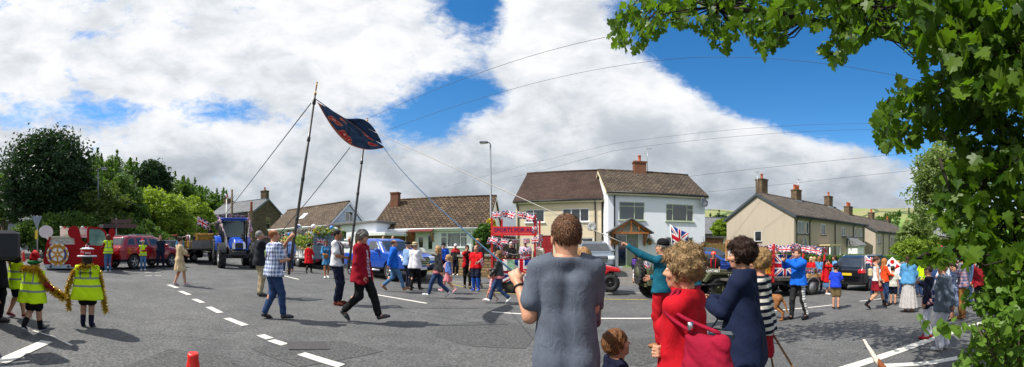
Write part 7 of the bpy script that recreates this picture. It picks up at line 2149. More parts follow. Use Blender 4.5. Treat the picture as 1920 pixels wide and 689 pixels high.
# --- cones
for (px, py, lab, d_) in ((362, 662, 'red traffic cone at the bottom edge of the road', 2.35), (120, 470, 'red and white traffic cone behind the sleigh beside the capped child', 13.5)):
 x, y = polar(px if d_ < 5 else 44, d_)
 zt = zat(py if d_ < 5 else 472, d_) - zg(x, y)
 o = empty('traffic_cone', (x, y, zg(x, y)), 0.4, lab, 'traffic cone')
 CO = mat('cone_red', '#e0200f', .45, .05, 6, coat=.2)
 b = MB(); b.lathe([(0.15, 0.03), (0.040, zt - 0.06), (0.036, zt - 0.045), (0.038, zt - 0.02), (0.032, zt), (0.024, zt - 0.004)], CO, 22); b.build('cone', o)
 b = MB(); b.box((-0.2, -0.2, 0), (0.2, 0.2, 0.032), CO if d_ < 5 else BLACK, None, .01); b.build('base', o)
 b = MB(); r1 = lambda z: 0.15 + (0.04 - 0.15) * (z - 0.03) / (zt - 0.09) + 0.003
 b.lathe([(r1(zt * .35), zt * .35), (r1(zt * .62), zt * .62)], WHITEP, 22); b.build('white_band', o)
# ------------------------------------------------------------------ the people
def who(label, px, top, feet=None, f=180, d=None, hat=0.0, lift=0.0, hmax=1.93, **kw):
 if feet is not None and d is None:
  x, y, z, d = gp(px, feet); h = (feet - top) / F * d - hat
 else:
  x, y = polar(px, d); z = zg(x, y) + lift; h = zat(top, d) - z - hat
 h = min(h, hmax)
 return Person(label, x, y, z + 0.008, h, th(px) + R(f), d=d, **kw)
JEANS = cloth('#2c4268', 'denim'); JEANSL = cloth('#4a7098', 'light_denim'); NAVY = cloth('#161c30', 'navy_cloth'); BLK = cloth('#141417', 'black_cloth'); KHAKI = cloth('#a3967a', 'khaki_cloth')
WHT = cloth('#d6d6da', 'white_cloth'); REDC = cloth('#b3121c', 'red_cloth'); SHOEB = mat('black_leather', (.02, .02, .022), .35, .1, 8); SHOEW = mat('white_shoe', '#cfcfcf', .6, .06, 8); SHOET = mat('tan_leather', '#8a5a34', .5, .2, 8)
BLUEC = cloth('#1f55b4', 'blue_cloth'); PUFF = cloth('#1460c8', 'royal_blue_nylon'); CRIM = cloth('#7c1020', 'crimson_cloth'); OLD = '#8d8c88'; BRN = '#3c2718'; BLOND = '#a9865a'; GREYH = '#77736c'
p = who('child in elf hat and hi-vis vest with a gold tinsel boa, bending forward', 60, 474, 626, 35, hat=.06, child=True, lean=10, legs=((.08, .22, .0, 0), (-.08, -.20, .05, -25)), ra=((.42, .22, .98), (.5, -.5, -.5)), la='down', hair=('short', '#6b4a2c'), build=1.45)
p.top('jumper', CRIM, 'long', .84); v = vest_mat(p.s); p.top('vest', v, 'none', .70, off=.035, loose=.06); p.trousers(BLK, 'shorts', .85, .03); p.shoes(NAVY, SHOEW); p.socks(BLK, .16); p.hat('elf', REDC, cloth('#1d6a34', 'green_felt'), WHT)
sh = p.world(p.neck); hw = p.hand_world(1)
b = tinsel([sh + Vector((-.18, -.05, -.08)), sh + Vector((-.05, -.13, .03)), sh + Vector((.12, .0, .03)), sh + Vector((.2, .1, -.12)), hw.lerp(sh, .45) + Vector((.06, 0, -.05)), hw, hw + Vector((.1, .12, -.1))], .085, 2600, 'tinsel_boa'); tag(b, 'gold tinsel boa trailing along the sleeve of the child in the elf hat', 'tinsel boa')
p = who('child in cake shaped hat and hi-vis vest seen from behind', 163, 470, 614, 12, hat=.03, child=True, legs='stand', ra='down', la='down', hair=('bob', '#2a1c14'), build=1.5)
p.top('jumper', BLK, 'long', .84); p.top('vest', vest_mat(p.s), 'none', .64, off=.04, loose=.08, hood=False); p.trousers(BLK, 'shorts', .8, .035); p.socks(NAVY, .16); p.shoes(NAVY, SHOEB, 'boot'); p.hat('cake', WHT, REDC, BLK)
hm = p.headM()
Mv = Matrix.Rotation(PI, 4, 'Z')
text_obj("I'm gold", .060, TEXTW, p.root, hm @ Matrix.Translation((0, -.127, .118)) @ Matrix.Rotation(R(8), 4, 'Y') @ Matrix.Rotation(R(90), 4, 'X'), ext=.004)
text_obj('COMMITTEE', .060 * p.s, TEXTK, p.root, Matrix.Translation(p.pt((0, -.215, 1.26))) @ Matrix.Rotation(R(90), 4, 'X'), ext=.012)
sh = p.world(p.neck); fx = Vector((math.cos(th(163)), -math.sin(th(163)), 0)); bk = Vector((-math.sin(th(163)), -math.cos(th(163)), 0))
b = tinsel([sh - fx * .31 - Vector((0, 0, .75)), sh - fx * .34 - Vector((0, 0, .4)), sh - fx * .22 - Vector((0, 0, .1)), sh + bk * .10 - fx * .08, sh + bk * .10 + fx * .12 - Vector((0, 0, .02)), sh + fx * .22 - Vector((0, 0, .13)), sh + fx * .33 - Vector((0, 0, .8))], .075, 2400, 'tinsel_boa'); tag(b, 'gold tinsel boa round the shoulders of the child in the cake hat', 'tinsel boa')
p = who('child in pale cap and hi-vis vest at the left edge, turned to the right', 30, 464, 596, 75, child=True, legs='step', ra='chest', la='bend', hair=('short', BRN), build=1.35)
p.top('jumper', CRIM, 'long', .84); p.top('vest', vest_mat(p.s), 'none', .72, off=.035, loose=.06); p.trousers(NAVY, 'shorts', .85, .03); p.shoes(CRIM, SHOEW); p.hat('peaked', WHT, JEANSL)
sh = p.world(p.neck); b = tinsel([sh + Vector((-.2, 0, -.1)), sh + Vector((0, -.12, .02)), sh + Vector((.2, .1, -.15)), sh + Vector((.12, .2, -.55))], .08, 1500, 'tinsel_boa'); tag(b, 'gold tinsel boa on the capped child at the left edge', 'tinsel boa')
p = who('adult in dark coat at the left edge beside the black mirror', -7, 421, 604, 60, legs='stand', ra='bend', hair=('short', BRN))
p.top('coat', BLK, 'long', .62, off=.03, loose=.05, collar=True); p.trousers(BLK); p.shoes(SHOEB)
sh = p.world(p.neck); b = tinsel([sh + Vector((-.1, -.15, 0)), sh + Vector((.1, 0, .05)), sh + Vector((.2, .2, -.15))], .08, 900, 'tinsel_boa'); tag(b, 'gold tinsel boa on the adult in the dark coat', 'tinsel boa')
p = who('helper in hi-vis vest and jeans leaning over the sleigh', 203, 441, 511, 330, fem=True, ra='bend', la='bend', hair=('bob', '#5a2c1a'))
p.top('jumper', CRIM, 'long', .88); p.top('vest', vest_mat(p.s), 'none', .86, off=.03, loose=.03); p.trousers(JEANSL); p.shoes(SHOEW)
p = who('helper in Santa hat and hi-vis vest standing beside the red car', 268, 452, 508, 170, fem=True, ra='hip', la='cross', hair=('short', BRN))
p.top('jumper', REDC, 'long', .88); p.top('vest', vest_mat(p.s), 'none', .86, off=.03, loose=.03); p.trousers(JEANSL); p.shoes(SHOEW); p.hat('santa', REDC, WHT)
p = who('stout man all in navy standing beside the red car', 301, 442, 505, 185, build=1.15, ra='back', la='back', legs='wide', hair=('short', BRN)); p.top('jumper', NAVY, 'long', .86); p.trousers(NAVY); p.shoes(SHOEB)
p = who('woman in a loose cream dress watching the tractor', 337, 446, 536, 65, fem=True, ra='chest', la='bend', legs='step', hair=('bun', '#3a2016'), build=1.05)
p.skirt(cloth('#c2ab86', 'cream_linen'), 'dress', .52, .27, top_=True, sleeve='elbow'); p.shoes(cloth('#c9a0a0', 'pink_shoe'), SHOEW)
P1t, P2t = Vector(sp(591, 178, 7.35)), Vector(sp(686, 240, 9.2))
def on_pole(px, top, feet, f, ptop, q0, zs):
 x, y, z, d = gp(px, feet); s_ = min((feet - top) / F * d, 1.93) / 1.75
 M = (Matrix.Translation((x, y, z + .008)) @ Matrix.Rotation(-(th(px) + R(f)), 4, 'Z') @ Matrix.Scale(s_, 4))
 a, b = Vector(q0), M.inverted() @ ptop; d_ = (b - a) / (b.z - a.z)
 return [a + d_ * (z_ - a.z) for z_ in zs], M @ (a - d_ * .12)
Q1, B1 = on_pole(513, 432, 599, 68, P1t, (.04, .33, .98), (1.16, 1.60))
Q2, B2 = on_pole(632, 432, 572, 110, P2t, (.0, .30, .95), (1.10, 1.50))
p = who('grey haired man in dark jacket and khaki trousers pulling a rope', 486, 434, 556, 75, ra=((.08, .42, 1.52), (.8, 0, -1)), la=((.02, .40, 1.40), (.8, 0, -1)), rh='grip', lh='grip', head=(14, 0, 0), hair=('short', OLD)); GREYMAN = p
p.top('jacket', cloth('#20242c', 'charcoal_cloth'), 'long', .82, off=.024, collar=True); p.trousers(KHAKI); p.shoes(SHOEB)
p = who('ginger bearded man in blue checked shirt carrying the taller banner pole', 513, 432, 599, 68, build=1.14, legs='step', ra=((Q1[0].x + .03, Q1[0].y - .08, Q1[0].z), (.7, -.3, -1)), la=((-Q1[1].x + .03, Q1[1].y - .08, Q1[1].z), (.8, .2, -1)), rh='grip', lh='grip', head=(6, 0, -10), hair=('balding', '#8a5028')); CHECK = p
p.top('shirt', plaid('#b9c4dc', '#26407e', '#e8ecf2', 13), 'short', .84, loose=.03); p.trousers(JEANS); p.shoes(SHOEB)
def harness(p, label):
 b = MB(); o = p.root; Wm = lambda q: p.pt(p.tp(q))
 for s_ in (-1, 1): b.tube([Wm((s_ * .06, -.13, 1.15)), Wm((s_ * .10, -.10, 1.38)), Wm((s_ * .10, .02, 1.485)), Wm((s_ * .10, .115, 1.36)), Wm((s_ * .06, .135, 1.15)), Wm((0, .16, .96))], .020, mat('brown_leather', '#4a2f20', .55, .2, 8), 6)
 h = b.build('harness', o)
 return h
harness(p, '')
p = who('man in white shirt and leather harness carrying the shorter banner pole', 632, 432, 572, 110, build=.95, ra=((Q2[0].x + .03, Q2[0].y - .08, Q2[0].z), (.8, -.3, -.6)), la=((-Q2[1].x + .03, Q2[1].y - .08, Q2[1].z), (1, .1, -.6)), rh='grip', lh='grip', sk='#a06c4e', head=(0, 0, 10), hair=('short', '#1a1412')); WSHIRT = p
p.top('shirt', WHT, 'short', .90); p.trousers(NAVY); p.shoes(cloth('#5a2a1c', 'brown_shoe')); harness(p, '')
p = who('grey haired man in a crimson jacket and black trousers striding to the right', 678, 435, 605, 112, build=1.08, legs='walk2', ra='pocket', la='pocket', head=(-12, 0, 0), hair=('curly', '#6d6a66', .6))
p.top('shirt', plaid('#c8a8b4', '#6a1830', '#f0e8ec', 14), 'long', .86); p.top('jacket', cloth('#8c0d22', 'crimson_fleece'), 'long', .78, off=.034, loose=.04, openw=(.05, .10), collar=True); p.trousers(BLK, off=.026); p.shoes(SHOEB)
p = who('man in blue shirt and dark waistcoat beside the silver trailer', 545, 441, 509, 200, hmax=1.86, hair=('short', BRN)); p.top('shirt', cloth('#6f8cc0', 'pale_blue_shirt'), 'long', .86); p.top('waistcoat', BLK, 'none', .88, off=.028, openw=.10); p.trousers(JEANS); p.shoes(SHOET)
p = who('person in red guardsman coat and black fur hat seen from behind', 579, 458, 513, 20, hat=.02, legs='step', ra='bend', la='down', hair=('short', BRN))
p.top('tailcoat', cloth('#c8141c', 'scarlet_cloth'), 'long', .58, off=.02, loose=.05, flare=.03, collar=True); p.trousers(BLK); p.shoes(SHOEB, kind='boot'); p.hat('bearskin', hairm('#0d0c0c'))
b = MB(); b.tube([p.pt((.15 * math.cos(a), .125 * math.sin(a), 1.08)) for a in np.linspace(0, 2 * PI, 17)], .018, BLK, 6); b.build('belt', p.root)
for s_ in (-1, 1): b = MB(); b.ball(p.pt(p.sh[s_] + V(s_ * .01, 0, .05)), (.075, .07, .03), GOLD, 10); b.build('epaulette', p.root)
p = who('woman in short denim dress and sunglasses with a round tan bag', 612, 451, 522, 170, fem=True, bust=.9, ra='bend', la='down', legs='step', sk='#a9714f', hair=('pony', '#1c1412')); p.skirt(cloth('#3f78a4', 'chambray'), 'dress', .60, .22, top_=True, sleeve='elbow'); p.shoes(SHOEW); p.glasses()
b = MB(); b.lathe([(.02, -.03), (.10, -.03), (.115, 0), (.10, .03), (.02, .03)], mat('tan_wicker', '#9c6a38', .8, .3, 20), 16, Matrix.Translation(p.pt((.05, .22, 1.0))) @ Matrix.Rotation(R(80), 4, 'X')); b.tube([p.pt((.05, .2, 1.1)), p.pt((-.05, .16, 1.3)), p.pt((-.13, .03, 1.48))], .008, SHOET, 5)
b = b.build('round_bag'); b.matrix_world = Matrix.Translation(p.root.location) @ Matrix.Rotation(p.root.rotation_euler.z, 4, 'Z'); tag(b, 'round tan bag worn by the woman in the short denim dress', 'bag')
p = who('bald bearded man in bright blue padded jacket walking to the right', 738, 451, 548, 85, legs='walk', ra='swing_b', la='pocket', build=1.05, hair=('balding', '#4a3426'))
p.top('jacket', PUFF, 'long', .80, off=.034, loose=.02, fold=.009, collar=True); p.trousers(JEANSL); p.shoes(SHOET)
p = who('stout man in white shirt and straw sun hat seen from behind', 778, 456, 545, 35, hat=.0, build=1.2, ra='bend', la='bend', legs='step', hair=('short', OLD)); p.top('shirt', WHT, 'long', .80, loose=.05); p.trousers(BLK); p.shoes(SHOEB); p.hat('sun', cloth('#d4c49c', 'straw_hat'), BLK)
p = who('man in pale blue shirt and dark cap beyond the man in the straw hat', 764, 455, 541, 60, hair=('short', OLD)); p.top('shirt', cloth('#7f9fca', 'sky_shirt'), 'short', .86); p.trousers(NAVY); p.shoes(SHOEB); p.hat('cap', BLK)
for (px, tp__, dd, lab, c_) in ((737, 443, 19.2, 'bald man behind the blue pickup bonnet, right of another', '#6f6f80'), (719, 444, 19.6, 'bald man behind the blue pickup cab, left of another', '#8a8a96')):
 p = who(lab, px, tp__, None, 200, d=dd, hair=('balding', BRN)); p.top('shirt', cloth(c_), 'long', .86); p.trousers(JEANS); p.shoes(SHOEB)
p = who('blonde woman in black leather jacket and jeans walking left by the pink dressed girl', 822, 463, 560, 285, fem=True, legs='walk2', ra='bend', la='swing_b', hair=('bob', BLOND)); p.top('blouse', cloth('#a8626a', 'pink_blouse'), 'none', .84, loose=.05); p.top('jacket', SHOEB, 'long', .94, off=.026); p.trousers(JEANS); p.shoes(SHOEW)
p = who('girl in pink dress holding small union flags', 841, 478, 551, 290, child=True, fem=True, legs='walk', ra='bend', la='swing_b', hair=('pony', '#b08a5c')); p.top('cardigan', cloth('#5a78b8', 'blue_knit'), 'long', .95); p.skirt(cloth('#cc7c84', 'pink_cotton'), 'dress', .52, .24); p.shoes(cloth('#d89aa8', 'pink_trainer'), SHOEW)
hand_flag('small union flag held by the girl in the pink dress', p.hand_world(1), .26, .17, -.6, .8, .3, 'union flags held or flown')
p = who('man in blue T-shirt and navy cap by the garden wall', 832, 457, 521, 175, hat=.0, ra='down', la='down', build=1.1, hair=('short', BRN)); p.top('t_shirt', cloth('#1c4fb8', 'royal_tee'), 'short', .86); p.trousers(NAVY); p.shoes(BLK); p.hat('peaked', NAVY)
p = who('man in black and red tracksuit top and white cap by the garden wall', 854, 459, 517, 180, ra='pocket', la='pocket', hair=('short', OLD)); p.top('jacket', mat('black_red_top', '#16161a', .8, .06, 8, pat=lambda co: mix(xyz(co)[2] > 1.30 * p.s, '#16161a', '#b8141c')), 'long', .84, collar=True); p.trousers(NAVY); p.shoes(SHOEW); p.hat('peaked', WHT)
p = who('woman in red cardigan and sunglasses with a red shoulder bag by the wall', 876, 461, 541, 175, fem=True, ra='face', la='down', legs='step2', hair=('bun', '#2a1a14')); p.top('cardigan', REDC, 'long', .84, openw=.04); p.top('top', BLK, 'none', .86, off=.010); p.trousers(BLK); p.shoes(SHOEB, kind='boot'); p.glasses()
p = who('blond man in dark jacket behind the red football shirt man', 896, 452, 536, 215, hair=('shaggy', '#b08a54')); p.top('jacket', cloth('#2b3038', 'slate_jacket'), 'long', .82); p.trousers(JEANS); p.shoes(SHOET); p.glasses()
p = who('bald man in red football shirt, navy shorts and blue socks', 893, 461, 546, 200, build=1.06, ra='down', la='bend', hair=('balding', '#6a4a34')); p.top('football_shirt', cloth('#d0161e', 'football_red'), 'short', .86); p.trousers(NAVY, 'shorts', .85, .03); p.socks(BLUEC, .40, .012); p.shoes(BLUEC, SHOEW)
hand_flag('small union flag held low by the man in the red football shirt', p.hand_world(-1), .24, .16, .6, .9, .28, 'union flags held or flown')
p = who('woman in black leather jacket and jeans striding left in front of the lettered float', 936, 472, 571, 278, fem=True, legs='walk', ra='bend', la='swing_f', hair=('bob', '#7a5a3a')); p.top('blouse', cloth('#b87078', 'rose_blouse'), 'none', .84, loose=.05); p.top('jacket', SHOEB, 'long', .94, off=.026); p.trousers(JEANS); p.shoes(SHOEW)
p = who('child in pink skirt beyond the striding woman by the lettered float', 922, 512, 568, 280, child=True, fem=True, legs='walk2', hair=('pony', BLOND)); p.top('t_shirt', cloth('#d8a0a8', 'pale_pink'), 'short', .9); p.skirt(cloth('#c8707c', 'rose_cotton'), 'skirt', .55, .25); p.shoes(cloth('#d89aa8', 'pink_trainer'), SHOEW)
fz = lambda px, d: dict(d=d, lift=.53)
p = who('white haired woman in black jacket riding on the lettered float', 959, 455, None, 195, d=13.1, lift=.4, fem=True, ra='bend', la='bend', hair=('bob', '#cfccc6')); p.top('jacket', BLK, 'long', .84); p.skirt(BLK, 'skirt', .5, .2); p.shoes(SHOEB)
p = who('man in pale shirt and flag tabard riding on the lettered float', 985, 452, None, 185, d=13.1, lift=.4, ra='down', la='down', build=1.1, hair=('short', GREYH)); p.top('shirt', cloth('#c4b4cc', 'lilac_shirt'), 'short', .86); p.trousers(NAVY); p.shoes(SHOEB)
b = MB(); T_ = mobj('tabard', flag_mesh(.34, .40, 6, 6, .006, .4), p.root, p.pt((.17, .185, 1.36))); T_.rotation_euler = (0, 0, PI)
p = who('dark haired rider in white top at the right end of the lettered float', 1010, 455, None, 200, d=13.2, lift=.4, hair=('mop', '#191210')); p.top('t_shirt', cloth('#d0cdb8', 'ivory_tee'), 'long', .8); p.trousers(NAVY); p.shoes(SHOEB)
for (px, tp__, f_, cl, hr, lab) in ((352, 437, 150, '#a06a78', BRN, 'rider in dusky pink at the back of the farm trailer'), (364, 440, 130, '#1c2436', BRN, 'rider in black just left of the trailer flagpole'), (374, 437, 150, '#6a7080', OLD, 'grey clad rider under the flying union flag'), (374.5, 445, 160, '#d0d4e0', '#16110f', 'rider in a white shirt seated behind the straw bales'), (387, 440, 190, '#3a5a80', '#1c1210', 'rider in blue beside the tractor end of the trailer'), (394, 427, 20, '#16223a', '#2a1c14', 'rider in navy waistcoat standing on the straw bales')):
 p = who(lab, px, tp__, None, f_, d=25.5 + (px % 3) * .3, lift=1.0 if tp__ > 430 else 1.35, hmax=1.75, ra='bend', la='bend', hair=('short', hr), vox=.035); p.top('shirt', cloth(cl), 'long', .8); p.trousers(BLUEC if px == 394 else JEANS); p.shoes(SHOEB)
for (px, tp__, dd, f_, cl, lab) in ((338, 444, 24, 200, '#3c8cb0', 'person in turquoise by the small orange tractor'), (318, 446, 26.5, 160, '#5a4a90', 'person in violet beside the small orange tractor'), (402, 425, 30, 180, '#20242c', 'person in black standing behind the blue tractor cab'), (581, 421, 24.4, 190, '#d8d8dc', 'person in white sitting among the garlands on the silver trailer'), (472, 445, 24, 190, '#1c2028', 'person in black beyond the blue tractor on its right')):
 p = who(lab, px, tp__, None, f_, d=dd, lift=.65 if px == 581 else 0, hmax=1.75, ra='bend', hair=('short', BRN), vox=.035); p.top('jacket', cloth(cl), 'long', .8); p.trousers(JEANS); p.shoes(SHOEB)
p = who('fair haired child in white by the silver trailer wheels', 529, 448, 512, 160, fem=True, hair=('bob', BLOND), hmax=1.6); p.top('t_shirt', WHT, 'short', .86); p.trousers(JEANS); p.shoes(SHOEW)
p = who('person with a purple backpack and white trousers on the drive', 1192, 476, 531, 20, fem=True, legs='step', hair=('bob', '#5a3a26')); p.top('jumper', NAVY, 'long', .86); p.trousers(WHT, e=1.5); p.shoes(SHOET)
b = MB(); b.box((-.14, -.30, 1.05), (.14, -.15, 1.42), cloth('#5a3a8c', 'purple_nylon'), Matrix.Diagonal((p.s, p.s, p.s, 1)), .05); b.box((-.10, -.34, 1.08), (.10, -.29, 1.25), cloth('#5a3a8c', 'purple_nylon'), Matrix.Diagonal((p.s, p.s, p.s, 1)), .02)
b = b.build('backpack'); b.matrix_world = Matrix.Translation(p.root.location) @ Matrix.Rotation(p.root.rotation_euler.z, 4, 'Z'); tag(b, 'purple backpack worn by the person on the drive', 'backpack')
hand_flag('union flag drooping beside the jeep spare wheel', p.hand_world(1) + Vector((.1, 0, -.1)), .5, .36, -th(1192), .3, .5, 'union flags held or flown', furl=.5, droop=.5)
p = who('man in red jacket and grey cap behind the jeep', 1277, 462, None, 190, d=16.5, hair=('short', OLD)); p.top('jacket', REDC, 'long', .84); p.trousers(NAVY); p.shoes(SHOEB); p.hat('peaked', cloth('#8a8c90', 'grey_cap'))
p = who('white haired person behind the jeep', 1290, 464, None, 190, d=17, fem=True, hair=('bob', '#cfccc6')); p.top('jacket', cloth('#3a4252'), 'long', .84); p.trousers(NAVY); p.shoes(SHOEB)
p = who('woman in teal top shading her eyes in front of the jeep', 1297, 469, None, 200, d=7.6, fem=True, bust=.8, ra='face', la='bend', head=(16, 0, 20), hair=('long', '#b9b4ac')); p.top('top', cloth('#0f5a70', 'teal_knit'), 'long', .96); p.trousers(cloth('#a8183c', 'raspberry_cloth')); p.shoes(SHOET); p.glasses()
p = who('man in red hard hat and red braces over a black shirt', 1338, 474, None, 185, d=14.3, build=1.1, ra='down', la='down', hair=('short', BRN)); p.top('t_shirt', BLK, 'short', .86); p.trousers(REDC); p.shoes(SHOEB); p.hat('hard', paint('#e03a18', 'hard_hat_orange', .35, .4)); p.glasses()
for s_ in (-1, 1): b = MB(); b.tube([p.pt((s_ * .09, .10, .98)), p.pt((s_ * .09, .145, 1.2)), p.pt((s_ * .10, .12, 1.38)), p.pt((s_ * .10, .0, 1.50))], .02, REDC, 5); b.build('brace', p.root)
p = who('man in teal jumper, red trousers and black cap raising a rope', 1243, 452, 650, 300, legs='wide', ra='bend', la=((.42, .42, 1.66), (.2, .3, -1)), lh='grip', hair=('short', GREYH), build=1.05, head=(8, 0, 10))
TEAL = p; p.top('jumper', cloth('#0f5468', 'teal_wool'), 'long', .90, loose=.03); p.trousers(cloth('#a5101c', 'red_trousers'), off=.03); p.shoes(SHOET, BLK, 'boot'); p.hat('peaked', BLK)
hand_flag('union flag curling above the black cap of the man in teal', sp(1262, 478, 6.9), .34, .42, -th(1262), -.1, .58, 'union flags held or flown', furl=.8, droop=.6)
for (px, tp__, f_, cl, hr, hat_, lab) in ((1410, 463, 200, '#2a3040', BRN, BLUEC, 'rider in a blue cap on the flatbed float'), (1427, 464, 250, '#1c1c22', BRN, None, 'dark shirted rider beside the one in the blue cap'), (1456, 470, 200, '#c8b8b4', OLD, None, 'bald headed rider behind the large union flag'), (1470, 470, 170, '#5a3a70', BRN, None, 'rider in purple above the large union flag'), (1487, 475, 190, '#a02028', OLD, None, 'rider in dark red at the right of the large union flag')):
 p = who(lab, px, tp__, None, f_, d=15.6, lift=.62, hmax=1.72, hair=('balding' if 'bald' in lab else 'short', hr), vox=.028); p.top('shirt', cloth(cl), 'long', .8); p.trousers(NAVY); p.shoes(SHOEB)
 if hat_: p.hat('peaked', hat_)
for (px, tp__, dd, f_, cl, hr, lab) in ((1521, 483, 16.2, 200, '#c01820', '#c8b088', 'blonde person in red beyond the flatbed flowers'), (1527, 483, 16.6, 20, '#c01820', '#a88a60', 'person in red seen from behind beyond the flatbed flowers'), (1536, 482, 16.4, 10, '#4a86b8', '#8a5a34', 'person in pale blue beside the leaning red post'), (1565, 480, 17.5, 250, '#6a9cc8', BRN, 'person in sky blue beyond the boy in blue')):
 p = who(lab, px, tp__, None, f_, d=dd, fem=True, hair=('bob', hr), vox=.03); p.top('jacket', cloth(cl), 'long', .8); p.trousers(JEANS); p.shoes(SHOEW)
p = who('man in blue jacket and black track trousers filming with a phone', 1497, 469, 600, 228, build=1.05, legs=((.12, .12, 0, 0), (-.12, -.18, 0, 0)), ra='phone', la='phone', rh='grip', lh='grip', hair=('short', '#4a2c1a'))
p.top('jacket', PUFF, 'long', .86, off=.03, collar=True, loose=.03); p.trousers(mat('track_trousers', '#121215', .8, .06, 8, pat=lambda co: mix((xyz(co)[0].abs() > .165) & ((xyz(co)[2] * 16).frac() < .75), '#121215', '#d8d8d8'))); p.shoes(BLK)
ph = MB(); a_, b_ = p.hand_world(1), p.hand_world(-1); M = Matrix.Translation((a_ + b_) / 2 + Vector((0, 0, .03))) @ Matrix.Rotation(p.root.rotation_euler.z, 4, 'Z'); ph.box((-.08, -.005, -.04), (.08, .005, .04), BLACK, None, .003); ph = ph.build('phone'); ph.matrix_world = M; tag(ph, 'black phone held up by the man in the blue jacket', 'phone')
p = who('boy in blue T-shirt, khaki shorts and cap with his back turned', 1567, 496, 581, 15, child=True, ra='bend', la='down', hair=('short', BRN)); p.top('t_shirt', cloth('#1f3fc0', 'bright_blue_tee'), 'short', .84, loose=.04); p.trousers(cloth('#7a6a48', 'khaki_shorts'), 'shorts', .9, .035); p.shoes(BLK, SHOEW); p.hat('peaked', NAVY)
p = who('woman in long red cardigan and blue skirt beside the black car', 1550, 487, 553, 95, fem=True, ra='face', la='chest', hair=('pony', '#2a1a14')); p.top('cardigan', REDC, 'long', .60, off=.02, loose=.03); p.skirt(JEANSL, 'skirt', .36, .24); p.shoes(SHOEW)
p = who('young woman in white vest top and crimson skirt with a cream backpack', 1643, 482, 581, 75, fem=True, bust=.8, legs='walk2', ra='down', la='swing_f', hair=('pony', '#4a2c1c')); p.top('vest_top', WHT, 'none', .95, neck=1.42); p.skirt(CRIM, 'skirt', .62, .24); p.socks(BLK, .14); p.shoes(BLK, BLK, 'boot')
b = MB(); b.box((-.12, -.27, 1.08), (.12, -.14, 1.36), cloth('#c4b490', 'cream_canvas'), Matrix.Diagonal((p.s, p.s, p.s, 1)), .045); b = b.build('backpack'); b.matrix_world = Matrix.Translation(p.root.location) @ Matrix.Rotation(p.root.rotation_euler.z, 4, 'Z'); tag(b, 'cream backpack on the young woman in the crimson skirt', 'backpack')
hand_flag('union flag held up behind the young woman in the white vest top', sp(1622, 505, 12.5), .42, .27, -th(1630), 0, .46, 'union flags held or flown')
p = who('woman with long ginger hair in an orange cardigan', 1658, 486, 573, 60, fem=True, ra='bend', la='bend', hair=('long', '#a86a34')); p.top('cardigan', cloth('#d8481c', 'orange_knit'), 'long', .88); p.trousers(JEANS); p.shoes(SHOET, kind='flat')
p = who('boy in pale grey T-shirt and navy shorts among the crowd', 1674, 499, 573, 20, child=True, ra='down', la='down', hair=('short', '#2c1c12')); p.top('t_shirt', cloth('#b9bab0', 'pale_grey_tee'), 'short', .82, loose=.04); p.trousers(NAVY, 'shorts', .85, .035); p.shoes(BLK, SHOEW)
p = who('woman in denim jacket and long grey skirt with a dark ponytail', 1703, 481, 586, 10, fem=True, ra='bend', la='bend', build=1.08, hair=('pony', '#3a2416')); p.top('denim_jacket', cloth('#4f8cb8', 'sky_denim'), 'long', .88, off=.035, loose=.03, collar=True); p.skirt(dots('#b8b4b2', '#6f6c70', 60, .3), 'skirt', .12, .30, nf=11, fold=.02); p.shoes(SHOET, kind='flat')
dd_ = 13.6; o = empty('placard', sp(1673, 500, dd_), -th(1673), 'diamond shaped white placard with red and blue marks held over the crowd', 'placard')
b = MB(); w_ = .36; b.prism([(-w_, 0.02), (0, -.30), (w_, 0.02), (0, .36)], -.01, .01, WHITEP, 'y'); bo = b.build('board', o)
b = MB(); b.prism(circ(0, .17, .08, .08), -.016, -.011, MATS['standard_red'], 'y'); b.build('red_mark', bo); b = MB(); b.prism([(-.22, .0), (-.05, -.02), (-.12, .12)], -.016, -.011, MATS['standard_blue'], 'y'); b.build('blue_mark', bo)
b = MB(); b.prism([(.08, -.12), (.3, 0), (.16, .1)], -.016, -.011, MATS['standard_red'], 'y'); b.build('red_mark', bo); b = MB(); b.tube([(0, .014, .3), (0, .014, -1.0)], .012, PALEWOOD, 5); b.build('stick', o)
p = who('woman in red and white patterned top, white trousers and red shoes', 1742, 499, 636, 285, fem=True, bust=.8, ra=((.12, .28, 1.30), (.9, -.2, -1)), la='down', legs='stand', head=(8, 0, 0), hair=('short', '#4a3a30')); p.top('top', blotch(['#8c1424', '#8c1424', '#d8d0d0', '#8c1424', '#e0dcdc'], 26, 'red_white_floral'), 'none', .84, loose=.04); p.top('jacket', NAVY, 'long', .80, off=.026, openw=.10); p.trousers(cloth('#c9cad6', 'white_linen')); p.shoes(cloth('#9c1422', 'red_shoe'), BLK, 'flat'); p.glasses()
b = MB(); M = Matrix.Translation(p.hand_world(1)) @ Matrix.Rotation(p.root.rotation_euler.z, 4, 'Z') @ Matrix.Rotation(.5, 4, 'X'); b.box((-.14, -.003, -.02), (.14, .003, .12), WHITEP); b = b.build('paper_sheet'); b.matrix_world = M; tag(b, 'white paper held by the woman in the red patterned top', 'paper')
p = who('older woman in grey blazer, white trousers and a striped scarf', 1769, 496, 657, 295, fem=True, bust=.9, build=1.08, ra='back', la='back', head=(4, 0, 0), hair=('short', '#a8845c')); p.top('top', WHT, 'none', .9, off=.012); p.top('blazer', cloth('#55606e', 'grey_blue_wool'), 'long', .80, off=.03, loose=.03, openw=.06, collar=True); p.trousers(cloth('#c9cad6', 'white_linen'), off=.03, flare=.015); p.shoes(SHOEW, SHOEW, 'flat')
SCARF = stripes('#d0d2da', '#3a4270', 34, 0, .6, 'scarf_stripes'); b = MB()
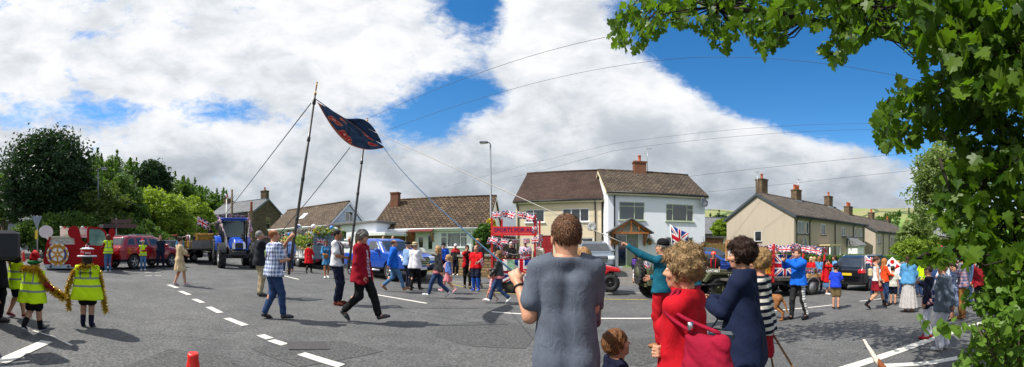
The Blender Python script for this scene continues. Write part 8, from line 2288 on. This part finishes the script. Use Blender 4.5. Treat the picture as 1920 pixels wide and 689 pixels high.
b.tube([p.pt(q) for q in ((.13, .13, .98), (.10, .17, 1.2), (.07, .12, 1.40), (.05, -.04, 1.52), (-.05, -.04, 1.52), (-.07, .12, 1.40), (-.05, .18, 1.2), (.02, .20, .95))], [.05, .045, .04, .035, .035, .04, .05, .06], SCARF, 8); b.build('scarf', p.root)
p = who('dark haired woman in blue floral dress reading a paper', 1787, 493, None, 280, d=9.3, fem=True, bust=.8, ra='bend', la='bend', head=(-18, 0, 0), hair=('bun', '#231814')); p.skirt(blotch(['#5a78a8', '#2c3c70', '#b8c4d4', '#3c5488'], 22, 'blue_floral'), 'dress', .42, .24, top_=True); p.shoes(SHOEB, kind='flat')
p = who('tall man in checked shirt and brown trousers behind the grey blazer', 1806, 476, None, 285, d=9.6, build=1.02, ra='chest', la='bend', hair=('short', '#4a301c')); p.top('shirt', plaid('#a8a0b0', '#3a4878', '#c86a4a', 12), 'long', .84, loose=.02); p.trousers(cloth('#8a6234', 'brown_chino')); p.shoes(SHOET)
for (px, tp__, dd, f_, cl, cl2, lab) in ((1838, 482, 11.0, 330, '#8a1c24', '#141417', 'person in dark red half hidden by the overhanging leaves'), (1856, 486, 11.5, 20, '#a09a94', '#141417', 'person in pale grey half hidden by the overhanging leaves'), (1728, 484, 15.0, 250, '#b9e011', '#2c4268', 'steward in yellow vest and pink hat beyond the crowd'), (1716, 486, 16.0, 200, '#20407c', '#2c4268', 'person in blue beyond the steward in yellow'), (1684, 490, 15.2, 190, '#c8c8d0', '#2c4268', 'person in white beneath the diamond placard'), (1694, 492, 15.8, 170, '#a83040', '#2c4268', 'person in brick red just right of the diamond placard'), (1635, 490, 15.5, 110, '#30405c', '#2c4268', 'person in slate blue beyond the young woman with the backpack'), (1770, 488, 13.0, 200, '#b8c0c8', '#2c4268', 'person in silver grey beneath the pink balloon'), (1822, 484, 12.4, 260, '#405878', '#2c4268', 'person in steel blue beyond the tall man in the checked shirt')):
 p = who(lab, px, tp__, None, f_, d=dd, fem=px % 2 == 0, ra='bend', hair=('bob' if px % 2 == 0 else 'short', [BRN, BLOND, GREYH][px % 3]), vox=.026); p.top('jacket', cloth(cl), 'long', .82); p.trousers(cloth(cl2)); p.shoes(SHOEB)
 if px == 1728: p.hat('sun', cloth('#d86a8c', 'pink_hat'))
for i, (px, py, d_) in enumerate(((1747, 486, 12.0), (1776, 484, 11.4), (1815, 488, 10.5))):
 hand_flag(['union flag among the leaves left of the pink balloon', 'union flag held up just right of the pink balloon', 'union flag over the head of the tall man in the checked shirt'][i], sp(px, py + 14, d_), .36, .24, -th(px), .2, .36, 'union flags held or flown')
# ------------------------------------------------------------------ foreground
def lerp3(L, t):
 q = t * (len(L) - 1); i = min(int(q), len(L) - 2); q -= i
 p_, m_, n_2, r_ = L[max(i - 1, 0)], L[i], L[i + 1], L[min(i + 2, len(L) - 1)]
 return [0.5 * (2 * m_[j] + (n_2[j] - p_[j]) * q + (2 * p_[j] - 5 * m_[j] + 4 * n_2[j] - r_[j]) * q * q + (3 * m_[j] - p_[j] - 3 * n_2[j] + r_[j]) * q ** 3) for j in range(3)]
p = who('large man in grey T-shirt filling the foreground, seen from behind', 1062, 416, None, -3, d=2.1, build=.94, belly=.7, sw=.162, hs=1.08, drop=-.05, ra=((.08, .36, 1.26), (.12, .25, -1)), la=((.30, .14, 1.37), (.22, .0, -1)), lh='grip', head=(-2, 0, 6), hair=('short', '#6b4a33'), vox=.011); BIG = p
p.top('t_shirt', cloth('#585f6c', 'grey_jersey'), 'loose', .80, off=.018, loose=.015, fold=.002, neck=1.485); p.trousers(JEANS); p.shoes(SHOEB)
b = MB(); d_ = p.wr[-1] - p.el[-1]; d_ = d_ / np.linalg.norm(d_); u_ = np.cross(d_, V(0, 1, 0)); u_ /= np.linalg.norm(u_); w_ = np.cross(d_, u_)
b.tube([p.pt(p.wr[-1] - d_ * .04 + (u_ * math.cos(a) + w_ * math.sin(a)) * .036) for a in np.linspace(0, 2 * PI, 15)], .006, BLACK, 6); b.build('bracelet', p.root)
p = who('long haired woman mostly hidden behind the large man, one hand raised', 1094, 468, None, 330, d=4.0, fem=True, la=((.62, .10, 1.40), (.4, -.3, -1)), lh='point', hair=('long', '#a07a50')); p.top('blouse', cloth('#6a4a50'), 'elbow', .86); p.trousers(JEANS); p.shoes(SHOEB)
p = who('toddler in navy T-shirt with a printed picture, looking up', 1154, 617, None, 62, d=2.55, child=True, head=(14, 0, -8), ra='bend', la='down', hair=('mop', '#6a4526'), hs=1.42, vox=.011)
p.top('t_shirt', cloth('#10142c', 'ink_navy'), 'short', .78, loose=.05, fold=.007); p.trousers(JEANS); p.shoes(SHOEW)
pr = MB(); c0_ = p.pt((.0, .185, 1.12 - p.drop)); Mt = Matrix.Translation(c0_) @ Matrix.Rotation(R(12), 4, 'Z') @ Matrix.Rotation(R(4), 4, 'X')
pr.prism(circ(0, 0, .055, .05, 20), 0.0, .006, cloth('#b9a088', 'print_tan'), 'y', Mt); pr.prism([(-.02, .05), (.02, .05), (.026, .085), (.01, .065), (0, .085), (-.01, .065), (-.026, .085)], .0, .008, GOLD, 'y', Mt)
pr.tube([Mt @ Vector((.085 * math.cos(a), .004, .080 * math.sin(a))) for a in np.linspace(.2, PI - .2, 14)], .006, cloth('#c8486a', 'print_pink'), 5); pr.build('print', p.root)
p = who('curly grey-blonde woman in red jacket and spotted skirt with a big red bag', 1284, 470, None, 292, d=2.12, hs=1.08, fem=True, bust=1.0, build=1.06, ra=((-.12, .07, 1.12), (.9, -.4, -.6)), la=((-.09, .11, 1.05), (.9, -.2, -.6)), rh='grip', lh='grip', head=(0, 0, 12), hair=('curly', '#8d7350'), vox=.011); RED = p
p.skirt(dots('#101014', '#dcdcdc', 42, .26), 'skirt', .30, .24, nf=8, fold=.012); p.top('jacket', cloth('#b00e1e', 'scarlet_linen'), 'long', .80, off=.024, loose=.04, collar=True, fold=.004); p.shoes(SHOEB, kind='flat')
BAGM = cloth('#8c0f2c', 'crimson_nylon'); cx_, cy_ = polar(1326, 1.86)
o = empty('shoulder_bag', (cx_, cy_, .79), -th(1322) - .35, 'large crimson nylon shoulder bag with a round badge, hanging at the woman in red', 'bag')
g = Grid((-.26, -.14, -.02), (.26, .14, .46), .010); X, Y, Z = g.xyz()
wx = .165 - .045 * np.clip(Z / .36, 0, 1); wy = .080 - .042 * np.clip(Z / .36, 0, 1)
g.D = smax(smax(np.abs(X) - wx + 0 * Y, np.abs(Y) - wy + 0 * X, .09), np.maximum(-Z, Z - .34 + .02 * np.cos(X * 14)), .05) + .004 * wob(X, Y, Z, 13, 2) + .003 * wob(X, Y, Z, 30, 5)
v, f = g.mesh(); mobj('body', np_mesh('body', v, f, [BAGM]), o)
b = MB(); b.lathe([(.028, 0), (.028, .010), (.022, .014), (.004, .014)], cloth('#b4324a', 'badge_red'), 20, Matrix.Translation((.0, -.074, .115)) @ Matrix.Rotation(R(100), 4, 'X')); b.build('badge', o)
Mi = (Matrix.Translation(o.location) @ Matrix.Rotation(o.rotation_euler.z, 4, 'Z')).inverted(); s0 = Mi @ RED.world(RED.sh[-1] + V(0.02, 0, .085)); s1 = Mi @ RED.world(RED.sh[1] + V(-.02, -.0, .085))
near = s0 if s0.y < s1.y else s1
b = MB(); N_ = lambda *q: near + Vector(q)
b.tube([lerp3([Vector((-.07, -.03, .33)), N_(-.03, -.075, -.10), N_(-.01, -.03, .0), N_(0, .05, .005)], u) for u in np.linspace(0, 1, 20)], .011, BAGM, 8)
b.tube([lerp3([Vector((.07, .0, .33)), N_(.03, -.07, -.10), N_(.015, -.02, .0), N_(.01, .05, .0)], u) for u in np.linspace(0, 1, 20)], .011, BAGM, 8); b.build('strap', o)
b = MB(); b.tube([(-.08, -.035, .345), (-.08, -.035, .385)], .016, CHROME, 8); b.build('buckle', o)
p = who('curly dark haired woman in long navy coat with a small dark bag', 1393, 456, None, 283, d=3.0, fem=True, build=1.08, ra=((.02, .30, 1.22), (.9, -.3, -1)), la=((.0, .30, 1.20), (.9, -.2, -1)), head=(0, 0, 8), hair=('curly', '#2f1d15'), vox=.012); NAVYW = p
p.top('blouse', cloth('#c8a8a8', 'pale_blouse'), 'none', .9, off=.012); p.top('coat', cloth('#131d38', 'navy_cotton'), 'long', .66, off=.032, loose=.06, flare=.03, collar=True, openw=(.03, .05), fold=.005); p.trousers(cloth('#1c3052', 'dark_denim'), flare=.02); p.shoes(SHOEB)
o = empty('small_bag', p.world((-.21, .12, .84)), p.root.rotation_euler.z + 1.5, 'small dark leather bag worn across the navy coat', 'bag')
b = MB(); b.box((-.12, -.035, 0), (.12, .035, .17), mat('dark_bag', '#1c2632', .4, .1, 8), None, .025); b.box((-.122, -.041, .075), (.122, -.030, .172), mat('dark_bag', '#1c2632'), None, .005); b.build('body', o)
b = MB(); Mi = (Matrix.Translation(o.location) @ Matrix.Rotation(o.rotation_euler.z, 4, 'Z')).inverted(); b.tube([(-.11, 0, .16), (-.06, -.02, .35), Mi @ p.world(p.sh[-1] + V(.06, .06, .09)), Mi @ p.world(p.sh[-1] + V(.06, -.08, .07)), (.11, 0, .16)], .008, MATS['dark_bag'], 6); b.build('strap', o)
p = who('blonde woman in navy and white striped top and red skirt with walking sticks', 1425, 473, None, 285, d=3.65, fem=True, bust=.9, build=1.1, ra=((.10, .22, 1.02), (.8, -.4, -.6)), la='bend', rh='grip', hair=('curly', '#a58558', .5), vox=.013); STR = p
p.top('striped_top', stripes('#d6d2c6', '#141a30', 15, 2, .5, 'navy_white_stripes'), 'elbow', .86, off=.020, loose=.03); p.skirt(cloth('#a11a26', 'brick_red'), 'skirt', .60, .22, nf=7, fold=.008); p.shoes(CRIM, BLK)
b = MB(); b.tube([sp(1438, 606, 3.9), sp(1440, 612, 3.86), sp(1497, 706, 3.3)], [.013, .012, .010], WOOD, 8); x0 = b.build('walking_stick'); tag(x0, 'long brown walking stick slanting down right of the red skirt', 'walking stick')
b = MB(); b.tube([sp(1436, 622, 4.0), sp(1452, 700, 3.8)], .011, WOOD, 8); x0 = b.build('walking_stick'); tag(x0, 'shorter brown walking stick close beside the red skirt', 'walking stick')
# ------------------------------------------------------------------ dogs
def dog(label, px, feet, d, face, hgt, m, m2=None):
 x, y = polar(px, d) if feet is None else gp(px, feet)[:2]
 k = hgt / .66
 o = empty('dog', (x, y, zg(x, y)), -(th(px) + R(face)), label, 'dog')
 g = Grid((-.2, -.85, -.02), (.2, .75, 1.05), .014)
 g.cone((0, .25, .50), (0, -.02, .54), .135, .10, .04); g.cone((0, -.02, .54), (0, -.30, .52), .095, .11, .05)     # deep chest, tucked belly
 g.cone((0, .34, .58), (0, .50, .78), .075, .058, .04); g.ell((0, .54, .81), (.062, .085, .065), .03); g.cone((0, .58, .80), (0, .72, .765), .042, .026, .03)
 for s_ in (-1, 1):
  g.cone((s_ * .05, .52, .86), (s_ * .075, .49, .80), .026, .016, .02)
  g.cone((s_ * .075, .27, .48), (s_ * .075, .25, .28), .055, .034, .03); g.cone((s_ * .075, .25, .28), (s_ * .075, .27, .05), .030, .022, .01); g.cone((s_ * .075, .27, .03), (s_ * .075, .32, .02), .026, .020, .01)
  g.cone((s_ * .075, -.32, .52), (s_ * .085, -.24, .32), .085, .048, .03); g.cone((s_ * .085, -.24, .32), (s_ * .08, -.42, .18), .042, .024, .01); g.cone((s_ * .08, -.42, .18), (s_ * .08, -.40, .04), .022, .020, .01); g.cone((s_ * .08, -.40, .025), (s_ * .08, -.34, .018), .026, .020, .01)
 tail = [(0, -.38, .55), (0, -.50, .60), (0, -.62, .72), (0, -.72, .86)] if m2 else [(0, -.38, .54), (0, -.46, .40), (0, -.50, .25), (0, -.56, .16)]
 for a, c, r0, r1 in zip(tail, tail[1:], (.034, .028, .022), (.028, .022, .012)): g.cone(a, c, r0, r1, .01)
 v, f = g.mesh(); c = v[f].mean(1)
 mi = ((c[:, 1] < -.60) | ((c[:, 2] < .3) & (c[:, 1] > 0)) | ((np.abs(c[:, 0]) < .05) & (c[:, 1] > .3) & (c[:, 2] < .6)) | ((c[:, 1] < -.2) & (c[:, 1] > -.28) & (c[:, 2] > .55))).astype(int) if m2 else np.zeros(len(f), int)
 mobj('body', np_mesh('body', v * k, f, [m, m2 or m], mi), o)
 return o
dog('brown smooth coated dog partly hidden behind the striped woman', 1437, 600, 9.0, 282, .66, mat('brown_fur', '#8a5a30', .8, .3, 12, .4, 60))
dog('tan and white dog at the bottom edge, tail pointing up', 1802, None, 2.7, 95, .70, mat('tan_fur', '#8a4c22', .8, .3, 12, .4, 60), mat('white_fur', '#cfc8bc', .8, .1, 12, .4, 60))
# ------------------------------------------------------------------ banner, its poles and ropes
POLEM = mat('dark_pole', (.03, .026, .024), .4, .25, 6, coat=.3)
def bpole(label, p0, p1, fin):
 p0, p1 = Vector(p0), Vector(p1); L = (p1 - p0).length
 o = empty('banner_pole', p0, 0, label, 'pole'); o.rotation_euler = (p1 - p0).to_track_quat('Z', 'Y').to_euler()
 b = MB(); b.lathe([(.026, 0), (.032, .4), (.030, L * .55), (.020, L)], POLEM, 10)
 for k in (.30, .52, .74): b.lathe([(.034, L * k), (.036, L * k + .01), (.036, L * k + .08), (.030, L * k + .09)], BLACK, 10)
 b.build('shaft', o)
 b = MB(); b.tube([(-.10, 0, L - .16), (.10, 0, L - .16)], .014, BLACK, 6); b.lathe([(.03, L - .2), (.038, L - .18), (.038, L - .12), (.03, L - .1)], BLACK, 10); b.tube([(-.10, 0, L - .16), (-.13, 0, L - .12), (-.11, 0, L - .08)], .012, BLACK, 6); b.build('collar', o)
 b = MB(); b.lathe([(.02, L), (.03, L + .02), (.015, L + .05), (.012, L + .09)], MATS['gold_paint'], 10)
 b.tube([(0, 0, L + .08), (0, 0, L + .24)], .014, GOLD, 6); b.tube([(-.06, 0, L + .17), (.06, 0, L + .17)], .013, GOLD, 6)
 for q in ((-.06, 0, L + .17), (.06, 0, L + .17), (0, 0, L + .25)): b.ball(q, .02, GOLD, 8)
 b.build('finial', o)
 return o
bpole('taller dark banner pole with gold cross, carried by the man in the checked shirt', B1, P1t, 1)
bpole('shorter looking dark banner pole carried by the man in the white shirt', B2, P2t, 1)
def banner_pat(co):
 u, v, _ = xyz(co)
 n_ = noise(comb(u * 2.2, v * 1.0, 3.3), 3.0, 2, .5)
 k = mix(noise(comb(u * 2, v, 0), 5, 3).step(.35, .65), '#1f2a3e', '#344a68')
 fl_ = voro(comb(u * 2.3 + n_ * .5, v * 1.15 + n_ * .45, 0), 2.3)
 k = mix((fl_ < .36), k, '#bd6a48'); k = mix((fl_ < .25), k, '#c0202a'); k = mix((fl_ < .11), k, '#d8a888')
 edge = (v < .05) | (v > .97) | (u < .06) | (u > .93)
 return mix(edge, k, '#b0603e')
bt = [(595, 192, 7.4), (622, 207, 7.8), (650, 224, 8.3), (676, 243, 8.8), (700, 262, 9.3), (719, 275, 9.6)]
bb = [(596, 194, 7.4), (610, 219, 7.5), (629, 247, 7.8), (655, 271, 8.3), (688, 281, 8.9), (718, 278, 9.6)]
nu, nv = 30, 10; vv, uv = [], []
for s_ in (0, 1):
 for j in range(nv + 1):
  for i in range(nu + 1):
   t, q = i / nu, j / nv
   a, c = Vector(sp(*lerp3(bb, t))), Vector(sp(*lerp3(bt, t)))
   p_ = a.lerp(c, q); bul = math.sin(q * PI) * .26 * math.sin(t * PI) + .07 * math.sin(t * 19 + q * 5) * math.sin(q * PI)
   p_ = p_ + Vector((.25, .95, .10)) * (bul + s_ * .006)
   vv.append(p_); uv.append((t, q))
n_ = (nu + 1) * (nv + 1); ff = []
for s_ in (0, 1):
 for j in range(nv):
  for i in range(nu):
   a = s_ * n_ + j * (nu + 1) + i; q = [a, a + 1, a + nu + 2, a + nu + 1]; ff.append(q if s_ == 0 else q[::-1])
BAN = mat('banner_cloth', '#1c2638', .8, .1, 12, .4, 9, pat=banner_pat, space='UV', spec=.2)
o0 = Vector(vv[0]); me = np_mesh('banner', [tuple(Vector(q) - o0) for q in vv], ff, [BAN], smooth=True); l = me.uv_layers.new(name='UVMap')
for lp in me.loops: l.data[lp.index].uv = uv[lp.vertex_index]
bn = mobj('cloth', me); ban = empty('banner', o0, 0, 'dark blue painted cloth banner with red and orange figures billowing between two poles', 'banner'); bn.parent = ban
vv, ff = [], []
for j in range(7):
 for i in range(13):
  t, q = i / 12, j / 6
  a = Vector(sp(*lerp3(bt, .36 + .44 * t))); up = Vector((0, 0, 1)) * (.26 * math.sin(t * PI) ** .8 * math.sin(q * PI * .55)); bk_ = Vector((.2, 1, 0)) * (.42 * q)
  vv.append(a + up + bk_ - o0)
for j in range(6):
 for i in range(12): ff.append([j * 13 + i, j * 13 + i + 1, j * 13 + i + 14, j * 13 + i + 13])
me = np_mesh('flap', [tuple(q) for q in vv], ff, [cloth('#1d3350', 'banner_back')], smooth=True); fo = mobj('flap', me, ban); so = fo.modifiers.new('thick', 'SOLIDIFY'); so.thickness = .006
RW, RB = mat('pale_rope', '#b9b6ae', .8, .1, 20), mat('blue_rope', '#294a68', .8, .1, 20)
wire('dark guy rope from the taller pole down to the left beyond the tractor', P1t + Vector((-.1, 0, -.15)), sp(398, 432, 17.4), .05, .011, MATS['wire_black'], 'guy_rope', 'rope', 'guy ropes of the banner')
wire('guy rope from the banner down to the grey haired man in the dark jacket', sp(656, 277, 8.3), GREYMAN.hand_world(1), .05, .010, MATS['wire_black'], 'guy_rope', 'rope', 'guy ropes of the banner')
wire('blue guy rope from the banner tip to the hand of the large man in grey', sp(719, 276, 9.6), BIG.hand_world(-1), .12, .007, RB, 'guy_rope', 'rope', 'guy ropes of the banner')
wire('pale guy rope from the shorter pole to the raised hand of the man in teal', P2t, TEAL.hand_world(-1), .10, .008, RW, 'guy_rope', 'rope', 'guy ropes of the banner')
wire('blue rope running along the top edge of the banner', P1t - Vector((0, 0, .08)), sp(719, 275, 9.6), .02, .009, RB, 'guy_rope', 'rope', 'guy ropes of the banner')
# ------------------------------------------------------------------ foreground foliage
def lobed(kind):
 if kind == 'maple':
  h = [(0.03, 0.0), (0.20, -0.10), (0.42, -0.06), (0.36, 0.10), (0.58, 0.20), (0.62, 0.44), (0.40, 0.42), (0.26, 0.46), (0.34, 0.66), (0.20, 0.78), (0.08, 0.80), (0.0, 1.0)]
 else:
  h = [(0.02, 0.0), (0.26, -0.04), (0.42, 0.16), (0.46, 0.38), (0.36, 0.64), (0.17, 0.86), (0.0, 1.0)]
 return h + [(-x, y) for x, y in h[-2::-1]]
def leaves(P, size, kind, face=None, hang=0.6):
 o = np.array(lobed(kind)); n = len(o); N = len(P)
 rib = np.array([[0, 0.0], [0, 0.35], [0, 0.7]])
 half = n // 2                                   # right outline = 0..half, left = half..n-1
 L2 = np.concatenate([o, [[0, 0.45]]])
 d = rng.normal(0, 1, (N, 3)); d[:, 2] -= hang * 1.6
 d /= np.linalg.norm(d, axis=1)[:, None]         # stalk to tip
 nr = rng.normal(0, 0.7, (N, 3)); nr[:, 2] += 1.0
 if face is not None: nr += face
 nr -= d * (nr * d).sum(1)[:, None]; nr /= np.linalg.norm(nr, axis=1)[:, None]
 sx = np.cross(d, nr)
 s = size * rng.uniform(0.55, 1.2, N)
 fold = rng.uniform(0.05, 0.35, N); curl = rng.uniform(-0.25, 0.1, N)
 V_ = (P[:, None, :] + s[:, None, None] * (L2[None, :, 0:1] * sx[:, None, :] + L2[None, :, 1:2] * d[:, None, :]
   + (np.abs(L2[None, :, 0:1]) * fold[:, None, None] + (L2[None, :, 1:2] ** 2) * curl[:, None, None]) * nr[:, None, :]))
 base = (np.arange(N) * (n + 1))[:, None]
 tri = np.array([(i, (i + 1) % n, n) for i in range(n)])
 f = (base[:, :, None] + tri[None]).reshape(-1, 3)
 return V_.reshape(-1, 3), f
MAPLE = foliage('sycamore_leaf', (0.030, 0.082, 0.008), (0.125, 0.215, 0.018), 0.52, 0.42)
HAZEL = foliage('hazel_leaf', (0.060, 0.135, 0.014), (0.150, 0.265, 0.035), 0.42, 0.45)
def sample_region(poly, n, dfun):
 poly = np.array(poly, float); lo, hi = poly.min(0), poly.max(0); out = []
 while len(out) < n:
  q = rng.uniform(lo, hi)
  ins = False; j = len(poly) - 1
  for i in range(len(poly)):
   if (poly[i, 1] > q[1]) != (poly[j, 1] > q[1]) and q[0] < (poly[j, 0] - poly[i, 0]) * (q[1] - poly[i, 1]) / (poly[j, 1] - poly[i, 1]) + poly[i, 0]: ins = not ins
   j = i
  if ins: out.append(sp(q[0], q[1], dfun(q[0], q[1])))
 return np.array(out)
def twigs(nodes, n, P, m, reach=0.5):
 b = MB()
 for nd, r_ in nodes: b.tube(nd, r_, m, 7)
 pts = [Vector(p) for nd, r_ in nodes for p in nd]
 for i in rng.integers(0, len(P), n):
  t = Vector(P[i]); a = min(pts, key=lambda q: (q - t).length)
  if (a - t).length < reach * 3:
   mid = a.lerp(t, .55) + Vector(rng.normal(0, .05, 3)); b.tube([a, mid, t], [.012, .008, .004], m, 5, caps=False)
 return b
tx, ty = polar(2060, 4.2); T0 = Vector((tx, ty, zg(tx, ty)))
SYC = empty('sycamore_tree', T0, 0, 'sycamore tree with large lobed leaves overhanging the road from the right', 'tree')
crown = [T0 + Vector((0, 0, 2.0)), T0 + Vector((-.1, .2, 4.2))]
jit = lambda a: rng.uniform(-a, a)
regs = [
 ([(1135, 48), (1160, 15), (1200, -20), (1330, -60), (1480, -60), (1500, 20), (1470, 80), (1430, 108), (1395, 60), (1350, 100), (1320, 62), (1270, 48), (1230, 75), (1190, 90), (1150, 88)], 950, lambda x, y: 4.6 + jit(.55), 95),
 ([(1460, -60), (1720, -60), (1750, 60), (1735, 140), (1690, 70), (1640, 60), (1600, 95), (1560, 130), (1535, 95), (1560, 55), (1500, 45), (1450, 40)], 980, lambda x, y: 4.0 + jit(.6), 90),
 ([(1690, -60), (2000, -60), (2000, 200), (1800, 190), (1790, 110), (1740, 95), (1700, 40)], 1450, lambda x, y: 2.75 + jit(.5), 60),
 ([(1635, 218), (1660, 175), (1720, 150), (1790, 120), (1850, 90), (2000, 90), (2000, 330), (1900, 340), (1830, 300), (1770, 250), (1700, 275), (1650, 275)], 1550, lambda x, y: 3.4 + jit(.55), 55),
 ([(1790, 280), (1850, 280), (2000, 280), (2000, 560), (1900, 560), (1850, 500), (1800, 455), (1770, 420), (1745, 390), (1760, 330)], 1050, lambda x, y: 3.0 + jit(.55), 40),
 ([(1700, 486), (1740, 470), (1790, 456), (1840, 470), (1920, 470), (1900, 500), (1840, 500), (1800, 484), (1745, 494)], 110, lambda x, y: 2.6 + jit(.4), 20),
]
LV, LF, k, AP = [], [], 0, []
bough = MB(); SBARK = mat('dark_bark', '#2b241d', .95, .35, 6, .9, 14)
bough.tube([Vector((0, 0, -.1)), Vector((.05, .05, 1.2)), Vector((-.05, .1, 2.6)), Vector((-.1, .2, 4.6)), Vector((0, .2, 6.5))], [.26, .22, .19, .14, .07], SBARK, 12)
for poly, n, df, nt_ in regs:
 P = sample_region(poly, n, df); AP.append(P)
 c = P.mean(0); far = P[np.argmax(np.linalg.norm(P - np.array(T0), axis=1))]
 a = Vector((-.05, .1, 2.4 + .35 * k / 1000)); e = Vector(c) - T0; t = Vector(far) - T0
 main = [a, a.lerp(e, .3) + Vector((.25, -.1, .45)), a.lerp(e, .7) + Vector((.1, .2, .3)), e, e.lerp(t, .5) + Vector((0, 0, .05)), t]
 q = 1.0 if c[2] > 3.4 else .35
 if q < 1: main = main[3:]
 bough.tube([lerp3(main, u) for u in np.linspace(0, 1, 26)], [(.045 * (1 - u) + .004) * q for u in np.linspace(0, 1, 26)], SBARK, 7)
 tw = twigs([(main, .001)], nt_, P - np.array(T0), SBARK, 1.2)
 bough.v += [v for v in tw.v]; off = len(bough.v) - len(tw.v); i_ = bough.mi(SBARK)
 for q in tw.f: bough.f.append([j + off for j in q]); bough.m.append(i_); bough.sm.append(True)
 v, f = leaves(P - np.array(T0), 0.108, 'maple', hang=.8)
 LV.append(v); LF.append(f + k); k += len(v)
P = clumps((T0.x - .2, T0.y + .2, T0.z + 6.6), (2.6, 2.4, 1.9), 70, 26, .5, .4)
v, f = leaves(P - np.array(T0), .17, 'maple'); LV.append(v); LF.append(f + k)
bough.build('trunk', SYC)
mobj('crown', np_mesh('crown', np.concatenate(LV), np.concatenate(LF), [MAPLE], smooth=False), SYC)
hx, hy = polar(1905, 3.0); H0 = Vector((hx, hy, zg(hx, hy)))
HZ = empty('hazel_bush', H0, 0, 'bright green hazel bush spreading over the lower right corner', 'bush')
regs = [
 ([(1806, 655), (1836, 612), (1856, 565), (1920, 540), (2000, 540), (2000, 720), (1796, 720), (1790, 690)], 1150, lambda x, y: 2.7 + jit(.45), 50),
 ([(1722, 600), (1760, 596), (1800, 605), (1860, 600), (1900, 560), (1940, 600), (1900, 640), (1830, 632), (1780, 622), (1725, 612)], 130, lambda x, y: 2.3 + jit(.25), 25),
 ([(1802, 566), (1812, 552), (1835, 545), (1870, 520), (1960, 500), (1960, 600), (1870, 590), (1820, 580)], 430, lambda x, y: 2.6 + jit(.3), 30),
 ([(1840, 530), (1870, 470), (1960, 440), (2000, 700), (1880, 640)], 1100, lambda x, y: 3.2 + jit(.4), 30),
]
LV, LF, k = [], [], 0; st_ = MB()
for poly, n, df, nt_ in regs:
 P = sample_region(poly, n, df)
 P[:, 2] = np.maximum(P[:, 2], H0.z + .06)
 c = P.mean(0)
 for _ in range(6):
  t = Vector(P[rng.integers(0, len(P))]) - H0; st_.tube([Vector((jit(.2), jit(.2), -.05)), t * .5 + Vector((0, 0, .2)), t], [.016, .010, .004], BARK, 6)
 v, f = leaves(P - np.array(H0), 0.066, 'hazel', hang=.35); LV.append(v); LF.append(f + k); k += len(v)
mobj('crown', np_mesh('crown', np.concatenate(LV), np.concatenate(LF), [HAZEL], smooth=False), HZ); st_.build('stem', HZ)
